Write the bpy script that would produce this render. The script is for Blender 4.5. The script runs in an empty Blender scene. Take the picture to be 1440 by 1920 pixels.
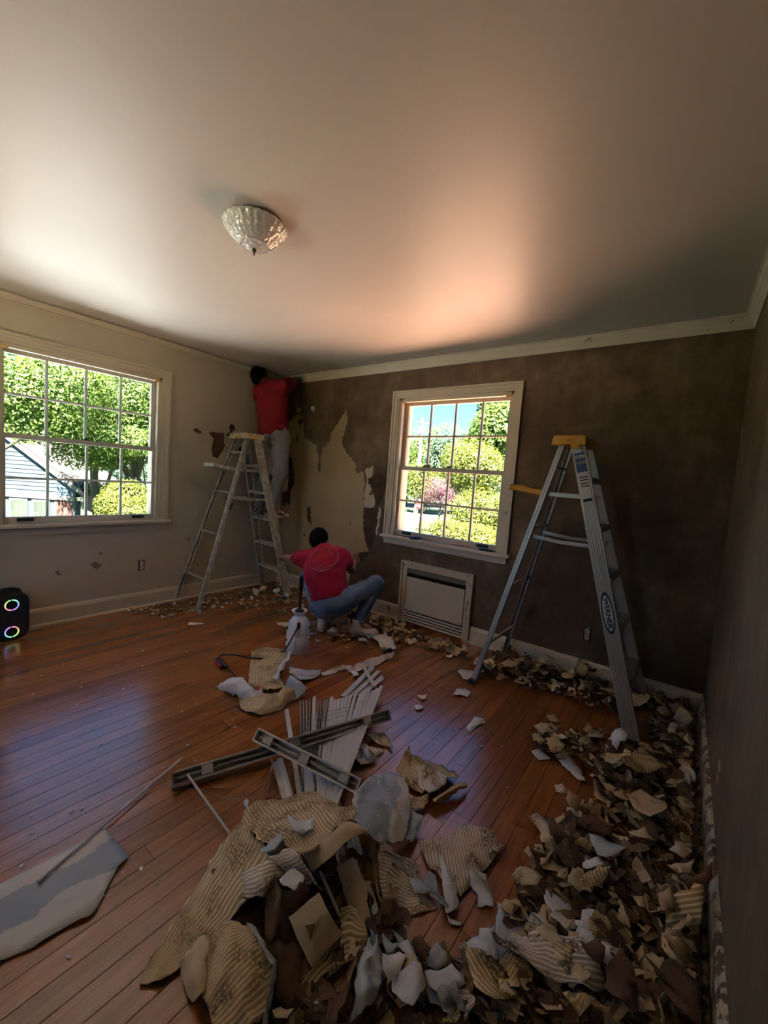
import bpy, bmesh, math, random
import numpy as np
from mathutils import Vector, Matrix, noise, geometry
from mathutils.bvhtree import BVHTree

rnd = random.Random(7)
scene = bpy.context.scene
col = scene.collection

# ------------------------------------------------------------------ camera
CAM = Vector((3.9504, -3.2174, 1.3333))
FW = Vector((-0.59320, 0.80101, -0.08003)).normalized()
RT = Vector((0.79810, 0.59808, 0.07270)).normalized()
RT = (RT - FW * RT.dot(FW)).normalized()
UP = RT.cross(FW)
FPX = 765.676
cam_data = bpy.data.cameras.new('camera')
cam_data.sensor_fit = 'VERTICAL'
cam_data.sensor_height = 36.0
cam_data.lens = FPX / 1920.0 * 36.0
cam_data.clip_start = 0.02
cam_data.clip_end = 500
cam = bpy.data.objects.new('camera', cam_data)
cam.matrix_world = Matrix((
    (RT.x, UP.x, -FW.x, CAM.x), (RT.y, UP.y, -FW.y, CAM.y),
    (RT.z, UP.z, -FW.z, CAM.z), (0, 0, 0, 1)))
col.objects.link(cam)
scene.camera = cam

# ------------------------------------------------------------------ sky, sun, exposure
world = bpy.data.worlds.new('world')
scene.world = world
world.use_nodes = True
wn = world.node_tree
wn.nodes.clear()
sky = wn.nodes.new('ShaderNodeTexSky')
sky.sky_type = 'NISHITA'
sky.sun_disc = False
sky.sun_elevation = math.radians(58)
sky.sun_rotation = math.radians(140)
sky.dust_density = 0.4
bg = wn.nodes.new('ShaderNodeBackground')
bg.inputs['Strength'].default_value = 0.21
wo = wn.nodes.new('ShaderNodeOutputWorld')
tint = wn.nodes.new('ShaderNodeMix'); tint.data_type = 'RGBA'; tint.blend_type = 'MULTIPLY'
tint.inputs[0].default_value = 1.0; tint.inputs[7].default_value = (0.42, 0.73, 1.0, 1)
wn.links.new(sky.outputs[0], tint.inputs[6])
wn.links.new(tint.outputs[2], bg.inputs[0])
wn.links.new(bg.outputs[0], wo.inputs[0])

sun_data = bpy.data.lights.new('sun', 'SUN')
sun_data.energy = 85.0
sun_data.angle = math.radians(0.6)
sun_data.color = (1.0, 0.95, 0.86)
sun = bpy.data.objects.new('sun', sun_data)
sun.rotation_euler = Vector((-0.33, 0.35, -0.93)).to_track_quat('-Z', 'Y').to_euler()
sun.location = (10, -10, 20)
col.objects.link(sun)

vs = scene.view_settings
vs.view_transform = 'Standard'
vs.look = 'None'
vs.gamma = 1.0
vs.use_curve_mapping = False
vs.exposure = 1.12
scene.cycles.use_denoising = True
scene.cycles.use_adaptive_sampling = True
scene.cycles.adaptive_threshold = 0.03
scene.cycles.max_bounces = 7
scene.cycles.diffuse_bounces = 5
scene.cycles.glossy_bounces = 4
scene.cycles.transparent_max_bounces = 16
scene.cycles.sample_clamp_indirect = 6.0
scene.cycles.caustics_reflective = False
scene.cycles.caustics_refractive = False

# ------------------------------------------------------------------ pixel -> world helpers (photo frame 1440 x 1920)
def ray(px, py):
    return FW + RT * ((px - 720) / FPX) - UP * ((py - 960) / FPX)
def on(px, py, axis, val):
    d = ray(px, py)
    return CAM + d * ((val - CAM[axis]) / d[axis])
def fl(px, py, z=0.0):
    return on(px, py, 2, z)
def bw(px, py, y=0.0):
    return on(px, py, 1, y)
def lw(px, py, x=0.0):
    return on(px, py, 0, x)
def dep(px, py, d):
    return CAM + ray(px, py) * d
def depth_of(p):
    return (Vector(p) - CAM).dot(FW)

# ------------------------------------------------------------------ mesh helpers
class MB:
    def __init__(s):
        s.v = []; s.f = []; s.m = []; s.uv = None
    def add(s, verts, faces, mi=0):
        b = len(s.v)
        s.v += [tuple(p) for p in verts]
        s.f += [tuple(b + i for i in f) for f in faces]
        s.m += [mi] * len(faces)
        return s
    def box(s, a, b, mi=0):
        x0, y0, z0 = [min(a[i], b[i]) for i in range(3)]
        x1, y1, z1 = [max(a[i], b[i]) for i in range(3)]
        v = [(x0,y0,z0),(x1,y0,z0),(x1,y1,z0),(x0,y1,z0),(x0,y0,z1),(x1,y0,z1),(x1,y1,z1),(x0,y1,z1)]
        f = [(0,3,2,1),(4,5,6,7),(0,1,5,4),(1,2,6,5),(2,3,7,6),(3,0,4,7)]
        return s.add(v, f, mi)
    def bar(s, p, q, w, h, side, mi=0, c=0.0):
        """beam from p to q; w along side, h along the third axis"""
        p = Vector(p); q = Vector(q); d = (q - p).normalized()
        sd = Vector(side); sd = (sd - d * sd.dot(d)).normalized(); t = d.cross(sd)
        if c > 0:
            ring = [(-w/2+c,-h/2),(w/2-c,-h/2),(w/2,-h/2+c),(w/2,h/2-c),(w/2-c,h/2),(-w/2+c,h/2),(-w/2,h/2-c),(-w/2,-h/2+c)]
        else:
            ring = [(-w/2,-h/2),(w/2,-h/2),(w/2,h/2),(-w/2,h/2)]
        return s.extrude(ring, p, q, sd, t, mi)
    def extrude(s, ring, p, q, sd, t, mi=0):
        p = Vector(p); q = Vector(q); sd = Vector(sd); t = Vector(t)
        n = len(ring)
        v = [p + sd * a + t * b for a, b in ring] + [q + sd * a + t * b for a, b in ring]
        f = [tuple(range(n))[::-1], tuple(range(n, 2 * n))]
        f += [(i, (i + 1) % n, n + (i + 1) % n, n + i) for i in range(n)]
        return s.add(v, f, mi)
    def tube(s, pts, r, n=8, mi=0, cap=True):
        pts = [Vector(p) for p in pts]
        rs = r if isinstance(r, (list, tuple)) else [r] * len(pts)
        up = Vector((0.13, 0.27, 0.95))
        v = []; prev = None
        for i, p in enumerate(pts):
            d = (pts[min(i + 1, len(pts) - 1)] - pts[max(i - 1, 0)]).normalized()
            if prev is None:
                a = d.cross(up)
                if a.length < 1e-3: a = d.cross(Vector((1, 0, 0)))
            else:
                a = prev - d * prev.dot(d)
            a.normalize(); prev = a; b = d.cross(a)
            for k in range(n):
                t = 2 * math.pi * k / n
                v.append(p + (a * math.cos(t) + b * math.sin(t)) * rs[i])
        f = []
        for i in range(len(pts) - 1):
            for k in range(n):
                f.append((i*n+k, i*n+(k+1)%n, (i+1)*n+(k+1)%n, (i+1)*n+k))
        if cap:
            f.append(tuple(range(n))[::-1]); f.append(tuple(range((len(pts)-1)*n, len(pts)*n)))
        return s.add(v, f, mi)
    def lathe(s, prof, c, n=24, axis=None, mi=0, flute=0.0, nf=0):
        c = Vector(c)
        ax = Vector(axis or (0, 0, 1)).normalized()
        a = ax.orthogonal().normalized(); b = ax.cross(a)
        v = []; f = []
        for r, h in prof:
            for k in range(n):
                t = 2 * math.pi * k / n
                rr = r * (1 + flute * math.cos(nf * t)) if nf else r
                v.append(c + ax * h + (a * math.cos(t) + b * math.sin(t)) * rr)
        for i in range(len(prof) - 1):
            for k in range(n):
                f.append((i*n+k, i*n+(k+1)%n, (i+1)*n+(k+1)%n, (i+1)*n+k))
        f.append(tuple(range(n))[::-1]); f.append(tuple(range((len(prof)-1)*n, len(prof)*n)))
        return s.add(v, f, mi)

WLOC = {}
def obj(name, mb, mats, parent=None, loc=None, smooth=False, uv=None, bevel=0):
    """link one mesh object; verts are given in world space and stored relative to parent / loc"""
    org = Vector(loc) if loc is not None else Vector((0, 0, 0))
    base = WLOC[parent.name] if parent is not None else Vector((0, 0, 0))
    if parent is not None and loc is None:
        org = base
    me = bpy.data.meshes.new(name)
    me.from_pydata([tuple(Vector(p) - org) for p in mb.v], [], mb.f)
    ms = mats if isinstance(mats, (list, tuple)) else [mats]
    for m in ms:
        me.materials.append(m)
    if len(ms) > 1:
        me.polygons.foreach_set('material_index', mb.m)
    if uv is not None:
        ul = me.uv_layers.new(name='UVMap')
        for lp in me.loops:
            ul.data[lp.index].uv = uv[lp.vertex_index]
    if smooth:
        me.polygons.foreach_set('use_smooth', [True] * len(me.polygons))
        if smooth != 'all':
            try: me.set_sharp_from_angle(angle=math.radians(40))
            except Exception: pass
    me.update()
    o = bpy.data.objects.new(name, me)
    col.objects.link(o)
    if parent is not None:
        o.parent = parent
        o.location = org - base
    else:
        o.location = org
    WLOC[o.name] = org
    if bevel:
        b = o.modifiers.new('bevel', 'BEVEL'); b.width = bevel; b.segments = 2; b.limit_method = 'ANGLE'
    return o
def tag(o, label=None, cat=None, group=None, kind=None):
    if label: o['label'] = label
    if cat: o['category'] = cat
    if group: o['group'] = group
    if kind: o['kind'] = kind
    return o
def thing(name, label, cat, loc, group=None):
    o = bpy.data.objects.new(name, None)
    o.empty_display_size = 0.1
    o.location = loc
    col.objects.link(o)
    WLOC[o.name] = Vector(loc)
    return tag(o, label, cat, group)
def struct(name, mb, m, label, cat, **k):
    return tag(obj(name, mb, m, **k), label, cat, None, 'structure')
def text_obj(name, s, size, mat_, parent, origin, xdir, ydir, sx=1.0, bold=0.0, align='CENTER'):
    cu = bpy.data.curves.new(name, 'FONT')
    cu.body = s; cu.size = size; cu.extrude = 0.0003; cu.offset = bold
    cu.align_x = align; cu.align_y = 'CENTER'
    tmp = bpy.data.objects.new(name + '_outline', cu); col.objects.link(tmp)
    bpy.context.view_layer.update()
    me = bpy.data.meshes.new_from_object(tmp.evaluated_get(bpy.context.evaluated_depsgraph_get()))
    bpy.data.objects.remove(tmp); bpy.data.curves.remove(cu)
    me.name = name; me.materials.clear(); me.materials.append(mat_)
    o = bpy.data.objects.new(name, me); col.objects.link(o)
    x = Vector(xdir).normalized(); y = Vector(ydir); y = (y - x * y.dot(x)).normalized(); z = x.cross(y)
    base = WLOC[parent.name]
    p = Vector(origin) - base
    M_ = Matrix(((x.x * sx, y.x, z.x, p.x), (x.y * sx, y.y, z.y, p.y), (x.z * sx, y.z, z.z, p.z), (0, 0, 0, 1)))
    o.parent = parent
    o.matrix_local = M_
    WLOC[o.name] = Vector(origin)
    return o

# ------------------------------------------------------------------ materials
def new_mat(name):
    m = bpy.data.materials.new(name); m.use_nodes = True
    nt = m.node_tree; nt.nodes.clear()
    out = nt.nodes.new('ShaderNodeOutputMaterial')
    bs = nt.nodes.new('ShaderNodeBsdfPrincipled')
    nt.links.new(bs.outputs[0], out.inputs[0])
    return m, nt, bs, out
def N(nt, t, **k):
    n = nt.nodes.new(t)
    for a, b in k.items():
        if hasattr(n, a): setattr(n, a, b)
        else: n.inputs[a.replace('_', ' ')].default_value = b
    return n
def ramp(nt, fac, stops, interp='LINEAR'):
    r = nt.nodes.new('ShaderNodeValToRGB'); r.color_ramp.interpolation = interp
    e = r.color_ramp.elements
    while len(e) > 1: e.remove(e[-1])
    for i, (p, c) in enumerate(stops):
        el = e[0] if i == 0 else e.new(p)
        el.position = p
        el.color = (c[0], c[1], c[2], 1) if isinstance(c, (tuple, list)) else (c, c, c, 1)
    nt.links.new(fac, r.inputs[0])
    return r.outputs[0]
def mixc(nt, fac, a, b, mode='MIX'):
    m = nt.nodes.new('ShaderNodeMix'); m.data_type = 'RGBA'; m.blend_type = mode
    for s, v in ((m.inputs[0], fac), (m.inputs[6], a), (m.inputs[7], b)):
        if hasattr(v, 'is_linked') or hasattr(v, 'links'): nt.links.new(v, s)
        elif isinstance(v, (int, float)): s.default_value = v
        else: s.default_value = (v[0], v[1], v[2], 1)
    return m.outputs[2]
def coords(nt, which='Object', scale=(1, 1, 1), rot=(0, 0, 0)):
    tc = nt.nodes.new('ShaderNodeTexCoord'); mp = nt.nodes.new('ShaderNodeMapping')
    mp.inputs['Scale'].default_value = scale; mp.inputs['Rotation'].default_value = rot
    nt.links.new(tc.outputs[which], mp.inputs[0])
    return mp.outputs[0]
def noise_n(nt, vec, scale, detail=4, rough=0.55, dist=0):
    n = N(nt, 'ShaderNodeTexNoise'); n.inputs['Scale'].default_value = scale
    n.inputs['Detail'].default_value = detail; n.inputs['Roughness'].default_value = rough
    n.inputs['Distortion'].default_value = dist
    nt.links.new(vec, n.inputs['Vector'])
    return n.outputs[0]
def bumpit(nt, bs, h, strength, dist=0.01):
    b = N(nt, 'ShaderNodeBump'); b.inputs['Strength'].default_value = strength; b.inputs['Distance'].default_value = dist
    nt.links.new(h, b.inputs['Height']); nt.links.new(b.outputs[0], bs.inputs['Normal'])
def mat(name, c, rough=0.6, metal=0.0, c2=None, vs_=6.0, lo=0.35, hi=0.65, bump=0.0, bs_=40.0, spec=0.5, stretch=(1, 1, 1), which='Object', detail=4, coat=0.0, trans=0.0):
    m, nt, bs, out = new_mat(name)
    bs.inputs['Roughness'].default_value = rough
    bs.inputs['Metallic'].default_value = metal
    bs.inputs['Specular IOR Level'].default_value = spec
    bs.inputs['Coat Weight'].default_value = coat
    bs.inputs['Transmission Weight'].default_value = trans
    bs.inputs['Base Color'].default_value = (*c, 1)
    if c2 or bump:
        v = coords(nt, which, stretch)
    if c2:
        nt.links.new(ramp(nt, noise_n(nt, v, vs_, detail), [(lo, c), (hi, c2)]), bs.inputs['Base Color'])
    if bump:
        bumpit(nt, bs, noise_n(nt, v, bs_, 5), bump)
    return m
def emit(name, c, s):
    m, nt, bs, out = new_mat(name)
    bs.inputs['Base Color'].default_value = (0, 0, 0, 1)
    bs.inputs['Emission Color'].default_value = (*c, 1); bs.inputs['Emission Strength'].default_value = s
    return m

M = {}
# ceiling: satin paint with faint roller texture
m, nt, bs, out = new_mat('ceiling_paint')
v = coords(nt)
nt.links.new(ramp(nt, noise_n(nt, v, 1.3, 3), [(0.3, (0.545, 0.505, 0.45)), (0.7, (0.585, 0.545, 0.49))]), bs.inputs['Base Color'])
bs.inputs['Roughness'].default_value = 0.43
bs.inputs['Specular IOR Level'].default_value = 0.38
bumpit(nt, bs, noise_n(nt, v, 9, 4), 0.05, 0.01)
M['ceiling'] = m
# painted left wall
m, nt, bs, out = new_mat('cream_wall_paint')
v = coords(nt)
a = ramp(nt, noise_n(nt, v, 1.6, 5), [(0.3, (0.42, 0.36, 0.26)), (0.7, (0.475, 0.415, 0.31))])
b = ramp(nt, noise_n(nt, v, 26, 3), [(0.70, (1, 1, 1)), (0.74, (0.72, 0.66, 0.56))])
nt.links.new(mixc(nt, 0.5, a, b, 'MULTIPLY'), bs.inputs['Base Color'])
bs.inputs['Roughness'].default_value = 0.62
bumpit(nt, bs, noise_n(nt, v, 30, 4), 0.08, 0.004)
M['wall_cream'] = m
# bare brown plaster with adhesive stains
def plaster(name, ca, cb, cc, vert):
    m, nt, bs, out = new_mat(name)
    v = coords(nt)
    a = ramp(nt, noise_n(nt, v, 1.7, 6, 0.6, 0.4), [(0.34, ca), (0.50, cb), (0.64, cc)])
    v2 = coords(nt, 'Object', vert)
    b = ramp(nt, noise_n(nt, v2, 5, 5, 0.6), [(0.35, (0.78, 0.77, 0.76)), (0.62, (1, 1, 1)), (0.78, (1.2, 1.17, 1.12))])
    d = ramp(nt, noise_n(nt, v, 7.5, 8, 0.7, 0.8), [(0.36, (0.80, 0.78, 0.76)), (0.55, (1, 1, 1)), (0.72, (1.28, 1.25, 1.2))])
    nt.links.new(mixc(nt, 0.8, mixc(nt, 0.9, a, d, 'MULTIPLY'), b, 'MULTIPLY'), bs.inputs['Base Color'])
    bs.inputs['Roughness'].default_value = 0.60
    bs.inputs['Specular IOR Level'].default_value = 0.35
    bumpit(nt, bs, noise_n(nt, v, 22, 6), 0.15, 0.004)
    return m
M['wall_brown'] = plaster('brown_bare_plaster', (0.115, 0.069, 0.038), (0.165, 0.105, 0.061), (0.235, 0.158, 0.097), (2.5, 2.5, 0.9))
M['wall_grey'] = plaster('grey_brown_plaster', (0.165, 0.118, 0.073), (0.205, 0.151, 0.098), (0.25, 0.19, 0.127), (3.0, 3.0, 0.35))
M['paper_old'] = mat('aged_yellow_paper', (0.43, 0.315, 0.165), 0.7, c2=(0.49, 0.375, 0.21), vs_=2.2, bump=0.06, bs_=25)
M['paper_white'] = mat('pale_paper_layer', (0.60, 0.50, 0.36), 0.75, c2=(0.52, 0.42, 0.28), vs_=6)
M['torn_brown'] = mat('dark_brown_torn_paper', (0.070, 0.030, 0.015), 0.8, c2=(0.11, 0.05, 0.026), vs_=9, bump=0.2, bs_=30)
M['torn_grey'] = mat('grey_scuffed_patch', (0.20, 0.17, 0.12), 0.8, c2=(0.27, 0.23, 0.17), vs_=12)
# painted woodwork
def trimmat(name, a, b, worn=(0.22, 0.16, 0.09), lo=0.66):
    m, nt, bs, out = new_mat(name)
    v = coords(nt)
    base = ramp(nt, noise_n(nt, v, 3, 4), [(0.3, a), (0.7, b)])
    w = ramp(nt, noise_n(nt, v, 17, 6, 0.65), [(lo, 0.0), (lo + 0.05, 1.0)])
    nt.links.new(mixc(nt, w, base, worn), bs.inputs['Base Color'])
    bs.inputs['Roughness'].default_value = 0.42
    bumpit(nt, bs, noise_n(nt, v, 35, 4), 0.06, 0.003)
    return m
M['trim'] = trimmat('ivory_trim_paint', (0.62, 0.54, 0.42), (0.68, 0.60, 0.48))
M['trim_worn'] = trimmat('chipped_baseboard_paint', (0.60, 0.52, 0.38), (0.66, 0.58, 0.44), (0.16, 0.11, 0.06), 0.60)
M['trim_flaking'] = trimmat('flaking_baseboard_paint', (0.58, 0.51, 0.38), (0.64, 0.57, 0.44), (0.14, 0.095, 0.055), 0.50)
M['trim_cream'] = trimmat('cream_trim_paint', (0.50, 0.43, 0.31), (0.55, 0.48, 0.36), lo=0.72)
M['sash'] = trimmat('weathered_sash_paint', (0.50, 0.44, 0.36), (0.56, 0.50, 0.41), (0.25, 0.2, 0.14), 0.64)
M['black'] = mat('black_metal', (0.012, 0.012, 0.013), 0.4)
M['brass'] = mat('raw_brass_wood', (0.55, 0.28, 0.08), 0.45, c2=(0.7, 0.45, 0.2), vs_=30)
M['dark'] = mat('dark_void', (0.01, 0.009, 0.008), 0.9)
M['exterior_wall'] = mat('exterior_wall_paint', (0.6, 0.58, 0.55), 0.8)
# window glass
m = bpy.data.materials.new('window_glass'); m.use_nodes = True
nt = m.node_tree; nt.nodes.clear()
out = nt.nodes.new('ShaderNodeOutputMaterial'); tr = nt.nodes.new('ShaderNodeBsdfTransparent'); gl = nt.nodes.new('ShaderNodeBsdfGlossy')
gl.inputs['Roughness'].default_value = 0.02; tr.inputs[0].default_value = (0.98, 0.985, 0.98, 1)
lwn = nt.nodes.new('ShaderNodeLayerWeight'); lwn.inputs[0].default_value = 0.12
mx = nt.nodes.new('ShaderNodeMixShader')
nt.links.new(lwn.outputs['Fresnel'], mx.inputs[0]); nt.links.new(tr.outputs[0], mx.inputs[1]); nt.links.new(gl.outputs[0], mx.inputs[2])
nt.links.new(mx.outputs[0], out.inputs[0])
M['glass'] = m
# oak strip floor
m, nt, bs, out = new_mat('red_oak_floor')
tc = nt.nodes.new('ShaderNodeTexCoord'); oi = nt.nodes.new('ShaderNodeObjectInfo')
cm = nt.nodes.new('ShaderNodeCombineXYZ')
ml = N(nt, 'ShaderNodeMath', operation='MULTIPLY'); ml.inputs[1].default_value = 37.0
nt.links.new(oi.outputs['Random'], ml.inputs[0]); nt.links.new(ml.outputs[0], cm.inputs[2]); nt.links.new(ml.outputs[0], cm.inputs[1])
va = N(nt, 'ShaderNodeVectorMath', operation='ADD')
nt.links.new(tc.outputs['Object'], va.inputs[0]); nt.links.new(cm.outputs[0], va.inputs[1])
mp = nt.nodes.new('ShaderNodeMapping'); mp.inputs['Scale'].default_value = (26, 1.4, 1)
nt.links.new(va.outputs[0], mp.inputs[0])
g = noise_n(nt, mp.outputs[0], 2.2, 8, 0.62, 0.6)
grain = ramp(nt, g, [(0.22, (0.185, 0.062, 0.016)), (0.48, (0.27, 0.098, 0.026)), (0.72, (0.35, 0.142, 0.040))])
tint = ramp(nt, oi.outputs['Random'], [(0.0, (0.80, 0.74, 0.68)), (0.5, (1.0, 1.0, 1.0)), (1.0, (1.16, 1.12, 1.0))])
nt.links.new(mixc(nt, 1.0, grain, tint, 'MULTIPLY'), bs.inputs['Base Color'])
rr = ramp(nt, g, [(0.3, 0.27), (0.7, 0.20)])
nt.links.new(rr, bs.inputs['Roughness'])
bs.inputs['Specular IOR Level'].default_value = 0.9
bs.inputs['Coat Weight'].default_value = 0.45
bs.inputs['Coat Roughness'].default_value = 0.22
bumpit(nt, bs, g, 0.07, 0.0025)
M['oak'] = m
# ------------------------------------------------------------------ room shell
W = 4.153; H = 2.44; YB = -4.35          # room: x 0..W, y YB..0, z 0..H
T = 0.20
def wall_with_hole(name, axis, label, m, u0, u1, hole, fix, out_dir):
    """wall in plane axis=fix, spanning u0..u1, with a window hole (ua, ub, za, zb)"""
    ua, ub, za, zb = hole
    mb = MB()
    for a, b, c, d in ((u0, ua, 0, H), (ub, u1, 0, H), (ua, ub, 0, za), (ua, ub, zb, H)):
        if axis == 1: mb.box((a, fix, c), (b, fix + out_dir * T, d))
        else: mb.box((fix, a, c), (fix + out_dir * T, b, d))
    return struct(name, mb, m, label, 'wall')
WIN2 = (1.662, 2.764, 0.805, 2.10)
WIN1 = (-2.535, -1.418, 0.805, 2.10)
wall_back = wall_with_hole('wall_back', 1, 'bare brown plaster wall around the window over the wall heater', M['wall_brown'], -T, W + T, WIN2, 0.0, 1)
wall_left = wall_with_hole('wall_left', 0, 'cream painted wall with scuffed patches around the wide window', M['wall_cream'], YB - T, 0.0, WIN1, 0.0, -1)
wall_right = struct('wall_right', MB().box((W, YB - T, 0), (W + T, 0, H)), M['wall_grey'], 'bare grey-brown plaster wall beside the deepest paper debris', 'wall')
FILL_WIN = (0.7, 2.0, 0.805, 2.10)  # extra unseen window, added to let more daylight into the room
wall_front = wall_with_hole('wall_front', 1, 'cream painted wall behind the viewpoint', M['wall_cream'], 0.0, W, FILL_WIN, YB, -1)
ceiling = struct('ceiling', MB().box((-T, YB - T, H), (W + T, T, H + 0.15)), M['ceiling'], 'satin off-white ceiling reflecting the window light', 'ceiling')

# floor: sub floor plus separate oak strips running towards the back wall
floor = struct('floor', MB().box((-T, YB - T, -0.12), (W + T, T, -0.012)), M['dark'], 'glossy reddish oak strip floor strewn with paper', 'floor')
pw = 0.0753
nstrip = int(math.ceil(W / pw))
ri = random.Random(3)
for i in range(nstrip):
    x0 = i * pw; x1 = min(W, x0 + pw)
    y = YB; first = True
    while y < -0.001:
        L = ri.uniform(0.5, 1.3) if first else ri.uniform(1.0, 2.4)
        first = False
        y1 = min(0.0, y + L)
        if -y1 < 0.35: y1 = 0.0
        g = 0.0005
        zt = -0.0002 * ri.random()
        mb = MB()
        c = 0.0007
        a0, a1, b0, b1 = x0 + g, x1 - g, y + g, y1 - g
        mb.add([(a0, b0, -0.018), (a1, b0, -0.018), (a1, b1, -0.018), (a0, b1, -0.018),
                (a0, b0, zt - c), (a1, b0, zt - c), (a1, b1, zt - c), (a0, b1, zt - c),
                (a0 + c, b0 + c, zt), (a1 - c, b0 + c, zt), (a1 - c, b1 - c, zt), (a0 + c, b1 - c, zt)],
               [(0, 3, 2, 1), (0, 1, 5, 4), (1, 2, 6, 5), (2, 3, 7, 6), (3, 0, 4, 7),
                (4, 5, 9, 8), (5, 6, 10, 9), (6, 7, 11, 10), (7, 4, 8, 11), (8, 9, 10, 11)])
        obj('plank', mb, M['oak'], floor)
        y = y1

# trims ---------------------------------------------------------------
def profile_run(name, prof, p, q, outv, m, label, cat, worn=False):
    """sweep a (out, up) profile from p to q; out = direction into the room"""
    mb = MB().extrude(prof, p, q, outv, (0, 0, 1))
    return struct(name, mb, m, label, cat)
base_prof = [(0, 0), (0.019, 0), (0.019, 0.112), (0.016, 0.118), (0.014, 0.128), (0.008, 0.137), (0, 0.139)]
shoe_prof = [(0.019, 0), (0.034, 0), (0.033, 0.008), (0.029, 0.014), (0.019, 0.018)]
def baseboard(name, segs, outv, m, label):
    mb = MB()
    for p, q in segs:
        mb.extrude(base_prof, p, q, outv, (0, 0, 1)); mb.extrude(shoe_prof, p, q, outv, (0, 0, 1))
    return struct(name, mb, m, label, 'baseboard')
HX0, HX1 = 1.842, 2.575     # wall heater, left and right
baseboard('baseboard_back', [((0, 0, 0), (HX0, 0, 0)), ((HX1, 0, 0), (W, 0, 0))], (0, -1, 0), M['trim_worn'], 'chipped ivory baseboard either side of the wall heater')
baseboard('baseboard_left', [((0, YB, 0), (0, 0, 0))], (1, 0, 0), M['trim_cream'], 'cream baseboard under the wide window')
baseboard('baseboard_right', [((W, YB, 0), (W, 0, 0))], (-1, 0, 0), M['trim_flaking'], 'flaking white baseboard beside the deep paper debris')
crown = [(0, 0), (0, -0.078), (0.006, -0.080), (0.012, -0.070), (0.016, -0.052), (0.028, -0.034), (0.040, -0.022), (0.043, -0.010), (0.052, -0.008), (0.052, 0)]
profile_run('trim_1', crown, (0, 0, H), (W, 0, H), (0, -1, 0), M['trim'], 'white crown moulding above the brown window wall', 'moulding')
profile_run('trim_2', crown, (W, YB, H), (W, 0, H), (-1, 0, 0), M['trim'], 'white crown moulding above the grey-brown side wall', 'moulding')
crown2 = [(0, 0), (0, -0.040), (0.010, -0.038), (0.018, -0.022), (0.030, -0.010), (0.030, 0)]
profile_run('trim_3', crown2, (0, YB, H - 0.006), (0, 0, H - 0.006), (1, 0, 0), M['trim_cream'], 'narrow cream moulding above the wide window', 'moulding')

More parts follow.
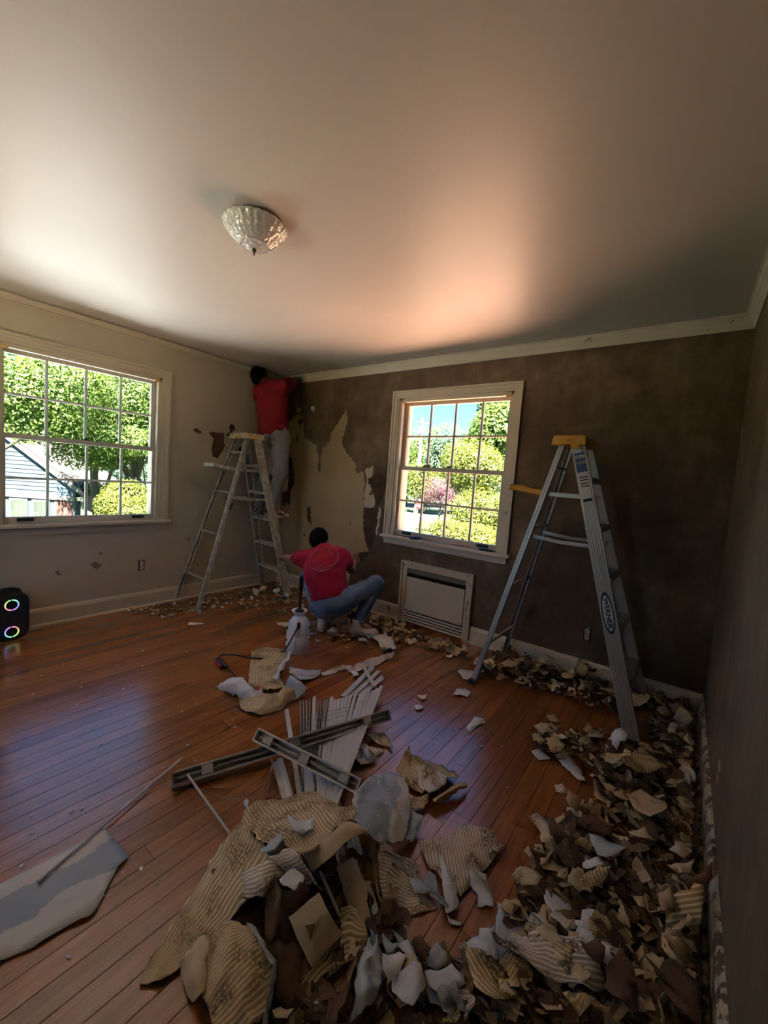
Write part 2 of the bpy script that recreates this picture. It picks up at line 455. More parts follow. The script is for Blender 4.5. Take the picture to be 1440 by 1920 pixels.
# windows -------------------------------------------------------------
def window(name, hole, mapf, label, mcas, mstool):
    ua, ub, za, zb = hole
    root = thing(name, label, 'window', mapf((ua + ub) / 2, 0, za)); root['kind'] = 'structure'
    def P(nm, fn, m, parent=root, bevel=0, smooth=False):
        mb = MB(); fn(mb)
        mb.v = [mapf(*p) for p in mb.v]
        return obj(nm, mb, m, parent, smooth=smooth, bevel=bevel)
    cw = 0.070
    def casing(side):
        # stepped casing profile, mitred look: (across, depth into room)
        def fn(mb):
            for (c0, c1, d) in ((0.0, 0.018, 0.012), (0.018, 0.052, 0.018), (0.052, cw, 0.027)):
                if side == 'l': mb.box((ua - c1, -d, za - 0.005), (ua - c0, 0, zb + c1))
                if side == 'r': mb.box((ub + c0, -d, za - 0.005), (ub + c1, 0, zb + c1))
                if side == 't': mb.box((ua - c0, -d, zb + c0), (ub + c0, 0, zb + c1))
        return fn
    P('casing', casing('l'), mcas); P('casing', casing('r'), mcas); P('head_casing', casing('t'), mcas)
    P('stool', lambda mb: mb.box((ua - cw - 0.025, -0.052, za - 0.028), (ub + cw + 0.025, 0.0, za - 0.002)).box((ua, 0, za - 0.028), (ub, 0.06, za - 0.002)), mstool, bevel=0.005)
    def apron(mb):
        mb.box((ua - cw + 0.005, -0.014, za - 0.085), (ub + cw - 0.005, 0, za - 0.028))
        mb.box((ua - cw + 0.002, -0.026, za - 0.050), (ub + cw - 0.002, 0, za - 0.030))
    P('apron', apron, mstool)
    def jamb(mb):
        mb.box((ua, 0, za), (ua + 0.02, T, zb)); mb.box((ub - 0.02, 0, za), (ub, T, zb))
        mb.box((ua, 0, zb - 0.02), (ub, T, zb)); mb.box((ua, 0.06, za - 0.02), (ub, T + 0.04, za))
        for u in (ua + 0.02, ub - 0.032):
            mb.box((u, 0.0, za), (u + 0.012, 0.034, zb - 0.02))
        mb.box((ua + 0.02, 0.0, zb - 0.032), (ub - 0.02, 0.034, zb - 0.02))
    P('jamb', jamb, mcas)
    zm = 1.452
    ia, ib = ua + 0.021, ub - 0.021
    def sash(nm, d0, d1, z0, z1, rb, rt):
        st = 0.034
        def fn(mb):
            mb.box((ia, d0, z0), (ia + st, d1, z1)); mb.box((ib - st, d0, z0), (ib, d1, z1))
            mb.box((ia + st, d0, z0), (ib - st, d1, z0 + rb)); mb.box((ia + st, d0, z1 - rt), (ib - st, d1, z1))
        s = P(nm, fn, M['sash'])
        gx0, gx1, gz0, gz1 = ia + st, ib - st, z0 + rb, z1 - rt
        n = 4; mw = 0.017
        dx = (gx1 - gx0 - 3 * mw) / n; dz = (gz1 - gz0 - mw) / 2
        for i in range(3):
            x = gx0 + dx * (i + 1) + mw * i
            P('muntin', lambda mb: mb.extrude([(0, d0 + 0.012), (mw * 0.5, d0 + 0.002), (mw, d0 + 0.012), (mw, d1 - 0.004), (0, d1 - 0.004)], (x, 0, gz0), (x, 0, gz1), (1, 0, 0), (0, 1, 0)), M['sash'], s)
        zc = gz0 + dz
        P('muntin', lambda mb: mb.extrude([(d0 + 0.013, 0), (d0 + 0.003, mw * 0.5), (d0 + 0.013, mw), (d1 - 0.005, mw), (d1 - 0.005, 0)], (gx0, 0, zc), (gx1, 0, zc), (0, 1, 0), (0, 0, 1)), M['sash'], s)
        for i in range(n):
            for j in range(2):
                x = gx0 + i * (dx + mw); z = gz0 + j * (dz + mw)
                P('pane', lambda mb: mb.box((x - 0.003, d0 + 0.018, z - 0.003), (x + dx + 0.003, d0 + 0.020, z + dz + 0.003)), M['glass'], s)
        return s
    up = sash('upper_sash', 0.078, 0.112, zm - 0.017, zb - 0.021, 0.034, 0.034)
    lo = sash('lower_sash', 0.036, 0.072, za + 0.001, zm + 0.018, 0.046, 0.036)
    # hardware
    um = (ua + ub) / 2
    def lock(mb):
        mb.box((um - 0.022, 0.040, zm + 0.018), (um + 0.022, 0.070, zm + 0.026))
        mb.tube([(um - 0.012, 0.05, zm + 0.026), (um - 0.012, 0.05, zm + 0.034)], 0.010, 10)
        mb.bar((um - 0.012, 0.05, zm + 0.034), (um + 0.034, 0.046, zm + 0.037), 0.010, 0.007, (0, 1, 0))
    P('sash_lock', lock, M['black'])
    for u in (ia + 0.145, ib - 0.145):
        def lift(mb):
            mb.box((u - 0.048, 0.031, za + 0.016), (u + 0.048, 0.036, za + 0.042))
            mb.bar((u - 0.046, 0.026, za + 0.036), (u + 0.046, 0.026, za + 0.036), 0.022, 0.010, (0, 1, 0), c=0.003)
            mb.box((u - 0.046, 0.014, za + 0.022), (u + 0.046, 0.020, za + 0.036))
        P('sash_lift', lift, M['black'])
    for u, s in ((ua + 0.02, 1), (ub - 0.02, -1)):
        def br(mb):
            mb.box((u, -0.004, zb - 0.045), (u + s * 0.004, 0.034, zb - 0.004))
            mb.box((u, -0.004, zb - 0.008), (u + s * 0.045, 0.034, zb - 0.004))
            mb.box((u, -0.006, zb - 0.045), (u + s * 0.045, -0.003, zb - 0.028))
        P('blind_bracket', br, M['brass'])
    return root
map2 = lambda u, d, z: Vector((u, d, z))
map1 = lambda u, d, z: Vector((-d, u, z))
win1 = window('window_1', WIN1, map1, 'wide wooden sash window looking out on the pale blue house', M['trim_cream'], M['trim_cream'])
win2 = window('window_2', WIN2, map2, 'wooden sash window above the wall heater, looking out on the street', M['trim'], M['trim'])
map_fill = lambda u, d, z: Vector((FILL_WIN[0] + FILL_WIN[1] - u, YB - d, z))
fill_win = window('fill_window', FILL_WIN, map_fill, 'unseen sash window added behind the viewpoint to brighten the room', M['trim_cream'], M['trim_cream'])
# ------------------------------------------------------------------ outdoors
GZ = -3.1
grass = mat('lawn_grass', (0.0125, 0.0225, 0.0043), 0.95, c2=(0.0225, 0.0336, 0.0081), vs_=0.8, bump=0.3, bs_=9)
asphalt = mat('pale_asphalt', (0.0380, 0.0367, 0.0362), 0.9, c2=(0.0474, 0.0449, 0.0424), vs_=1.5)
ground = struct('ground', MB().box((-120, -60, GZ - 0.3), (60, 160, GZ)), grass, 'sunlit lawn outside the windows', 'lawn')
red_bounce = mat('reddish_bounce_roof', (0.4114, 0.2176, 0.1503), 0.85, c2=(0.4510, 0.2532, 0.1820), vs_=3, bump=0.2, bs_=20)  # unseen surface, coloured for the pinkish bounce on the ceiling
pale_bounce = mat('pale_bounce_roof', (0.3008, 0.3328, 0.3520), 0.8, c2=(0.2816, 0.3072, 0.3264), vs_=2)  # unseen surface, coloured for the cool bounce above the wide window
def bounce_roof(name, a, b, m, label):  # unseen roofs added to bounce sunlight up through the windows
    mb = MB()
    mb.box((a[0], a[1], -0.62), (b[0], b[1], -0.50), 0)
    return tag(obj(name, mb, [m]), label, 'roof', None, 'structure')
bounce_roof('bounce_roof', (-0.6, T + 0.02), (6.0, 6.8), red_bounce, 'unseen reddish roof added below the street window to bounce sunlight')
bounce_roof('bounce_roof', (-6.2, -6.0), (-T - 0.02, 0.0), pale_bounce, 'unseen pale roof added below the wide window to bounce sunlight')
warm_bounce = mat('tan_bounce_roof', (0.54, 0.48, 0.42), 0.85, c2=(0.50, 0.44, 0.38), vs_=2)  # added below the extra window for warmer bounce light
bounce_roof('bounce_roof', (-1.0, YB - 6.0), (5.0, YB - T - 0.02), warm_bounce, 'unseen tan roof added behind the viewpoint to bounce sunlight')
tag(obj('exterior_wall', MB().box((-T, YB - T, GZ), (W + T, T, -0.12)), M['exterior_wall']), 'pale lower storey wall under the room', 'wall', None, 'structure')

# foliage -------------------------------------------------------------
def leafmat(name, a, b):
    m, nt, bs, out = new_mat(name)
    v = coords(nt)
    nt.links.new(ramp(nt, noise_n(nt, v, 1.1, 3), [(0.35, a), (0.65, b)]), bs.inputs['Base Color'])
    bs.inputs['Roughness'].default_value = 0.55
    bs.inputs['Specular IOR Level'].default_value = 0.3
    tl = nt.nodes.new('ShaderNodeBsdfTranslucent'); mx = nt.nodes.new('ShaderNodeMixShader'); mx.inputs[0].default_value = 0.5
    nt.links.new(bs.inputs['Base Color'].links[0].from_socket, tl.inputs[0])
    nt.links.new(bs.outputs[0], mx.inputs[1]); nt.links.new(tl.outputs[0], mx.inputs[2]); nt.links.new(mx.outputs[0], out.inputs[0])
    return m
L_yel = leafmat('yellow_green_leaves', (0.0594, 0.0827, 0.0091), (0.1039, 0.1129, 0.0152))
L_mid = leafmat('fresh_green_leaves', (0.0504, 0.0992, 0.0186), (0.0992, 0.1429, 0.0252))
L_blue = leafmat('blue_green_leaves', (0.0420, 0.0858, 0.0452), (0.0705, 0.1210, 0.0638))
L_pink = leafmat('pink_blossom', (0.1066, 0.0435, 0.0583), (0.1458, 0.0675, 0.0825))
bark = mat('pale_bark', (0.0293, 0.0249, 0.0199), 0.9, c2=(0.0449, 0.0380, 0.0312), vs_=6, bump=0.3, bs_=20)
def crown_mesh(c, rad, n, leaf, rg, lobes=9, shell=0.35):
    """n small leaf blades spread over a lobed volume"""
    c = Vector(c); lob = []
    for i in range(lobes):
        d = Vector((rg.gauss(0, 1), rg.gauss(0, 1), rg.gauss(0, 1))).normalized()
        lob.append((Vector((d.x * rad[0], d.y * rad[1], d.z * rad[2])) * rg.uniform(0.35, 0.62), rg.uniform(0.38, 0.6)))
    mb = MB(); V = []; F = []
    for k in range(n):
        lc, lr = lob[rg.randrange(lobes)]
        d = Vector((rg.gauss(0, 1), rg.gauss(0, 1), rg.gauss(0, 1))).normalized()
        rr = lr * (1 - shell * rg.random() ** 1.5)
        p = c + lc + Vector((d.x * rad[0], d.y * rad[1], d.z * rad[2])) * rr
        a = Vector((rg.gauss(0, 1), rg.gauss(0, 1), rg.gauss(0, .6)))
        nn = (d + Vector((0, 0, 0.6)) + a * 0.55).normalized()
        t = nn.orthogonal().normalized(); t.rotate(Matrix.Rotation(rg.random() * 6.28, 3, nn)); b = nn.cross(t)
        s = leaf * rg.uniform(0.6, 1.3)
        i0 = len(V)
        V += [p - t * s, p - b * s * 0.45 + nn * s * .1, p + t * s, p + b * s * 0.45 + nn * s * .1]
        F.append((i0, i0 + 1, i0 + 2, i0 + 3))
    mb.v = V; mb.f = F; mb.m = [0] * len(F)
    return mb
def tree(name, label, c, rad, m, n, leaf, seed, group=None, trunk_r=0.16, branches=5, base=None):
    rg = random.Random(seed)
    c = Vector(c)
    b = Vector(base) if base else Vector((c.x, c.y, GZ))
    root = thing(name, label, 'tree', b, group)
    cr = obj('crown', crown_mesh(c, rad, n, leaf, rg), m, root); cr['kind'] = 'stuff'
    top = c - Vector((0, 0, rad[2] * 0.1))
    mb = MB().tube([b, b.lerp(top, 0.35) + Vector((rg.uniform(-.2, .2), rg.uniform(-.2, .2), 0)), b.lerp(top, .7), top], [trunk_r * 1.2, trunk_r, trunk_r * .7, trunk_r * .3], 8)
    obj('trunk', mb, bark, root, smooth=True)
    for i in range(branches):
        s = b.lerp(top, rg.uniform(0.35, 0.8))
        d = Vector((rg.gauss(0, 1), rg.gauss(0, 1), rg.uniform(-.1, .7))).normalized()
        e = c + Vector((d.x * rad[0], d.y * rad[1], d.z * rad[2])) * rg.uniform(.75, 1.0)
        mid = s.lerp(e, .5) + Vector((0, 0, rad[2] * .12))
        obj('branch', MB().tube([s, mid, e], [trunk_r * .45, trunk_r * .3, trunk_r * .08], 6), bark, root, smooth=True)
    return root
# street side (back window)
tree('tree', 'tall pale green tree reaching highest against the blue sky', dep(925, 815, 38), (4.6, 4.6, 4.6), L_mid, 19448, 0.207, 1, 'trees across the street')
tree('tree', 'blue green tree behind the utility pole', dep(802, 846, 74), (7.8, 7, 7.8), L_mid, 13464, 0.271, 2, 'trees across the street')
tree('tree', 'darker blue green tree in the middle of the street view', dep(855, 855, 60), (6.3, 5, 6.5), L_blue, 13464, 0.255, 3, 'trees across the street')
tree('tree', 'blue green tree behind the round yellow green tree', dep(960, 850, 46), (5.5, 5, 4.2), L_blue, 11968, 0.223, 4, 'trees across the street')
tree('tree', 'low tree behind the left sash stile of the street view', dep(768, 868, 70), (6, 6, 7.2), L_mid, 9724, 0.239, 5, 'trees across the street')
tree('tree', 'yellow green rounded tree rising to the meeting rail', dep(905, 892, 21), (3.1, 2.8, 1.9), L_yel, 14300, 0.072, 6, 'garden trees near the house')
tree('tree', 'bright yellow green bush filling the lower right panes', dep(920, 985, 12.5), (1.9, 1.7, 1.35), L_yel, 14300, 0.047, 7, 'garden trees near the house', 0.09)
tree('tree', 'low yellow green bush at the bottom middle of the street view', dep(858, 1010, 11), (1.2, 1.1, 0.75), L_yel, 9240, 0.041, 8, 'garden trees near the house', 0.07)
tree('tree', 'small yellow green tree right of the utility pole', dep(800, 905, 57), (3.6, 3.0, 3.5), L_yel, 8228, 0.160, 9, 'trees across the street')
tree('flowering_tree', 'pink blossoming tree beyond the yellow green bush', dep(828, 925, 36), (1.8, 1.6, 1.5), L_pink, 5280, 0.072, 10, None, 0.09)
tree('flowering_tree', 'second pink tree top just under the meeting rail', dep(862, 895, 44), (2.2, 2.0, 0.9), L_pink, 3520, 0.088, 11, None, 0.09)
# left side
tree('tree', 'leafy tree filling the upper left panes of the wide window', dep(40, 735, 13), (3.0, 3.2, 2.3), L_mid, 19800, 0.066, 12, 'garden trees beyond the wide window', base=fl(-160, 1000, GZ))
tree('tree', 'leafy tree filling the upper middle panes of the wide window', dep(160, 730, 16), (3.0, 3.0, 2.5), L_mid, 18700, 0.077, 13, 'garden trees beyond the wide window', base=fl(205, 1060, GZ))
tree('tree', 'fresh green tree in the upper right panes of the wide window', dep(265, 770, 18), (3.3, 3.0, 2.8), L_mid, 17600, 0.083, 14, 'garden trees beyond the wide window', base=fl(240, 1040, GZ))
tree('tree', 'pale tree with bare limbs in the middle of the wide window', dep(200, 850, 26), (4.6, 4.0, 3.0), L_blue, 11440, 0.094, 15, 'garden trees beyond the wide window', 0.2, 12)
tree('tree', 'darker far tree behind the pale blue gable', dep(90, 800, 34), (6.0, 5.0, 4.0), L_blue, 9240, 0.121, 16, 'garden trees beyond the wide window')
tree('tree', 'yellow green bush at the lower right of the wide window', dep(262, 940, 14), (1.5, 1.4, 0.95), L_yel, 11000, 0.044, 17, 'garden trees beyond the wide window', 0.07)
tree('tree', 'mid green bush beside the flag', dep(205, 925, 20), (1.6, 1.5, 0.9), L_mid, 6600, 0.055, 18, 'garden trees beyond the wide window', 0.07)

tree('tree', 'loose pale green tree in front of the pale blue gable', dep(215, 838, 15.5), (2.3, 2.2, 1.15), L_mid, 9000, 0.065, 19, 'garden trees beyond the wide window', 0.1, 12, base=fl(320, 1010, GZ))
# utility pole, wires, stop sign, road --------------------------------
pb = fl(779, 962, GZ); dpole = depth_of(pb)
ptop = dep(792, 786, dpole); ptop.x = pb.x + (ptop.x - pb.x) * 0.15; ptop.y = pb.y
wood_pole = mat('grey_pole_wood', (0.0592, 0.0554, 0.0517), 0.9, c2=(0.0713, 0.0669, 0.0614), vs_=3)
up_ = thing('utility_pole', 'tall pale wooden utility pole seen through the street window', 'pole', pb)
obj('pole', MB().tube([pb, ptop], [0.32, 0.22], 10), wood_pole, up_, smooth=True)
ax = RT.copy(); ax.z = 0; ax.normalize()
obj('crossarm', MB().bar(ptop - ax * 1.0 - Vector((0, 0, .5)), ptop + ax * 1.0 - Vector((0, 0, .5)), 0.12, 0.12, (0, 0, 1)), wood_pole, up_)
for k in (-0.9, -0.45, 0.45, 0.9):
    obj('insulator', MB().tube([ptop + ax * k - Vector((0, 0, .44)), ptop + ax * k - Vector((0, 0, .2))], 0.06, 8), M['black'], up_)
for i, (za_, zb_) in enumerate(((-0.25, 3.4), (-0.25, 2.2), (-1.6, 1.0))):
    s = ptop + Vector((0, 0, za_)) + ax * (0.9 if i == 0 else -0.45)
    e = dep(1010, 800 + i * 32, dpole * 0.75)
    mid = [s.lerp(e, t) - Vector((0, 0, 1.0 * 4 * t * (1 - t))) for t in (0, .25, .5, .75, 1)]
    tag(obj('power_line', MB().tube(mid, 0.022, 5), M['black']), ['uppermost power line running from the utility pole', 'middle power line running from the utility pole', 'lowest power line running from the utility pole'][i], 'cable', 'power lines')
road = tag(obj('road', MB().box((pb.x - 60, pb.y - 9, GZ), (pb.x + 60, pb.y - 1.5, GZ + 0.02)), asphalt), 'pale sunlit street beyond the bushes', 'road', None, 'structure')
sb = fl(782, 970, GZ)
ss = thing('stop_sign', 'red octagonal stop sign at the street corner', 'sign', sb)
st_c = dep(781, 948, depth_of(sb)); st_c.x, st_c.y = sb.x, sb.y
obj('post', MB().tube([sb, st_c + Vector((0, 0, .35))], 0.035, 8), mat('galvanised_post', (0.1009, 0.1009, 0.0985), .5, .3), ss)
tocam = (CAM - st_c); tocam.z = 0; tocam.normalize(); sx_ = Vector((0, 0, 1)).cross(tocam)
oc = [(math.cos(math.pi / 8 + k * math.pi / 4) * .45, math.sin(math.pi / 8 + k * math.pi / 4) * .45) for k in range(8)]
fc = obj('sign_face', MB().extrude(oc, st_c + tocam * 0.05, st_c + tocam * 0.08, sx_, (0, 0, 1)), mat('stop_red', (0.1009, 0.0043, 0.0043), .5), ss)
text_obj('lettering', 'STOP', 0.32, mat('sign_white', (0.4986, 0.4986, 0.4986), .5), fc, st_c + tocam * 0.083, sx_, (0, 0, 1))

# neighbour's house: pale blue lap siding gable, brick pier, two windows
hd = 19.0
e0 = dep(143, 915, hd)                      # gable corner under the eave
hx = Vector((0.30, -0.954, 0)).normalized()    # along the facade, to the left in the view
hx = -RT.copy(); hx.z = 0; hx.normalize()
hn = Vector((0, 0, 1)).cross(hx); hn = hn if hn.dot(CAM - e0) > 0 else -hn
siding = mat('pale_blue_siding', (0.0167, 0.0299, 0.0432), 0.7, c2=(0.0195, 0.0341, 0.0474), vs_=1.2)
brick_m = mat('red_brick', (0.0673, 0.0225, 0.0156), 0.85, c2=(0.0854, 0.0380, 0.0293), vs_=5)
mortar = mat('pale_mortar', (0.0941, 0.0854, 0.0786), 0.9)
wtrim = mat('white_house_trim', (0.0691, 0.0691, 0.0691), 0.6)
roof_m = mat('brown_shingle_roof', (0.0078, 0.0056, 0.0049), 0.9, c2=(0.0107, 0.0078, 0.0070), vs_=4)
hpane = mat('dim_house_pane', (0.0218, 0.0268, 0.0218), 0.15, c2=(0.0336, 0.0405, 0.0324), vs_=1.0)
house = thing('house', 'pale blue sided gable house with a brick pier seen through the wide window', 'house', Vector((e0.x, e0.y, GZ)))
def hp(u, z, d=0.0): return e0 + hx * u + hn * d + Vector((0, 0, z))
GW = 7.4; slope = 0.68        # gable width and rake
def rakez(u): return slope * (u if u < GW / 2 else GW - u)
# siding courses as separate boards
z = -0.42; k = 0
while z < slope * GW / 2 - 0.05:
    u0 = max(0.02, z / slope + 0.02); u1 = GW - u0
    if u1 - u0 > 0.1:
        mb = MB()
        c4 = [(u0, z, 0.03), (u1, z, 0.03), (max(u0, 0), z + 0.20, 0.008), (u1, z + 0.20, 0.008)]
        a, b, c_, d_ = [hp(*q) for q in c4]
        mb.add([a, b, d_, c_, a - hn * .03, b - hn * .03, d_ - hn * .03, c_ - hn * .03], [(0, 1, 2, 3), (7, 6, 5, 4), (0, 4, 5, 1), (1, 5, 6, 2), (2, 6, 7, 3), (3, 7, 4, 0)])
        obj('siding_board', mb, siding, house)
    z += 0.19
obj('wall', MB().add([hp(0, -0.45, -.03), hp(GW, -0.45, -.03), hp(GW, 0, -.03), hp(GW / 2, slope * GW / 2, -.03), hp(0, 0, -.03),
                      hp(0, -0.45, -6), hp(GW, -0.45, -6), hp(GW, 0, -6), hp(GW / 2, slope * GW / 2, -6), hp(0, 0, -6)],
                     [(0, 1, 2, 3, 4), (9, 8, 7, 6, 5), (0, 5, 6, 1), (1, 6, 7, 2), (4, 9, 5, 0)]), siding, house)
for sgn in (0, 1):
    a = hp(-0.35, -0.22, .12) if sgn == 0 else hp(GW + .35, -0.22, .12)
    b = hp(GW / 2, slope * GW / 2 + 0.02, .12)
    obj('rake_board', MB().bar(a, b, 0.2, 0.05, (0, 0, 1)), wtrim, house)
    rp = obj('roof_slope', MB().add([a + Vector((0, 0, .1)), b + Vector((0, 0, .1)), b - hn * 3.4 + Vector((0, 0, .1)), a - hn * 3.4 + Vector((0, 0, .1)),
                                a + Vector((0, 0, .18)), b + Vector((0, 0, .18)), b - hn * 3.4 + Vector((0, 0, .18)), a - hn * 3.4 + Vector((0, 0, .18))],
                               [(0, 1, 2, 3), (7, 6, 5, 4), (0, 4, 5, 1), (1, 5, 6, 2), (2, 6, 7, 3), (3, 7, 4, 0)]), roof_m, house)
obj('frieze', MB().add([hp(0.02, -.62, .05), hp(GW, -.62, .05), hp(GW, -.42, .05), hp(0.02, -.42, .05), hp(0.02, -.62, -.03), hp(GW, -.62, -.03), hp(GW, -.42, -.03), hp(0.02, -.42, -.03)],
                       [(0, 1, 2, 3), (7, 6, 5, 4), (0, 4, 5, 1), (1, 5, 6, 2), (2, 6, 7, 3), (3, 7, 4, 0)]), wtrim, house)
# brick pier at the corner: backing plus real bricks
pr = obj('brick_pier', MB().extrude([(0.12, 0.0), (1.0, 0.0), (1.0, -.3), (0.12, -.3)], hp(0, GZ - e0.z, 0), hp(0, -.62, 0), hx, hn), mortar, house)
bm_ = MB(); zz = -0.70; r_ = 0
while zz > -3.0:
    u = 0.12 - (0.11 if r_ % 2 else 0)
    while u < 1.0:
        a, b = max(u, .12), min(u + 0.205, 1.0)
        if b - a > .03:
            bm_.extrude([(a, 0), (b, 0), (b, 0.012), (a, 0.012)], hp(0, zz, 0), hp(0, zz + 0.058, 0), hx, hn)
        u += 0.215
    zz -= 0.07; r_ += 1
bk = obj('brick', bm_, brick_m, pr); bk['kind'] = 'stuff'
obj('corner_post', MB().extrude([(0.0, 0.02), (0.12, 0.02), (0.12, -.3), (0.0, -.3)], hp(0, GZ - e0.z, 0), hp(0, -.62, 0), hx, hn), siding, house)
for (u0, u1) in ((1.22, 2.05), (2.25, 3.1), (3.3, 4.15)):
    wf = obj('window', MB().extrude([(u0, 0.02), (u1, 0.02), (u1, -.1), (u0, -.1)], hp(0, -2.4, 0), hp(0, -.66, 0), hx, hn), wtrim, house)
    nx = 3
    for i in range(nx):
        for j in range(3):
            a = u0 + 0.05 + i * (u1 - u0 - .1) / nx; b = a + (u1 - u0 - .1) / nx - 0.03
            zz = -2.33 + j * 0.54
            obj('pane', MB().extrude([(a, 0.028), (b, 0.028), (b, 0.02), (a, 0.02)], hp(0, zz, 0), hp(0, zz + .5, 0), hx, hn), hpane, wf)
obj('lower_wall', MB().extrude([(1.0, -.02), (GW, -.02), (GW, -.2), (1.0, -.2)], hp(0, GZ - e0.z, 0), hp(0, -.62, 0), hx, hn), siding, house)
# second roof further behind, pinkish
h2 = thing('house', 'far house with a low pinkish brown roof behind the pale trees', 'house', Vector((dep(185, 880, 40).x, dep(185, 880, 40).y, GZ)))
f0 = dep(150, 893, 45); f1 = dep(235, 899, 45)
obj('roof', MB().add([f0, f1, f1 - FW * -4 + Vector((0, 0, 0.9)), f0 - FW * -4 + Vector((0, 0, 0.9)), f0 - Vector((0, 0, .2)), f1 - Vector((0, 0, .2))], [(0, 1, 2, 3), (0, 4, 5, 1), (3, 2, 5, 4)]), mat('faded_roof', (0.0107, 0.0078, 0.0070), .9), h2)
ff = Vector((FW.x, FW.y, 0)).normalized()
g0 = f0 + ff * .5; g1 = f1 + ff * .5
obj('wall', MB().add([Vector((g0.x, g0.y, GZ)), Vector((g1.x, g1.y, GZ)), g1, g0, Vector((g0.x, g0.y, GZ)) + ff * 4, Vector((g1.x, g1.y, GZ)) + ff * 4, g1 + ff * 4, g0 + ff * 4], [(0, 1, 2, 3), (4, 5, 6, 7)]), siding, h2)
# flag on a tilted staff
fb = dep(163, 965, 17.0); ft = dep(150, 918, 17.0)
flag = thing('flag', 'striped red and white flag hanging from a tilted staff by the brick pier', 'flag', fb)
obj('staff', MB().tube([fb + Vector((0, 0, -.3)), ft + (ft - fb) * .35], 0.015, 6), wtrim, flag)
fr = mat('flag_red', (0.0941, 0.0112, 0.0156), .8); fwm = mat('flag_white', (0.1234, 0.1165, 0.1165), .8); fbl = mat('flag_blue', (0.0112, 0.0156, 0.0449), .8)
dn = Vector((0, 0, -1)) * .95 - hx * .35
al = (fb - ft).normalized()
for k in range(13):
    mb = MB(); rows = []
    for j in range(6):
        t = j / 5
        wv = hn * 0.05 * math.sin(t * 7)
        p0 = ft + al * (k * .062) - hx * (0.85 * t) + Vector((0, 0, -.45 * t)) + wv
        rows.append((p0, p0 + al * .062))
    V = []
    for a, b in rows: V += [a, b, a - hn * .004, b - hn * .004]
    F = []
    for j in range(5):
        i = j * 4; F += [(i, i + 1, i + 5, i + 4), (i + 2, i + 6, i + 7, i + 3)]
    obj('stripe', mb.add(V, F), fr if k % 2 == 0 else fwm, flag)
# ------------------------------------------------------------------ wall heater
heat_m = mat('ivory_heater_enamel', (0.60, 0.53, 0.40), 0.45, c2=(0.64, 0.57, 0.44), vs_=4)
ht = thing('wall_heater', 'ivory wall heater cover with dark top slot below the street window', 'heater', ((HX0 + HX1) / 2, 0, 0))
HZ = 0.587
def wbox(a, b, c=0.0):
    return MB().box(a, b)
# outer stepped frame
for (x0, x1, z0, z1) in ((HX0, HX0 + 0.062, 0, HZ), (HX1 - 0.062, HX1, 0, HZ)):
    mb = MB().box((x0, -0.03, z0), (x1, 0, z1))
    mb.box((x0 if x0 == HX0 else x1 - 0.022, -0.042, z0), (x0 + 0.022 if x0 == HX0 else x1, -0.03, z1))
    obj('frame_side', mb, M['trim_worn'], ht)
obj('frame_top', MB().box((HX0 + 0.062, -0.03, HZ - 0.062), (HX1 - 0.062, 0, HZ)).box((HX0 + 0.022, -0.042, HZ - 0.022), (HX1 - 0.022, -0.03, HZ)), M['trim_worn'], ht)
hx0, hx1, hz1 = HX0 + 0.062, HX1 - 0.062, HZ - 0.062
obj('recess', MB().box((hx0, -0.012, 0.02), (hx1, 0, hz1)), M['dark'], ht)
obj('hood', MB().add([(hx0, -.03, hz1), (hx1, -.03, hz1), (hx1, -.012, hz1 - .05), (hx0, -.012, hz1 - .05), (hx0, -.004, hz1), (hx1, -.004, hz1), (hx1, -.004, hz1 - .05), (hx0, -.004, hz1 - .05)],
                     [(0, 1, 2, 3), (4, 7, 6, 5), (0, 4, 5, 1), (3, 2, 6, 7), (0, 3, 7, 4), (1, 5, 6, 2)]), mat('heater_shade_metal', (0.25, 0.22, 0.17), 0.5), ht)
fp = obj('front_panel', MB().box((hx0 + 0.008, -0.034, 0.125), (hx1 - 0.008, -0.014, hz1 - 0.082)), heat_m, ht, bevel=0.004)
for k in range(9):
    x = hx0 + 0.03 + k * (hx1 - hx0 - 0.06) / 8
    obj('vane', MB().box((x - 0.002, -0.026, hz1 - 0.085), (x + 0.002, -0.012, hz1 - 0.05)), M['black'], ht)
for k in range(4):
    z = 0.024 + k * 0.026
    obj('slat', MB().add([(hx0, -.034, z), (hx1, -.034, z), (hx1, -.022, z + .010), (hx0, -.022, z + .010), (hx0, -.034, z - .003), (hx1, -.034, z - .003), (hx1, -.022, z + .007), (hx0, -.022, z + .007)],
                         [(0, 1, 2, 3), (7, 6, 5, 4), (0, 4, 5, 1), (1, 5, 6, 2), (2, 6, 7, 3), (3, 7, 4, 0)]), heat_m, ht)
obj('screw', MB().tube([(hx1 - 0.03, -0.036, 0.14), (hx1 - 0.03, -0.033, 0.14)], 0.005, 8), M['black'], ht)
obj('screw', MB().tube([(hx0 + 0.03, -0.036, 0.14), (hx0 + 0.03, -0.033, 0.14)], 0.005, 8), M['black'], ht)

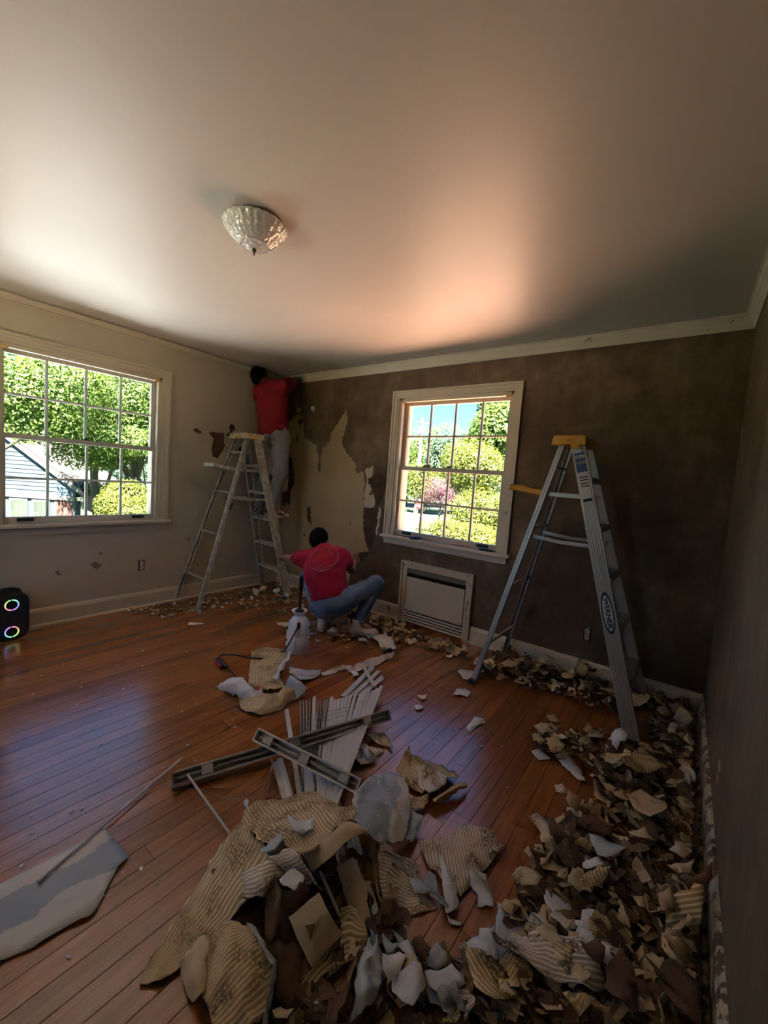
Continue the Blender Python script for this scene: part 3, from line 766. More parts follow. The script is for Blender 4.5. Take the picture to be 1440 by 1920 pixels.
# ------------------------------------------------------------------ ceiling lamp (switched off)
gm, nt, bs, out = new_mat('cut_glass')
bs.inputs['Base Color'].default_value = (0.86, 0.85, 0.80, 1); bs.inputs['Roughness'].default_value = 0.10
bs.inputs['Transmission Weight'].default_value = 0.12; bs.inputs['Specular IOR Level'].default_value = 0.9
v = coords(nt)
vo = N(nt, 'ShaderNodeTexVoronoi'); vo.inputs['Scale'].default_value = 75; nt.links.new(v, vo.inputs['Vector'])
bumpit(nt, bs, vo.outputs[0], 0.8, 0.0045)
LC = Vector((2.262, -2.065, H))
lamp = thing('ceiling_lamp', 'unlit cut glass ceiling lamp with dark finial', 'lamp', LC)
obj('canopy', MB().lathe([(0.03, 0), (0.075, 0), (0.075, -0.012), (0.05, -0.022), (0.03, -0.024)], LC, 28), M['trim'], lamp, smooth=True)
prof = [(0.128, -0.010), (0.139, -0.018), (0.138, -0.026), (0.128, -0.040), (0.112, -0.058), (0.092, -0.078), (0.072, -0.096), (0.068, -0.099), (0.068, -0.103), (0.062, -0.105), (0.058, -0.103), (0.040, -0.110), (0.020, -0.114), (0.004, -0.115)]
obj('shade', MB().lathe(prof, LC, 96, flute=0.022, nf=24), gm, lamp, smooth='all')
obj('finial', MB().lathe([(0.003, -0.112), (0.009, -0.116), (0.010, -0.124), (0.005, -0.130), (0.003, -0.140), (0.001, -0.145)], LC, 12), M['black'], lamp, smooth=True)

# ------------------------------------------------------------------ bare outlets
def outlet(name, label, c, u, n):
    c = Vector(c); u = Vector(u); n = Vector(n); z = Vector((0, 0, 1))
    root = thing(name, label, 'outlet', c, None)
    def ob(nm, w, h, d0, d1, m, cz=0, cu=0, par=root):
        ring = [(cu - w / 2, cz - h / 2), (cu + w / 2, cz - h / 2), (cu + w / 2, cz + h / 2), (cu - w / 2, cz + h / 2)]
        return obj(nm, MB().extrude(ring, c + n * d0, c + n * d1, u, z), m, par)
    ob('box', 0.052, 0.092, 0.0005, 0.003, M['dark'])
    ob('strap', 0.022, 0.088, 0.003, 0.005, mat('outlet_metal', (0.45, 0.42, 0.36), 0.4, 0.7))
    iv = mat('outlet_ivory', (0.50, 0.45, 0.34), 0.5)
    for s in (-1, 1):
        r = ob('receptacle', 0.034, 0.030, 0.003, 0.011, iv, cz=s * 0.020)
        for q in (-1, 1):
            ob('slot', 0.003, 0.010, 0.011, 0.0113, M['dark'], cz=s * 0.020 + 0.002, cu=q * 0.007, par=r)
    return root
outlet('wall_outlet', 'bare outlet without a cover plate low on the brown wall', (3.466, 0, 0.33), (1, 0, 0), (0, -1, 0))
outlet('wall_outlet', 'bare outlet without a cover plate under the wide window', (0, -1.557, 0.385), (0, 1, 0), (1, 0, 0))

# ------------------------------------------------------------------ paper left on the walls
def patch(name, pts, m, parent, n, lift, thick, seed, sub=4, jag=0.006, mapper=None):
    """thin torn-edged layer glued on a wall; pts are wall points in order"""
    rg = random.Random(seed)
    P = [Vector(p) for p in pts]; n = Vector(n)
    out = []
    for i, p in enumerate(P):
        q = P[(i + 1) % len(P)]
        k = max(1, int((q - p).length / 0.022))
        t = (q - p).normalized(); s = t.cross(n)
        for j in range(k):
            f = j / k
            off = 0 if (j == 0) else rg.gauss(0, jag)
            out.append(p.lerp(q, f) + s * off)
    u = n.orthogonal().normalized(); w = n.cross(u)
    co = [Vector((p.dot(u), p.dot(w))) for p in out]
    vs2, ed, fa, *_ = geometry.delaunay_2d_cdt(co, [(i, (i + 1) % len(co)) for i in range(len(co))], [], 1, 1e-5)
    d0 = P[0].dot(n)
    V = [u * c.x + w * c.y + n * (d0 + lift + thick) for c in vs2]
    B = [u * c.x + w * c.y + n * (d0 + lift) for c in vs2]
    nv = len(V); F = []
    cnt = {}
    for f in fa:
        a, b, c = V[f[0]], V[f[1]], V[f[2]]
        f = list(f)
        if (b - a).cross(c - a).dot(n) < 0: f.reverse()
        F.append(tuple(f)); F.append(tuple(nv + i for i in reversed(f)))
        for i in range(len(f)):
            e = (f[i], f[(i + 1) % len(f)]); cnt[e] = 1
    for (a, b) in list(cnt):
        if (b, a) not in cnt: F.append((b, a, nv + a, nv + b))
    return obj(name, MB().add(V + B, F), m, parent)
def zb2(zx, zy): return bw(330 + zx * 0.30218, 660 + zy * 0.30208)
def zl1(zx, zy): return lw(zx * 0.35424, 540 + zy * 0.35417)
def zl2(zx, zy): return lw(330 + zx * 0.30218, 660 + zy * 0.30208)
keep = [(0.002, 0, 0.14), (0.002, 0, 1.86)] + [zb2(*q) for q in [(735, 398), (765, 392), (785, 402), (792, 455), (800, 530), (842, 560), (878, 585), (874, 605), (886, 650), (884, 742), (897, 742), (900, 670), (912, 592),
     (950, 560), (965, 500), (985, 470), (1002, 448), (1030, 400), (1062, 358), (1066, 420), (1050, 490), (1032, 530), (1036, 590), (1060, 632), (1092, 660), (1115, 692), (1122, 760), (1150, 740), (1166, 745), (1172, 810),
     (1160, 870), (1168, 965), (1160, 1060), (1166, 1110), (1182, 1200), (1196, 1236), (1140, 1240), (1105, 1275), (1092, 1330), (1075, 1420), (1060, 1500)]]
e = keep[-1]; keep.append(Vector((e.x - .02, 0, 0.14)))
keep = [Vector((max(p[0], 0.002), 0, min(max(p[2], .14), 2.3))) for p in keep]
patch('wallpaper_layer', keep, M['paper_old'], wall_back, (0, -1, 0), 0.0, 0.0016, 5)
for i, pts in enumerate([
    [(690, 560), (705, 650), (720, 660), (735, 760), (735, 820), (715, 850), (705, 958), (690, 930), (675, 955), (655, 952), (658, 872), (688, 862), (698, 800), (690, 700)],
    [(748, 540), (760, 508), (766, 520), (752, 560), (742, 565)],
    [(818, 962), (834, 958), (838, 1000), (842, 1075), (822, 1052), (812, 1020)],
    [(792, 1132), (806, 1130), (802, 1145), (794, 1143)],
    [(760, 420), (784, 415), (780, 440), (765, 470)],
    [(1072, 1045), (1084, 1072), (1080, 1075)]]):
    p = [zb2(*q) for q in pts]; p = [Vector((max(a.x, 0.004), 0, a.z)) for a in p]
    patch('torn_patch', p, M['torn_brown'], wall_back, (0, -1, 0), 0.0016, 0.0006, 20 + i, jag=0.004)
# lighter paper tatters beside the window
for i, (pts, mk) in enumerate([
    ([(1176, 730), (1228, 705), (1222, 760), (1204, 790), (1216, 850), (1190, 905), (1170, 860), (1186, 800)], 'paper_white'),
    ([(1166, 872), (1232, 890), (1236, 952), (1205, 970), (1168, 958)], 'paper_white'),
    ([(1275, 780), (1288, 770), (1268, 850), (1252, 880), (1256, 830)], 'paper_old'),
    ([(1254, 1000), (1262, 940), (1272, 1000), (1258, 1090), (1246, 1140), (1238, 1120), (1250, 1060)], 'paper_white'),
    ([(1170, 968), (1248, 966), (1250, 1050), (1240, 1140), (1215, 1218), (1182, 1195), (1166, 1100)], 'torn_brown'),
    ([(1190, 790), (1262, 745), (1292, 770), (1310, 800), (1300, 870), (1268, 935), (1238, 950), (1234, 880), (1215, 850)], 'torn_brown'),
    ([(840, 335), (860, 335), (858, 368), (842, 365)], 'paper_white'),
    ([(1035, 210), (1040, 300), (1050, 330), (1060, 240)], 'paper_white') if False else ([(745, 340), (780, 345), (770, 385), (748, 378)], 'paper_old'),
    ([(1100, 1290), (1160, 1245), (1200, 1250), (1160, 1300), (1110, 1330)], 'torn_brown')]):
    p = [zb2(*q) for q in pts]
    patch('torn_patch', p, M[mk], wall_back, (0, -1, 0), 0.0 if mk != 'paper_white' else 0.0004, 0.0012 + 0.0002 * i, 40 + i, jag=0.006)
for i, (f_, pts, mk) in enumerate([
    (zl2, [(108, 482), (130, 470), (140, 485), (164, 500), (140, 506), (118, 494)], 'torn_brown'),
    (zl2, [(205, 500), (240, 498), (300, 505), (296, 560), (305, 580), (285, 620), (258, 662), (225, 650), (222, 590), (235, 540), (215, 515)], 'torn_brown'),
    (zl2, [(332, 462), (346, 445), (362, 460), (368, 482), (350, 492), (345, 520), (305, 525), (335, 500)], 'torn_brown'),
    (zl2, [(385, 600), (405, 590), (415, 625), (395, 630)], 'torn_brown'),
    (zl2, [(320, 985), (336, 930), (358, 940), (345, 975)], 'torn_brown'),
    (zl2, [(300, 905), (480, 905), (470, 915), (320, 918)], 'torn_brown'),
    (zl1, [(478, 1462), (505, 1448), (540, 1462), (520, 1488), (495, 1482)], 'torn_grey'),
    (zl1, [(288, 1505), (310, 1490), (328, 1520), (305, 1522)], 'torn_grey'),
    (zl1, [(524, 1400), (536, 1394), (540, 1410), (528, 1412)], 'torn_grey'),
    (zl1, [(994, 1320), (1004, 1320), (1000, 1345), (995, 1340)], 'torn_grey')]):
    p = [f_(*q) for q in pts]
    patch('torn_patch', p, M[mk], wall_left, (1, 0, 0), 0.0, 0.001, 60 + i, jag=0.005)

slat_like = mat('pale_plastic_handle', (0.5, 0.48, 0.45), 0.5)
# ------------------------------------------------------------------ ladders
alu = mat('brushed_aluminium', (0.42, 0.40, 0.37), 0.42, 0.7, c2=(0.47, 0.45, 0.42), vs_=5, bump=0.05, bs_=60, stretch=(1, 1, .2))
alu_dark = mat('dark_step_grip', (0.14, 0.13, 0.12), 0.55, 0.4)
yel = mat('yellow_plastic', (0.62, 0.31, 0.02), 0.45, c2=(0.68, 0.36, 0.03), vs_=8)
m, nt, bs, out = new_mat('paint_splattered_aluminium')
v = coords(nt)
base = ramp(nt, noise_n(nt, v, 7, 4), [(0.3, (0.34, 0.31, 0.26)), (0.7, (0.44, 0.41, 0.35))])
sp1 = ramp(nt, noise_n(nt, v, 22, 6, 0.7), [(0.50, 0.0), (0.55, 1.0)])
c1_ = mixc(nt, sp1, base, (0.62, 0.58, 0.48))
sp2 = ramp(nt, noise_n(nt, v, 55, 4, 0.7), [(0.66, 0.0), (0.69, 1.0)])
nt.links.new(mixc(nt, sp2, c1_, (0.10, 0.07, 0.05)), bs.inputs['Base Color'])
bs.inputs['Roughness'].default_value = 0.6; bs.inputs['Metallic'].default_value = 0.15
M['alu_paint'] = m
yel_paint = mat('paint_crusted_yellow_plastic', (0.60, 0.34, 0.05), 0.6, c2=(0.62, 0.57, 0.44), vs_=16, lo=0.42, hi=0.55)
white_tag = mat('white_label', (0.62, 0.62, 0.60), 0.5)
blue_tag = mat('blue_label', (0.02, 0.07, 0.22), 0.5)
navy = mat('navy_label', (0.012, 0.018, 0.07), 0.5)
ink = mat('black_ink', (0.012, 0.012, 0.014), 0.5)

def ladder(label, loc, front_foot, back_foot, top_front, top_back, side_dir, bw_bot, bw_top, H_, mrail, mcap, nsteps, fw_, mshelf, sp_=0.291, cap_h=0.06):
    """front_foot/back_foot: centre points (mid between the two rails) on the floor; side_dir: horizontal unit across the ladder"""
    root = thing('step_ladder', label, 'ladder', loc)
    S = Vector(side_dir).normalized()
    F0, B0, F1, B1 = [Vector(p) for p in (front_foot, back_foot, top_front, top_back)]
    out = (F0 - B0); out.z = 0; out.normalize()
    def fr(t, s): return F0.lerp(F1, t) + S * (s * ((1 - t) * bw_bot + t * bw_top) / 2)
    def br(t, s): return B0.lerp(B1, t) + S * (s * ((1 - t) * bw_bot * 0.98 + t * bw_top * 0.92) / 2)
    rails = {}
    for s in (1, -1):
        p, q = fr(0.015, s), fr(1, s)
        d = (q - p).normalized(); n_ = (out - d * out.dot(d)).normalized()
        # C channel, web facing outwards, with ribs
        w = fw_; th = 0.004; fl_ = 0.026
        sd = S * s
        sd = (sd - d * sd.dot(d)).normalized()
        ring = [(-w/2, -fl_), (-w/2 + th, -fl_), (-w/2 + th, -th), (w/2 - th, -th), (w/2 - th, -fl_), (w/2, -fl_), (w/2, 0)]
        nr = 5
        for k in range(nr, 0, -1):
            c = -w/2 + k * w / (nr + 1)
            ring += [(c + 0.003, 0), (c, 0.0016), (c - 0.003, 0)]
        ring.append((-w/2, 0))
        rails[s] = obj('front_rail', MB().extrude(ring, p, q, n_, sd), mrail, root)
        p2, q2 = br(0.012, s), br(1, s)
        d2 = (q2 - p2).normalized(); n2 = (out - d2 * out.dot(d2)).normalized()
        sd2 = S * s; sd2 = (sd2 - d2 * sd2.dot(d2)).normalized()
        w2 = fw_ * 0.42
        ring2 = [(-w2/2, -0.024), (-w2/2 + .003, -0.024), (-w2/2 + .003, -.003), (-.004, -.003), (0, .0015), (.004, -.003), (w2/2 - .003, -.003), (w2/2 - .003, -.024), (w2/2, -.024), (w2/2, 0), (-w2/2, 0)]
        obj('rear_rail', MB().extrude(ring2, p2, q2, n2, sd2), mrail, root)
        # shoes
        for pp, ww in ((fr(0, s), fw_), (br(0, s), w2)):
            obj('rubber_foot', MB().box((pp.x - (abs(out.x) * ww / 2 + abs(S.x) * .018 + .002), pp.y - (abs(out.y) * ww / 2 + abs(S.y) * .018 + .002), 0.001), (pp.x + (abs(out.x) * ww / 2 + abs(S.x) * .018 + .002), pp.y + (abs(out.y) * ww / 2 + abs(S.y) * .018 + .002), 0.03)), M['black'] if mrail is alu else mrail, root)
    # steps
    for k in range(nsteps):
        t = (k + 1) * sp_ / H_
        if t > 0.93: break
        a, b = fr(t, 1), fr(t, -1)
        a = a + out * 0.004; b = b + out * 0.004
        dep_ = 0.082
        mb = MB().bar(a - S * .005, b + S * .005, dep_, 0.006, out)
        mb.bar(a - S * .005 + out * dep_ / 2 - Vector((0, 0, .014)), b + S * .005 + out * dep_ / 2 - Vector((0, 0, .014)), 0.005, 0.034, out)
        mb.bar(a - S * .005 - out * dep_ / 2 - Vector((0, 0, .010)), b + S * .005 - out * dep_ / 2 - Vector((0, 0, .010)), 0.005, 0.026, out)
        st = obj('step', mb, mrail, root)
        for r_ in range(5):
            o_ = out * (-0.03 + r_ * 0.015) + Vector((0, 0, .004))
            obj('tread_rib', MB().bar(a - S * .02 + o_, b + S * .02 + o_, 0.004, 0.003, out), alu_dark if mrail is alu else mrail, st)
        # knee brace under the lowest step
        if k == 0:
            for s in (1, -1):
                e0_ = fr(t, s) - S * (s * 0.17); e1_ = fr(0.03, s) - S * s * .01
                obj('knee_brace', MB().bar(e0_ - Vector((0, 0, .02)), e1_, 0.022, 0.003, out), mrail, root)
    # rear horizontals
    for zt in (0.17, 0.42, 0.66, 0.9):
        a, b = br(zt, 1), br(zt, -1)
        obj('rear_brace', MB().bar(a, b, 0.022, 0.014, out, c=.003), mrail, root)
    # spreaders
    for s in (1, -1):
        zt = 0.63
        a = br(zt, s) - S * s * .028; b = fr(zt * 0.985, s) - S * s * .03
        mid = a.lerp(b, 0.5) - Vector((0, 0, 0.012))
        obj('spreader', MB().bar(a, mid, 0.004, 0.022, S).bar(mid - (mid - a).normalized() * .02, b, 0.004, 0.022, S), mrail, root)
    # cap
    ct = F1.lerp(B1, 0.5)
    hw = bw_top / 2 + 0.028; hd = (F1 - B1).length / 2 + 0.052
    z0, z1 = H_ - cap_h, H_
    V = []
    for (zz, e) in ((z0, 0.008), (z1 - 0.006, 0.0), (z1, -0.006)):
        for a, b in ((-1, -1), (1, -1), (1, 1), (-1, 1)):
            V.append(Vector((ct.x, ct.y, zz)) + S * (a * (hw + e)) + out * (b * (hd + e)))
    F_ = [(3, 2, 1, 0), (8, 9, 10, 11)]
    for i in range(2):
        for j in range(4):
            F_.append((i*4+j, i*4+(j+1) % 4, (i+1)*4+(j+1) % 4, (i+1)*4+j))
    cp = obj('cap', MB().add(V, F_), mcap, root, bevel=0.006)
    for a, b, r_ in ((-.55, .2, .012), (.55, .2, .012), (0, -.3, .018), (-.2, .3, .008), (.2, .3, .008)):
        cc = Vector((ct.x, ct.y, z1 + .0006)) + S * (a * hw) + out * (b * hd)
        obj('tool_hole', MB().tube([cc - Vector((0, 0, .004)), cc], r_, 14), M['dark'], cp)
    for s in (1, -1):
        for kx in (-.6, 0, .6):
            cc = Vector((ct.x, ct.y, z0 + .03)) + S * (s * (hw + .006)) + out * (kx * hd)
            obj('rivet', MB().tube([cc - S * s * .006, cc + S * s * .002], 0.006, 8), mrail, cp)
        # scalloped tab under the cap
        cc = F1 + S * (s * (hw + .002)); cc.z = z0
        obj('cap_tab', MB().bar(cc + Vector((0, 0, .006)), cc - Vector((0, 0, .022)), 0.05, 0.006, out, c=.002), mcap, cp)
    if mshelf:
        zt = 0.795
        for s in (1, -1):
            a = fr(zt * 1.0, s) - S * s * .03; b = br(zt, s) - S * s * .03
            d = (b - a).normalized(); e = b + d * 0.02
            obj('shelf_arm', MB().bar(a, e, 0.004, 0.026, S), mrail, root)
        a = br(zt, 1); b = br(zt, -1); back = -out
        sp = obj('pail_shelf', MB().bar((a + b) / 2 + back * 0.0, (a + b) / 2 + back * 0.235 + Vector((0, 0, .03)), (a - b).length - 0.075, 0.036, S, c=.008), mshelf, root)
        for k in (-.3, 0, .3):
            cc = (a + b) / 2 + back * 0.12 + S * k * (a - b).length * .8 + Vector((0, 0, .0345))
            obj('shelf_slot', MB().box((cc.x - .022, cc.y - .022, cc.z - .002), (cc.x + .022, cc.y + .022, cc.z + .002)), M['dark'], sp)
    return root, fr, br, rails, S, out

# newer ladder on the right, broad side towards the camera
LH = 1.683
ladR, frR, brR, railsR, SR, outR = ladder('clean aluminium step ladder with yellow cap standing among the debris',
    (3.37, -.38, 0), (3.845, -.385, 0), (2.905, -.375, 0), (3.365, -.375, LH - .03), (3.285, -.375, LH - .03), (0, 1, 0), 0.590, 0.262, LH, alu, yel, 5, 0.078, yel)
# labels on the near front rail
def rail_frame(t, s=-1):
    p = frR(t, s); d = (frR(1, s) - frR(0, s)).normalized()
    sd = SR * s; sd = (sd - d * sd.dot(d)).normalized()
    n_ = (outR - d * outR.dot(d)).normalized()
    return p, d, sd, n_
def rail_tag(nm, t0, t1, w, m, off, par, lift=0.0024):
    p, d, sd, n_ = rail_frame(t0); q = rail_frame(t1)[0]
    return obj(nm, MB().extrude([(-w / 2 + off, lift - .0006), (w / 2 + off, lift - .0006), (w / 2 + off, lift), (-w / 2 + off, lift)], p, q, n_, sd), m, par)
nr_ = railsR[-1]
rail_tag('sticker', 0.775, 0.945, 0.052, white_tag, 0.0, nr_)
rail_tag('blue_sticker', 0.885, 0.955, 0.058, blue_tag, 0.0, nr_, 0.003)
def rtext(nm, s, size, m, t, off=0.0, lift=0.0033, along=False, sx=1.0, bold=0.0):
    p, d, sd, n_ = rail_frame(t)
    if along: return text_obj(nm, s, size, m, nr_, p + sd * lift + n_ * off, -d, n_, sx, bold)
    return text_obj(nm, s, size, m, nr_, p + sd * lift + n_ * off, n_, d, sx, bold)
rtext('lettering', '250lb', 0.026, white_tag, t=0.940, bold=0.0008)
rtext('lettering', '113 kg', 0.020, white_tag, t=0.918, bold=0.0006)
for k, t in enumerate((0.868, 0.858, 0.846, 0.836)):
    rail_tag('printed_line', t - .004, t, 0.044, ink, 0.0, nr_, 0.0028)
rail_tag('printed_line', 0.779, 0.790, 0.048, ink, 0.0, nr_, 0.0028)
# oval maker badge
p, d, sd, n_ = rail_frame(0.405)
def oval(nm, a, b, m, lift):
    ring = [(math.cos(k / 32 * 6.2832) * a, math.sin(k / 32 * 6.2832) * b) for k in range(32)]
    return obj(nm, MB().extrude(ring, p + sd * (lift - .0006), p + sd * lift, d, n_), m, nr_)
oval('badge', 0.118, 0.031, navy, 0.0026); oval('badge_field', 0.100, 0.024, white_tag, 0.0031)
rtext('lettering', 'WERNER', 0.034, navy, t=0.405, lift=0.0036, along=True, sx=1.25, bold=0.0012)

# older paint-splattered ladder in the far corner
d_ = Vector((0.07, 1.0, 0)).normalized(); s_ = Vector((d_.y, -d_.x, 0))
bf = Vector((0.245, -1.255, 0)); ff_ = bf + d_ * 0.985
tc_ = bf.lerp(ff_, 0.56)
ladL, frL, brL, railsL, SL, outL = ladder('old paint-splattered step ladder in the far corner with a person on it',
    (tc_.x, tc_.y, 0), ff_, bf, tc_ + d_ * .05 + Vector((0, 0, 1.66)), tc_ - d_ * .05 + Vector((0, 0, 1.66)), s_, 0.50, 0.25, 1.69, M['alu_paint'], yel_paint, 5, 0.078, M['alu_paint'], 0.281)

# ------------------------------------------------------------------ speaker with coloured light rings
blk = mat('black_speaker_plastic', (0.012, 0.012, 0.014), 0.5, bump=0.1, bs_=300)
SPW, SPH, SPD = 0.205, 0.342, 0.17
sp_c = Vector((0.135, -2.500, 0))
spk = thing('party_speaker', 'black upright party speaker with two colourful light rings by the cream wall', 'speaker', sp_c)
fa = (CAM - sp_c); fa.z = 0; fa.normalize(); fa = (fa + Vector((0.55, 0.25, 0))).normalized()
su = Vector((0, 0, 1)).cross(fa)
def rounded(w, h, r, n=6):
    pts = []
    for cx_, cz_, a0 in ((w/2 - r, h - r, 0), (-w/2 + r, h - r, 90), (-w/2 + r, r, 180), (w/2 - r, r, 270)):
        for k in range(n + 1):
            a = math.radians(a0 + 90 * k / n); pts.append((cx_ + math.cos(a) * r, cz_ + math.sin(a) * r))
    return pts
ring = rounded(SPW, SPH, 0.075)
obj('body', MB().extrude(ring, sp_c - fa * SPD / 2, sp_c + fa * SPD / 2, su, (0, 0, 1)), blk, spk, bevel=0.012)
obj('grille', MB().extrude([(a * .88, (b - SPH/2) * .93 + SPH/2) for a, b in ring], sp_c + fa * SPD / 2, sp_c + fa * (SPD / 2 + .006), su, (0, 0, 1)), mat('speaker_mesh', (0.008, 0.008, 0.009), 0.7, bump=.5, bs_=500), spk)
hpts = [sp_c + su * x + Vector((0, 0, SPH + z)) for x, z in ((-.075, -.03), (-.06, .004), (-.03, .015), (0, .018), (.03, .015), (.06, .004), (.075, -.03))]
obj('handle', MB().tube(hpts, 0.009, 8), blk, spk, smooth=True)
import colorsys
for (zc, h0) in ((0.262, 0.55), (0.068, 0.08)):
    cc = sp_c + fa * (SPD / 2 + .008) + Vector((0, 0, zc))
    obj('driver_cone', MB().lathe([(0.031, 0.0), (0.028, -.002), (0.018, -.004), (0.012, 0.001), (0.002, 0.003)], cc, 24, axis=fa), M['black'], spk, smooth=True)
    for k in range(16):
        a0 = math.radians(10 + k * 22.5); a1 = math.radians(10 + (k + 1) * 22.5)
        if k in (3, 11): a1 -= .17
        hh = (h0 - k / 16.0) % 1.0
        r, g, b = colorsys.hsv_to_rgb(hh, 0.62, 1.0)
        pts = [cc + (su * math.cos(a0 + (a1 - a0) * q / 3) + Vector((0, 0, 1)) * math.sin(a0 + (a1 - a0) * q / 3)) * 0.036 for q in range(4)]
        obj('light_ring', MB().tube(pts, 0.0042, 6), emit('ring_glow_%d_%d' % (k, int(zc * 100)), (r, g, b), 0.45), spk)

# ------------------------------------------------------------------ pump sprayer
sc_ = Vector((1.715, -1.165, 0))
spr = thing('pump_sprayer', 'white plastic pump sprayer with black handle standing on the floor', 'sprayer', sc_)
tank_m, nt, bs, out = new_mat('translucent_white_plastic')
bs.inputs['Base Color'].default_value = (0.74, 0.76, 0.80, 1); bs.inputs['Roughness'].default_value = 0.4
bs.inputs['Subsurface Weight'].default_value = 0.0
R_ = 0.088
obj('tank', MB().lathe([(R_ * .80, 0.004), (R_ * .92, 0.0), (R_ * .97, 0.012), (R_ * 1.0, 0.06), (R_ * 1.0, 0.130), (R_ * .985, 0.133), (R_ * .99, 0.138), (R_, 0.15), (R_ * .97, 0.19), (R_ * .86, 0.225), (R_ * .66, 0.252), (R_ * .45, 0.270), (R_ * .42, 0.276)], sc_, 36), tank_m, spr, smooth='all')
obj('funnel', MB().lathe([(R_ * .40, 0.272), (R_ * .44, 0.286), (R_ * .62, 0.304), (R_ * .68, 0.314), (R_ * .66, 0.316), (R_ * .50, 0.302), (R_ * .36, 0.29), (R_ * .2, 0.288)], sc_, 32), tank_m, spr, smooth='all')
obj('pump_cap', MB().lathe([(0.030, 0.288), (0.032, 0.308), (0.028, 0.320), (0.014, 0.322)], sc_, 20, flute=.04, nf=10), M['black'], spr, smooth=True)
obj('pump_rod', MB().tube([sc_ + Vector((0, 0, .31)), sc_ + Vector((0, 0, .52))], 0.010, 10), M['black'], spr, smooth=True)
obj('pump_handle', MB().tube([sc_ + Vector((0, 0, .47)), sc_ + Vector((0, 0, .48)), sc_ + Vector((0, 0, .565)), sc_ + Vector((0, 0, .575))], [0.013, 0.017, 0.017, 0.012], 12), M['black'], spr, smooth=True)
tcam = (CAM - sc_); tcam.z = 0; tcam.normalize(); sd_ = Vector((0, 0, 1)).cross(tcam)
pr_c = sc_ + tcam * (R_ * .74) + Vector((0, 0, .232))
obj('outlet_port', MB().tube([pr_c - tcam * .02, pr_c + tcam * .012, pr_c + tcam * .014 + Vector((0, 0, -.03))], [0.014, 0.013, 0.009], 10), M['black'], spr, smooth=True)
for k_ in (-1, 1):
    for zz in (.10, .19):
        c = sc_ + (sd_ * k_ * .93 + tcam * .34).normalized() * R_ + Vector((0, 0, zz))
        obj('strap_lug', MB().lathe([(0.010, -0.004), (0.010, 0.004), (0.006, 0.007)], c, 10, axis=(sd_ * k_ * .93 + tcam * .34)), M['black'], spr)
def spline(P, n=8):
    P = [Vector(p) for p in P]; Q = [P[0]] + P + [P[-1]]; outp = []
    for i in range(1, len(Q) - 2):
        for k in range(n):
            t = k / n; a, b, c, d = Q[i-1], Q[i], Q[i+1], Q[i+2]
            outp.append(0.5 * ((2*b) + (-a+c)*t + (2*a-5*b+4*c-d)*t*t + (-a+3*b-3*c+d)*t*t*t))
    outp.append(P[-1]); return outp
hose = [pr_c + tcam * .010, pr_c + tcam * .035 - sd_ * .015 - Vector((0, 0, .03)), sc_ + tcam * .115 - sd_ * .05 + Vector((0, 0, .13)), sc_ + tcam * .13 - sd_ * .09 + Vector((0, 0, .06)), fl(528, 1222, .012), fl(505, 1233, .012), fl(470, 1234, .03), fl(440, 1228, .045), fl(415, 1228, .03), fl(408, 1238, .022)]
obj('hose', MB().tube(spline(hose, 8), 0.0055, 8), M['black'], spr, smooth=True)
g0, g1 = fl(405, 1236, .02), fl(426, 1252, .02)
obj('spray_handle', MB().tube([g0, g0.lerp(g1, .3), g0.lerp(g1, .7), g1], [.009, .016, .017, .010], 10), M['black'], spr, smooth=True)
red_p = mat('red_plastic', (0.36, 0.02, 0.015), 0.4)
obj('trigger', MB().bar(g0.lerp(g1, .25) + Vector((-.01, -.02, 0)), g0.lerp(g1, .8) + Vector((-.012, -.022, -.004)), 0.020, 0.014, (0, 0, 1), c=.004), red_p, spr)
wn1 = fl(450, 1274, .03); wn2 = fl(482, 1292, .05)
obj('spray_wand', MB().tube([g1, wn1, wn2], 0.005, 8), M['black'], spr, smooth=True)
obj('nozzle', MB().lathe([(0.006, -.012), (0.016, -.008), (0.014, .004), (0.008, .014), (0.003, .018)], wn2, 12, axis=(wn2 - wn1)), red_p, spr, smooth=True)

# marks on the grey-brown wall
for i, pts in enumerate([[(1347, 1424), (1351, 1425), (1351, 1445), (1347, 1447)], [(1344, 1450), (1348, 1452), (1346, 1470), (1343, 1466)], [(1394, 640), (1397, 640), (1395, 668), (1392, 664)], [(1391, 800), (1393, 800), (1390, 832), (1388, 826)]]):
    p = [on(*q, 0, W) for q in pts]
    patch('torn_patch', p, M['paper_old'], wall_right, (-1, 0, 0), 0.0, 0.0008, 90 + i, jag=0.002)
# things left on the window sill
SZ = WIN2[2] - 0.002
blue_tape = mat('dark_blue_tape', (0.02, 0.035, 0.13), 0.5)
tp = bw(778, 1003, -0.02); tp.z = SZ
t_ = thing('tape_roll', 'dark blue roll of tape on the street window sill', 'tape', tp)
obj('roll', MB().lathe([(0.026, 0.001), (0.047, 0.001), (0.049, 0.004), (0.049, 0.020), (0.047, 0.023), (0.026, 0.023)], tp, 28), blue_tape, t_, smooth=True)
obj('core', MB().lathe([(0.024, 0.0015), (0.026, 0.0015), (0.026, 0.0225), (0.024, 0.0225)], tp, 24), M['torn_grey'], t_)
def scraper(label, px0, px1, m1, m2):
    a = bw(*px0, -0.022); b = bw(*px1, -0.022); a.z = b.z = SZ + 0.008
    r = thing('scraper', label, 'scraper', (a.x, a.y, SZ))
    obj('blade', MB().bar(a, a.lerp(b, .45), 0.030, 0.0025, (0, 1, 0)), m1, r)
    obj('handle', MB().bar(a.lerp(b, .45), b, 0.022, 0.014, (0, 1, 0), c=.004), m2, r)
scraper('pale flat scraper at the middle of the street window sill', (810, 1012), (846, 1022), alu, slat_like)
scraper('dark handled scraper at the end of the street window sill', (880, 1030), (922, 1040), alu, M['black'])
sc0 = bw(799, 876, 0.03)
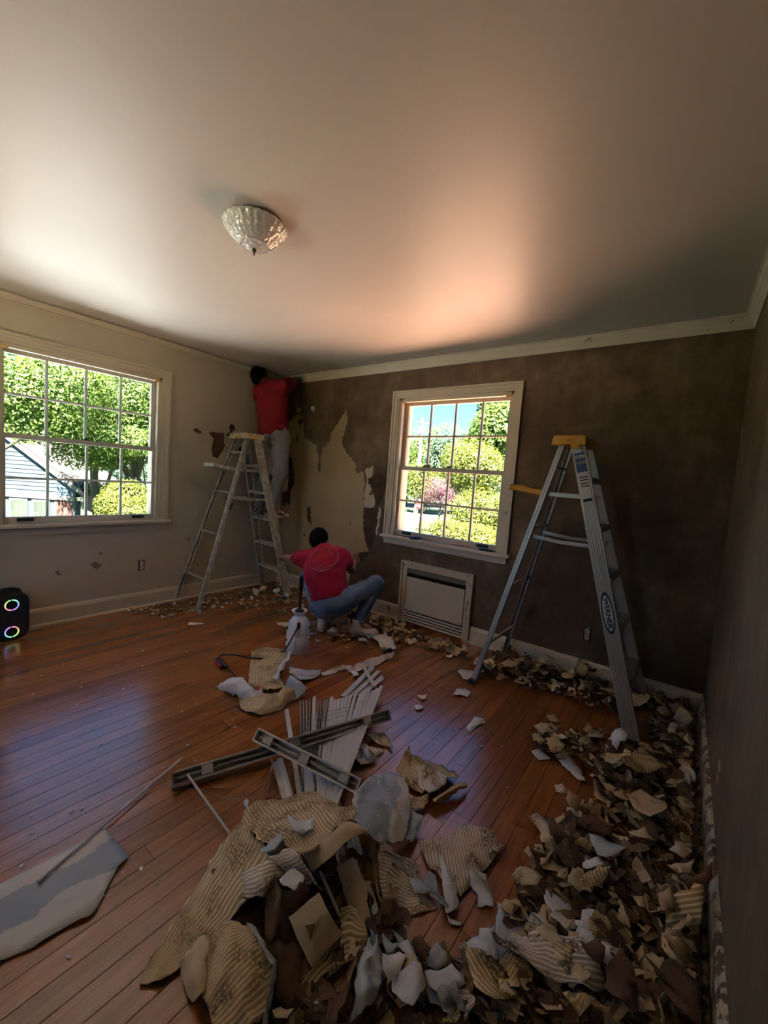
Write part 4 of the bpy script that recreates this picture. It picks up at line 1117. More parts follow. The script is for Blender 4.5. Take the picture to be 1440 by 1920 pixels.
tag(patch('paper_scrap', [sc0 + Vector((-.05, 0, 0)), sc0 + Vector((-.02, 0, .018)), sc0 + Vector((.03, 0, .026)), sc0 + Vector((.05, 0, .004)), sc0 + Vector((.03, 0, -.004))], M['torn_grey'], None, (0, -1, 0), 0, .004, 99, jag=.003), 'curled grey scrap stuck on the meeting rail of the street window', 'paper scrap')
# ------------------------------------------------------------------ people (distance fields turned into continuous surfaces)
class Field:
    def __init__(s, lo, hi, h):
        s.lo = np.array(lo, float); s.h = h
        s.n = np.ceil((np.array(hi) - s.lo) / h).astype(int) + 1
        s.a = np.full(s.n, 0.2, np.float32)
    def sub(s, lo, hi):
        i0 = np.clip(np.floor((lo - s.lo) / s.h).astype(int), 0, s.n); i1 = np.clip(np.ceil((hi - s.lo) / s.h).astype(int) + 1, 0, s.n)
        if np.any(i1 <= i0): return None
        sl = tuple(slice(a, b) for a, b in zip(i0, i1))
        g = np.meshgrid(*[s.lo[k] + s.h * np.arange(i0[k], i1[k]) for k in range(3)], indexing='ij')
        return sl, g
    def join(s, sl, d, k):
        a = s.a[sl]
        if k <= 0: s.a[sl] = np.minimum(a, d); return
        t = np.clip(0.5 + 0.5 * (a - d) / k, 0, 1)
        s.a[sl] = a * (1 - t) + d * t - k * t * (1 - t)
    def cone(s, p, q, r1, r2, k=0.02, flat=None):
        p = np.array(p, float); q = np.array(q, float); m = max(r1, r2) + 0.06
        r = s.sub(np.minimum(p, q) - m, np.maximum(p, q) + m)
        if r is None: return
        sl, (X, Y, Z) = r
        d = q - p; L2 = max(float(d @ d), 1e-9)
        t = np.clip(((X - p[0]) * d[0] + (Y - p[1]) * d[1] + (Z - p[2]) * d[2]) / L2, 0, 1)
        dist = np.sqrt((X - p[0] - t * d[0]) ** 2 + (Y - p[1] - t * d[1]) ** 2 + (Z - p[2] - t * d[2]) ** 2) - (r1 + (r2 - r1) * t)
        s.join(sl, dist.astype(np.float32), k)
    def ell(s, c, ax, rad, k=0.03):
        """ellipsoid with orthonormal axes ax (3 rows) and radii rad"""
        c = np.array(c, float); A = np.array([list(v) for v in ax], float); rad = np.array(rad, float)
        m = rad.max() + 0.06
        r = s.sub(c - m, c + m)
        if r is None: return
        sl, (X, Y, Z) = r
        x, y, z = X - c[0], Y - c[1], Z - c[2]
        u = [(A[i, 0] * x + A[i, 1] * y + A[i, 2] * z) / rad[i] for i in range(3)]
        k0 = np.sqrt(u[0] ** 2 + u[1] ** 2 + u[2] ** 2)
        k1 = np.sqrt((u[0] / rad[0]) ** 2 + (u[1] / rad[1]) ** 2 + (u[2] / rad[2]) ** 2) + 1e-6
        s.join(sl, (k0 * (k0 - 1) / k1).astype(np.float32), k)
    def grid(s):
        return np.meshgrid(*[s.lo[k] + s.h * np.arange(s.n[k]) for k in range(3)], indexing='ij')
    def clip(s, p, n):
        X, Y, Z = s.grid()
        n = np.array(n, float); n /= np.linalg.norm(n)
        s.a = np.maximum(s.a, ((X - p[0]) * n[0] + (Y - p[1]) * n[1] + (Z - p[2]) * n[2]).astype(np.float32))
    def wrinkle(s, amp, terms):
        X, Y, Z = s.grid()
        w = 0
        for (ax, ay, az, ph) in terms: w = w + np.sin(X * ax + Y * ay + Z * az + ph + 1.5 * np.sin(X * az * .4 + Z * ax * .3))
        s.a = s.a + (amp * w / len(terms)).astype(np.float32)
    def mesh(s):
        a = s.a; neg = a < 0
        n = a.shape
        cs = None
        # cells that straddle the surface
        cnt = np.zeros((n[0]-1, n[1]-1, n[2]-1), np.int8)
        for i in (0, 1):
            for j in (0, 1):
                for k in (0, 1):
                    cnt += neg[i:n[0]-1+i, j:n[1]-1+j, k:n[2]-1+k]
        act = (cnt > 0) & (cnt < 8)
        ids = np.argwhere(act)
        idx = np.full(act.shape, -1, np.int64); idx[act] = np.arange(len(ids))
        acc = np.zeros((len(ids), 3)); num = np.zeros(len(ids))
        cor = [(i, j, k) for i in (0, 1) for j in (0, 1) for k in (0, 1)]
        for c1 in cor:
            for ax in range(3):
                if c1[ax] == 1: continue
                c2 = list(c1); c2[ax] = 1
                v1 = a[ids[:, 0] + c1[0], ids[:, 1] + c1[1], ids[:, 2] + c1[2]]
                v2 = a[ids[:, 0] + c2[0], ids[:, 1] + c2[1], ids[:, 2] + c2[2]]
                m_ = (v1 < 0) != (v2 < 0)
                t = np.where(m_, v1 / np.where(v1 - v2 == 0, 1, v1 - v2), 0)
                p = np.array(c1, float)[None, :].repeat(len(ids), 0); p[:, ax] += t
                acc += p * m_[:, None]; num += m_
        V = s.lo + s.h * (ids + acc / num[:, None])
        F = []
        for ax in range(3):
            b, c = [(1, 2), (2, 0), (0, 1)][ax]
            sl1 = [slice(1, -1)] * 3; sl1[ax] = slice(0, n[ax] - 1)
            sl2 = [slice(1, -1)] * 3; sl2[ax] = slice(1, n[ax])
            e = neg[tuple(sl1)] != neg[tuple(sl2)]
            pos = np.argwhere(e)
            pos[:, b] += 1; pos[:, c] += 1
            st = neg[tuple(pos.T)]
            def cell(db, dc):
                q = pos.copy(); q[:, b] += db; q[:, c] += dc
                return idx[tuple(q.T)]
            Q = np.stack([cell(-1, -1), cell(0, -1), cell(0, 0), cell(-1, 0)], 1)
            Q[~st] = Q[~st][:, ::-1]
            F.append(Q)
        F = np.concatenate(F)
        F = F[(F >= 0).all(1)]
        return V, F
def field_obj(name, fld, m, parent):
    V, F = fld.mesh()
    me = bpy.data.meshes.new(name)
    base = np.array(WLOC[parent.name])
    me.from_pydata((V - base).tolist(), [], F.tolist())
    me.polygons.foreach_set('use_smooth', [True] * len(me.polygons))
    me.materials.append(m); me.update()
    o = bpy.data.objects.new(name, me); col.objects.link(o); o.parent = parent
    WLOC[o.name] = Vector(base)
    return o
def frame3(fwd, upv):
    f = Vector(fwd).normalized(); u = Vector(upv); u = (u - f * u.dot(f)).normalized(); r = f.cross(u)
    return r, f, u
def add_hand(fld, wrist, d, pn, side, curl=0.5):
    """palm and five fingers; d = pointing direction, pn = palm normal, side = thumb side vector"""
    d = Vector(d).normalized(); pn = Vector(pn); pn = (pn - d * pn.dot(d)).normalized(); s = Vector(side); s = (s - d * s.dot(d) - pn * s.dot(pn)).normalized()
    w = Vector(wrist)
    fld.cone(w, w + d * 0.03, 0.024, 0.026, 0.012)
    fld.ell(w + d * 0.055, (s, d, pn), (0.040, 0.046, 0.016), 0.012)
    for i, (o, L) in enumerate(((0.029, 0.072), (0.010, 0.080), (-0.010, 0.074), (-0.029, 0.058))):
        b = w + d * 0.085 + s * o
        m1 = b + (d * math.cos(curl * .5) + pn * math.sin(curl * .5)) * L * .45 + s * o * .15
        m2 = m1 + (d * math.cos(curl * 1.3) + pn * math.sin(curl * 1.3)) * L * .32
        e = m2 + (d * math.cos(curl * 2.0) + pn * math.sin(curl * 2.0)) * L * .23
        fld.cone(b - d * .012, m1, 0.0095, 0.0088, 0.004); fld.cone(m1, m2, 0.0088, 0.0080, 0.003); fld.cone(m2, e, 0.0080, 0.0068, 0.003)
    tb = w + d * 0.030 + s * 0.028
    t1 = tb + (s * .75 + d * .6 + pn * .35).normalized() * 0.040
    t2 = t1 + (d * .85 + s * .25 + pn * .45).normalized() * 0.030
    fld.cone(tb, t1, 0.0125, 0.0105, 0.006); fld.cone(t1, t2, 0.0105, 0.0085, 0.003)
def add_head(fld, c, f, u, s=1.0):
    r, f, u = frame3(f, u); c = Vector(c)
    fld.ell(c + u * .020 * s - f * .012 * s, (r, f, u), (.074 * s, .094 * s, .088 * s), 0.02)
    fld.ell(c - u * .045 * s + f * .028 * s, (r, f, u), (.056 * s, .062 * s, .062 * s), 0.03)
    fld.cone(c + f * .080 * s + u * .010 * s, c + f * .100 * s - u * .022 * s, .010 * s, .015 * s, 0.012)      # nose
    fld.ell(c + f * .078 * s - u * .058 * s, (r, f, u), (.024, .014, .009), 0.01)                               # mouth
    for q in (-1, 1):
        fld.ell(c + r * q * .078 * s - u * .008 * s - f * .008 * s, (r, f, u), (.010 * s, .020 * s, .032 * s), 0.006)  # ears
        fld.ell(c + r * q * .030 * s + f * .074 * s + u * .004 * s, (r, f, u), (.016, .012, .011), 0.006)         # eyes
        fld.ell(c + r * q * .030 * s + f * .080 * s + u * .022 * s, (r, f, u), (.022, .012, .007), 0.01)          # brows
def hair_field(c, f, u, s=1.0, h=0.005):
    r, f, u = frame3(f, u); c = Vector(c)
    fl_ = Field(c - Vector((.17, .17, .17)), c + Vector((.17, .17, .17)), h)
    fl_.ell(c + u * .022 * s - f * .014 * s, (r, f, u), (.083 * s, .102 * s, .095 * s), 0.01)
    fl_.cone(c - f * .062 * s - u * .035 * s, c - f * .050 * s - u * .068 * s, .050 * s, .036 * s, 0.03)
    fl_.clip(c + f * .058 * s + u * .055 * s, (f * .9 - u * .45))
    fl_.clip(c - u * .078 * s - f * .05 * s, (-u + f * .25))
    X, Y, Z = fl_.grid()
    fl_.a += (0.0022 * np.sin(X * 330 + 2 * np.sin(Z * 90)) * np.sin(Y * 300 + np.cos(X * 80)) * np.sin(Z * 340)).astype(np.float32)
    return fl_
def bbox(J, m):
    P = np.array([list(p) for p in J.values()]); return P.min(0) - m, P.max(0) + m
def add_shoe(fld, ankle, d, ground, s=1.0):
    d = Vector(d); d.z = 0; d.normalize(); z = Vector((0, 0, 1)); r = d.cross(z)
    a = Vector((ankle[0], ankle[1], ground))
    fld.ell(a - d * .030 + z * .040, (r, d, z), (.037 * s, .046 * s, .044), .02)
    fld.ell(a + d * .075 + z * .033, (r, d, z), (.043 * s, .085 * s, .036), .03)
    fld.ell(a + d * .135 + z * .026, (r, d, z), (.042 * s, .050 * s, .028), .02)
    fld.cone(a + z * .05, Vector(ankle) + z * .02, .043 * s, .044 * s, .03)
    return d
def person(name, label, J, fr, mats, gnd, shoe_dirs, hands, headf, headu, sleeves, hem, waist, h=0.006, cuffs=None, wr=1):
    root = thing(name, label, 'person', (J['pelvis'].x, J['pelvis'].y, gnd))
    lo, hi = bbox(J, 0.22)
    r, f, u = fr                       # torso axes: right, forward, up (spine)
    sp = (J['neck'] - J['pelvis']).normalized()
    # ---- body
    B = Field(lo, hi, h)
    def torso(F, g, k=0.05):
        pr, pf, pu = frame3(f, sp)
        rr = (J['hip_r'] - J['hip_l']).normalized()
        F.ell(J['pelvis'], (rr, rr.cross(sp).normalized(), sp), (.155 + g, .115 + g, .12 + g), k)
        w = J['pelvis'].lerp(J['chest'], .5)
        F.cone(J['pelvis'] + sp * .05, J['chest'], .112 + g, .118 + g, k)
        F.ell(w, (rr, rr.cross(sp).normalized(), sp), (.140 + g, .102 + g, .15), k)
        sr = (J['sh_r'] - J['sh_l']).normalized()
        s2 = (J['neck'] - J['chest']).normalized(); fw2 = sr.cross(s2).normalized()
        F.ell(J['chest'], (sr, fw2, s2), (.165 + g, .118 + g, .17 + g), k)
        F.cone(J['sh_l'].lerp(J['chest'], .12), J['sh_r'].lerp(J['chest'], .12), .062 + g, .062 + g, k)
        F.cone(J['neck'], J['sh_l'], .05 + g, .056 + g, k); F.cone(J['neck'], J['sh_r'], .05 + g, .056 + g, k)
    torso(B, -0.012)
    B.cone(J['neck'], J['head'] - Vector(headu).normalized() * .03, .055, .050, .03)
    add_head(B, J['head'], headf, headu)
    for s in ('l', 'r'):
        B.cone(J['sh_' + s], J['el_' + s], .050, .040, .025); B.cone(J['el_' + s], J['wr_' + s], .040, .026, .02)
        B.cone(J['hip_' + s], J['kn_' + s], .075, .052, .03); B.cone(J['kn_' + s], J['an_' + s], .050, .034, .02)
        d = Vector(shoe_dirs[s]); d.z = 0; d.normalize()
        B.cone(J['an_' + s], J['an_' + s] + d * .14 - Vector((0, 0, max(0.02, J['an_' + s].z - gnd - .035))), .034, .024, .02)
        hd = hands[s]
        add_hand(B, J['wr_' + s], hd[0], hd[1], hd[2], hd[3])
    field_obj('body', B, mats['skin'], root)
    # ---- trousers
    T_ = Field(lo, hi, h)
    rr = (J['hip_r'] - J['hip_l']).normalized()
    T_.ell(J['pelvis'], (rr, rr.cross(sp).normalized(), sp), (.172, .135, .135), .05)
    T_.cone(J['pelvis'], J['pelvis'] + sp * .10, .128, .118, .05)
    T_.clip(waist, sp)
    for s in ('l', 'r'):
        T_.cone(J['hip_' + s], J['kn_' + s], .098, .070, .05)
        an = J['kn_' + s].lerp(J['an_' + s], .93)
        T_.cone(J['kn_' + s], an, .070, .052, .03)
    T_.wrinkle(0.0055 * wr, [(60, 20, 35, 0), (-30, 55, 40, 1.3), (25, -40, 70, 2.1)])
    field_obj('trousers', T_, mats['pants'], root)
    # ---- shirt
    S_ = Field(lo, hi, h)
    torso(S_, 0.014)
    S_.cone(J['pelvis'].lerp(J['chest'], .15), J['chest'], .145, .140, .05)
    S_.clip(hem[0], hem[1])
    neckc = J['neck'].lerp(J['head'], .22); S_.clip(neckc, (J['head'] - J['neck']).normalized())
    SL = Field(lo, hi, h)
    for s in ('l', 'r'):
        e = J['sh_' + s].lerp(J['el_' + s], sleeves[s])
        d = (J['el_' + s] - J['sh_' + s]).normalized()
        one = Field(lo, hi, h)
        one.cone(J['sh_' + s], e + d * .05, .074, .070, .02)
        one.clip(e, d)
        SL.a = np.minimum(SL.a, one.a)
    a, b = S_.a, SL.a; k = .03; t = np.clip(.5 + .5 * (a - b) / k, 0, 1)
    S_.a = a * (1 - t) + b * t - k * t * (1 - t)
    S_.wrinkle(0.0062 * wr, [(38, 25, -30, 0), (-22, 40, 28, 2.0), (50, -18, 33, .7), (12, 30, 60, 1.1), (85, -40, 30, .4)])
    shirt = field_obj('shirt', S_, mats['shirt'], root)
    # ---- shoes, hair
    for s in ('l', 'r'):
        c = J['an_' + s]
        F = Field(np.array(c) - .24, np.array(c) + .24, .005)
        d = add_shoe(F, c, shoe_dirs[s], gnd if not isinstance(gnd, dict) else gnd[s])
        F.clip((0, 0, gnd + 0.003), (0, 0, -1)); F.clip((c.x, c.y, c.z + .035), (0, 0, 1))
        sh = field_obj('shoe', F, mats['shoe'], root)
        z = Vector((0, 0, 1)); r2 = d.cross(z); ring = []
        for q in range(28):
            t = q / 28 * 6.2832; ct, s_ = math.cos(t), math.sin(t)
            ring.append((s_ * (.044 if ct > -.3 else .040), .062 + ct * .128))
        a0 = Vector((c.x, c.y, gnd))
        obj('sole', MB().extrude(ring, a0 + z * .001, a0 + z * .020, r2, d), mats['sole'], sh)
    field_obj('hair', hair_field(J['head'], headf, headu), mats['hair'], root)
    return root, shirt

skin_a = mat('brown_skin', (0.20, 0.095, 0.055), 0.55, c2=(0.23, 0.115, 0.07), vs_=20)
skin_b = mat('tan_skin', (0.34, 0.18, 0.11), 0.55, c2=(0.38, 0.21, 0.13), vs_=20)
hair_m = mat('black_hair', (0.006, 0.005, 0.005), 0.9, bump=.4, bs_=220, spec=.08)
red_a = mat('crimson_cotton', (0.21, 0.003, 0.011), 0.9, c2=(0.24, 0.004, 0.013), vs_=4, bump=.12, bs_=120)
red_b = mat('pinkish_red_cotton', (0.34, 0.005, 0.028), 0.9, c2=(0.40, 0.008, 0.036), vs_=4, bump=.12, bs_=120)
sweat = mat('grey_sweatpants', (0.20, 0.195, 0.20), 0.9, c2=(0.24, 0.235, 0.24), vs_=6, bump=.15, bs_=90)
denim = mat('light_blue_denim', (0.105, 0.155, 0.26), 0.85, c2=(0.15, 0.215, 0.33), vs_=7, bump=.15, bs_=160)
shoe_a = mat('patterned_sneaker', (0.05, 0.035, 0.035), 0.7, c2=(0.42, 0.30, 0.26), vs_=26, lo=.48, hi=.52)
shoe_b = mat('pale_pink_boot', (0.58, 0.48, 0.46), 0.8, c2=(0.64, 0.56, 0.54), vs_=12)
sole_m = mat('cream_sole', (0.50, 0.42, 0.32), 0.7)

# person on the old ladder
ZA = 0.281 * 3 + 0.004
stepc = frL(0.281 * 3 / 1.69, 0)
al_ = stepc - SL * 0.10 + Vector((0, 0, .085)); ar_ = stepc + SL * 0.115 + Vector((0, 0, .085)) + outL * .02
dA = depth_of(stepc)
JA = dict(pelvis=dep(512, 818, dA - .02), hip_l=dep(499, 824, dA + .03), hip_r=dep(527, 824, dA - .05),
          kn_l=dep(500, 884, dA - .10), kn_r=dep(527, 884, dA - .13), an_l=Vector((al_.x, al_.y, ZA + .085)), an_r=Vector((ar_.x, ar_.y, ZA + .085)),
          chest=dep(511, 756, dA + .00), neck=dep(502, 724, dA + .02), head=dep(487, 706, dA + .07),
          sh_l=dep(487, 733, dA + .07), sh_r=dep(532, 724, dA - .02), el_l=dep(489, 768, dA + .24), wr_l=dep(517, 735, dA + .30),
          el_r=dep(555, 714, dA + .16), wr_r=dep(568, 712, dA + .37))
fA = Vector((-0.45, 0.9, 0)).normalized()
frA = frame3(fA, JA['neck'] - JA['pelvis'])
wa, shirtA = person('person', 'person in red shirt and grey sweatpants standing on the old ladder, reaching up', JA, frA,
    dict(skin=skin_a, pants=sweat, shirt=red_a, shoe=shoe_a, sole=sole_m, hair=hair_m), ZA,
    dict(l=(-.75, .25, 0), r=(.55, .75, 0)),
    dict(l=((.1, .6, .8), (0, 1, 0), (1, 0, 0), .5), r=(((JA['wr_r'] - JA['el_r']).normalized()), (0.1, .4, -.9), (0, 1, .3), .35)),
    (-0.35, .85, .38), (0.12, -.30, .95), dict(l=.5, r=.52), (JA['pelvis'] + (JA['pelvis'] - JA['chest']).normalized() * .02, (JA['pelvis'] - JA['chest']).normalized()),
    JA['pelvis'] + (JA['chest'] - JA['pelvis']).normalized() * .12)

# person squatting at the wall
dB = 3.50
JB = dict(pelvis=dep(621, 1128, 3.44), hip_l=dep(601, 1130, 3.50), hip_r=dep(644, 1128, 3.42),
          kn_l=dep(578, 1082, 3.80), kn_r=dep(705, 1094, 3.60), an_l=dep(606, 1160, 3.52), an_r=dep(671, 1158, 3.47),
          chest=dep(609, 1066, 3.48), neck=dep(606, 1034, 3.56), head=dep(597, 1014, 3.66),
          sh_l=dep(571, 1046, 3.56), sh_r=dep(640, 1044, 3.53), el_l=dep(551, 1048, 3.78), wr_l=dep(537, 1045, 4.00),
          el_r=dep(659, 1068, 3.68), wr_r=dep(663, 1056, 3.90))
for s in ('l', 'r'): JB['an_' + s].z = 0.10
fB = Vector((-0.50, 0.86, 0)).normalized()
frB = frame3(fB, JB['neck'] - JB['pelvis'])
spB = (JB['chest'] - JB['pelvis']).normalized()
wb, shirtB = person('person', 'person in pinkish red logo shirt and light jeans squatting at the peeling wall', JB, frB,
    dict(skin=skin_b, pants=denim, shirt=red_b, shoe=shoe_b, sole=sole_m, hair=hair_m), 0.004,
    dict(l=(-.5, .8, 0), r=(.80, .62, 0)),
    dict(l=((JB['wr_l'] - JB['el_l']).normalized(), (0, 0, -1), (.6, .7, .2), .55), r=((-.2, .9, .35), (-1, 0, -.3), (0, .2, 1), .6)),
    (-.45, .78, -.42), (-.15, .38, .90), dict(l=.52, r=.52), (JB['pelvis'] + spB * .035, -spB), JB['pelvis'] + spB * .10)
# printed emblem on the back of the shirt: follows the cloth
bpy.context.view_layer.update()
vv = [Vector(v.co) + WLOC[shirtB.name] for v in shirtB.data.vertices]
bv = BVHTree.FromPolygons(vv, [tuple(p.vertices) for p in shirtB.data.polygons])
def on_shirt(px, py):
    d = ray(px, py).normalized(); hit = bv.ray_cast(CAM, d)
    return (hit[0] + hit[1] * 0.0012) if hit[0] is not None else None
def zq(zx, zy): return (500 + zx / 6.0, 980 + zy / 6.0)
pr_white = mat('faded_white_print', (0.55, 0.45, 0.48), 0.8); pr_org = mat('orange_red_print', (0.58, 0.07, 0.03), 0.8); pr_grey = mat('grey_print', (0.30, 0.16, 0.24), 0.8)
def stroke(nm, pts, w, m):
    P = [on_shirt(*zq(*q)) for q in pts]
    P = [p for p in P if p is not None]
    if len(P) > 1: obj(nm, MB().tube(P, w, 5), m, shirtB)
stroke('emblem_ring', [(645 + math.cos(k / 40 * 6.2832 ) * 160 * 1.0 - math.sin(k / 40 * 6.2832) * 10, 405 + math.sin(k / 40 * 6.2832) * 138 - math.cos(k / 40 * 6.2832) * 28) for k in range(41)], 0.0014, pr_white)
for k, pts in enumerate([[(560, 420), (600, 360), (660, 320), (710, 340), (725, 380)], [(580, 450), (630, 400), (690, 380), (720, 400)], [(600, 330), (650, 300), (700, 300)]]):
    stroke('emblem_mark', pts, 0.0032, pr_org)
for k, pts in enumerate([[(530, 520), (560, 470), (580, 460), (560, 510), (545, 530)], [(570, 520), (620, 480), (720, 465)], [(590, 525), (650, 505), (715, 485)], [(600, 540), (650, 532), (690, 515)], [(690, 300), (730, 320), (745, 370)], [(600, 285), (640, 272), (680, 275)]]):
    stroke('emblem_lettering', pts, 0.0024, pr_grey)
# ------------------------------------------------------------------ wallpaper materials (both faces of the paper)
def stripe_paper(name, ca, cb, dirt, floral=True, flor_lo=0.545):
    m, nt, bs, out = new_mat(name)
    tc = nt.nodes.new('ShaderNodeTexCoord'); sp = nt.nodes.new('ShaderNodeSeparateXYZ')
    nt.links.new(tc.outputs['UV'], sp.inputs[0])
    a = N(nt, 'ShaderNodeMath', operation='MULTIPLY'); a.inputs[1].default_value = 6.28318 / 0.0118; nt.links.new(sp.outputs[1], a.inputs[0])
    b = N(nt, 'ShaderNodeMath', operation='SINE'); nt.links.new(a.outputs[0], b.inputs[0])
    st = ramp(nt, b.outputs[0], [(0.0, cb), (0.45, ca), (1.0, ca)])
    n1 = noise_n(nt, tc.outputs['UV'], 9, 3); n2 = noise_n(nt, tc.outputs['UV'], 120, 3, 0.6, 0.6)
    cl = ramp(nt, n1, [(flor_lo - .05, 0.0), (flor_lo + .06, 1.0)])
    fm = ramp(nt, n2, [(0.46, 0.0), (0.52, 1.0)])
    mk = N(nt, 'ShaderNodeMath', operation='MULTIPLY'); nt.links.new(cl, mk.inputs[0]); nt.links.new(fm, mk.inputs[1])
    fc = ramp(nt, noise_n(nt, tc.outputs['UV'], 38, 2), [(0.36, (0.10, 0.12, 0.035)), (0.5, (0.20, 0.15, 0.045)), (0.6, (0.30, 0.13, 0.09)), (0.68, (0.14, 0.18, 0.17))])
    c = mixc(nt, mk.outputs[0], st, fc) if floral else st
    wet = ramp(nt, noise_n(nt, tc.outputs['UV'], 4.5, 4), [(0.42, (1, 1, 1)), (0.66, dirt)])
    nt.links.new(mixc(nt, 0.85, c, wet, 'MULTIPLY'), bs.inputs['Base Color'])
    bs.inputs['Roughness'].default_value = 0.6
    bumpit(nt, bs, b.outputs[0], 0.15, 0.0015)
    return m
W_gold = stripe_paper('gold_striped_floral_paper', (0.70, 0.59, 0.39), (0.40, 0.285, 0.14), (0.72, 0.64, 0.45))
W_cool_lit = stripe_paper('cool_lit_striped_floral_paper', (0.80, 0.75, 0.69), (0.48, 0.395, 0.315), (0.82, 0.76, 0.66), True, 0.545)  # same wallpaper as the gold one, cool window light put into its colours
W_tan = mat('tan_paper_backing', (0.6000, 0.4740, 0.3120), 0.75, c2=(0.4800, 0.3540, 0.2100), vs_=7, bump=.1, bs_=40)
W_brown = mat('brown_torn_backing', (0.165, 0.090, 0.046), 0.85, c2=(0.095, 0.048, 0.024), vs_=9, bump=.25, bs_=40)
W_cream = mat('yellowed_cream_paper', (0.66, 0.555, 0.385), 0.75, c2=(0.55, 0.445, 0.285), vs_=9, bump=.1, bs_=40)
W_grey = mat('grey_blue_paint_layer', (0.3960, 0.4620, 0.5040), 0.65, c2=(0.4800, 0.5340, 0.5700), vs_=9, bump=.08, bs_=40)
W_white = mat('white_plaster_skin', (0.7128, 0.7236, 0.7452), 0.7, c2=(0.5616, 0.5940, 0.6264), vs_=11, bump=.1, bs_=50)
def blotch(name, a, b, lo, hi, sc, st=(1, 1, 1)):
    m, nt, bs, out = new_mat(name)
    v = coords(nt, 'UV', st)
    nt.links.new(ramp(nt, noise_n(nt, v, sc, 6, 0.6), [(lo, a), (hi, b)]), bs.inputs['Base Color'])
    bs.inputs['Roughness'].default_value = 0.6
    return m
def banded(name, a, b, half, cen):
    m, nt, bs, out = new_mat(name)
    tc = nt.nodes.new('ShaderNodeTexCoord'); sp = nt.nodes.new('ShaderNodeSeparateXYZ'); nt.links.new(tc.outputs['UV'], sp.inputs[0])
    d = N(nt, 'ShaderNodeMath', operation='SUBTRACT'); d.inputs[1].default_value = cen; nt.links.new(sp.outputs[1], d.inputs[0])
    e = N(nt, 'ShaderNodeMath', operation='ABSOLUTE'); nt.links.new(d.outputs[0], e.inputs[0])
    n = noise_n(nt, tc.outputs['UV'], 7, 6, 0.6)
    k = N(nt, 'ShaderNodeMath', operation='MULTIPLY_ADD'); k.inputs[1].default_value = 0.16; k.inputs[2].default_value = -0.08; nt.links.new(n, k.inputs[0])
    f = N(nt, 'ShaderNodeMath', operation='ADD'); nt.links.new(e.outputs[0], f.inputs[0]); nt.links.new(k.outputs[0], f.inputs[1])
    c = ramp(nt, f.outputs[0], [(half - .004, a), (half + .004, b)])
    fleck = ramp(nt, noise_n(nt, tc.outputs['UV'], 60, 4, .7), [(0.68, 0.0), (0.71, 1.0)])
    nt.links.new(mixc(nt, fleck, c, (0.62, 0.62, 0.61)), bs.inputs['Base Color']); bs.inputs['Roughness'].default_value = 0.6
    return m
W_band = banded('grey_blue_band_on_plaster', (0.30, 0.355, 0.405), (0.56, 0.54, 0.51), 0.055, 0.5)
W_oval = banded('grey_blue_oval_on_plaster', (0.33, 0.385, 0.43), (0.57, 0.54, 0.50), 0.075, 0.10)
W_patchy = blotch('patchy_grey_blue_and_plaster', (0.26, 0.31, 0.355), (0.47, 0.45, 0.42), 0.515, 0.545, 2.6, (1, 2.0, 1))
FACES = {'gold': (W_gold, W_tan), 'pale': (W_cool_lit, W_white), 'brown': (W_brown, W_brown), 'cream': (W_cream, W_tan),
         'grey': (W_grey, W_white), 'white': (W_white, W_grey), 'tan': (W_tan, W_gold), 'patchy': (W_patchy, W_white), 'band': (W_band, W_white), 'oval': (W_oval, W_white), 'goldbrown': (W_gold, W_brown), 'creambrown': (W_cream, W_brown)}

def closed_sheet(V, F, th):
    """two skins (front slot 0, back slot 1) joined at the rim"""
    n = len(V)
    nor = [Vector((0, 0, 0)) for _ in V]
    for f in F:
        a, b, c = V[f[0]], V[f[1]], V[f[2]]
        k = (b - a).cross(c - a)
        for i in f: nor[i] += k
    B = [p - (k.normalized() if k.length > 0 else Vector((0, 0, 1))) * th for p, k in zip(V, nor)]
    mb = MB(); ed = {}
    for f in F:
        for i in range(len(f)): ed[(f[i], f[(i + 1) % len(f)])] = 1
    rim = [(b, a, n + a, n + b) for (a, b) in ed if (b, a) not in ed]
    mb.v = list(V) + B
    mb.f = [tuple(f) for f in F] + [tuple(n + i for i in reversed(f)) for f in F] + rim
    mb.m = [0] * len(F) + [1] * (len(F) + len(rim))
    return mb
def catmull(P, t):
    n = len(P) - 1; x = min(max(t * n, 0), n - 1e-6); i = int(x); f = x - i
    a = P[max(i - 1, 0)]; b = P[i]; c = P[i + 1]; d = P[min(i + 2, n)]
    return 0.5 * ((2*b) + (c - a)*f + (2*a - 5*b + 4*c - d)*f*f + (3*b - a - 3*c + d)*f*f*f)
def ridge(p, off, amp):
    return amp * ((1 - abs(noise.noise(p * 8 + off))) ** 6 - .4 * (1 - abs(noise.noise(p * 13 - off))) ** 8)
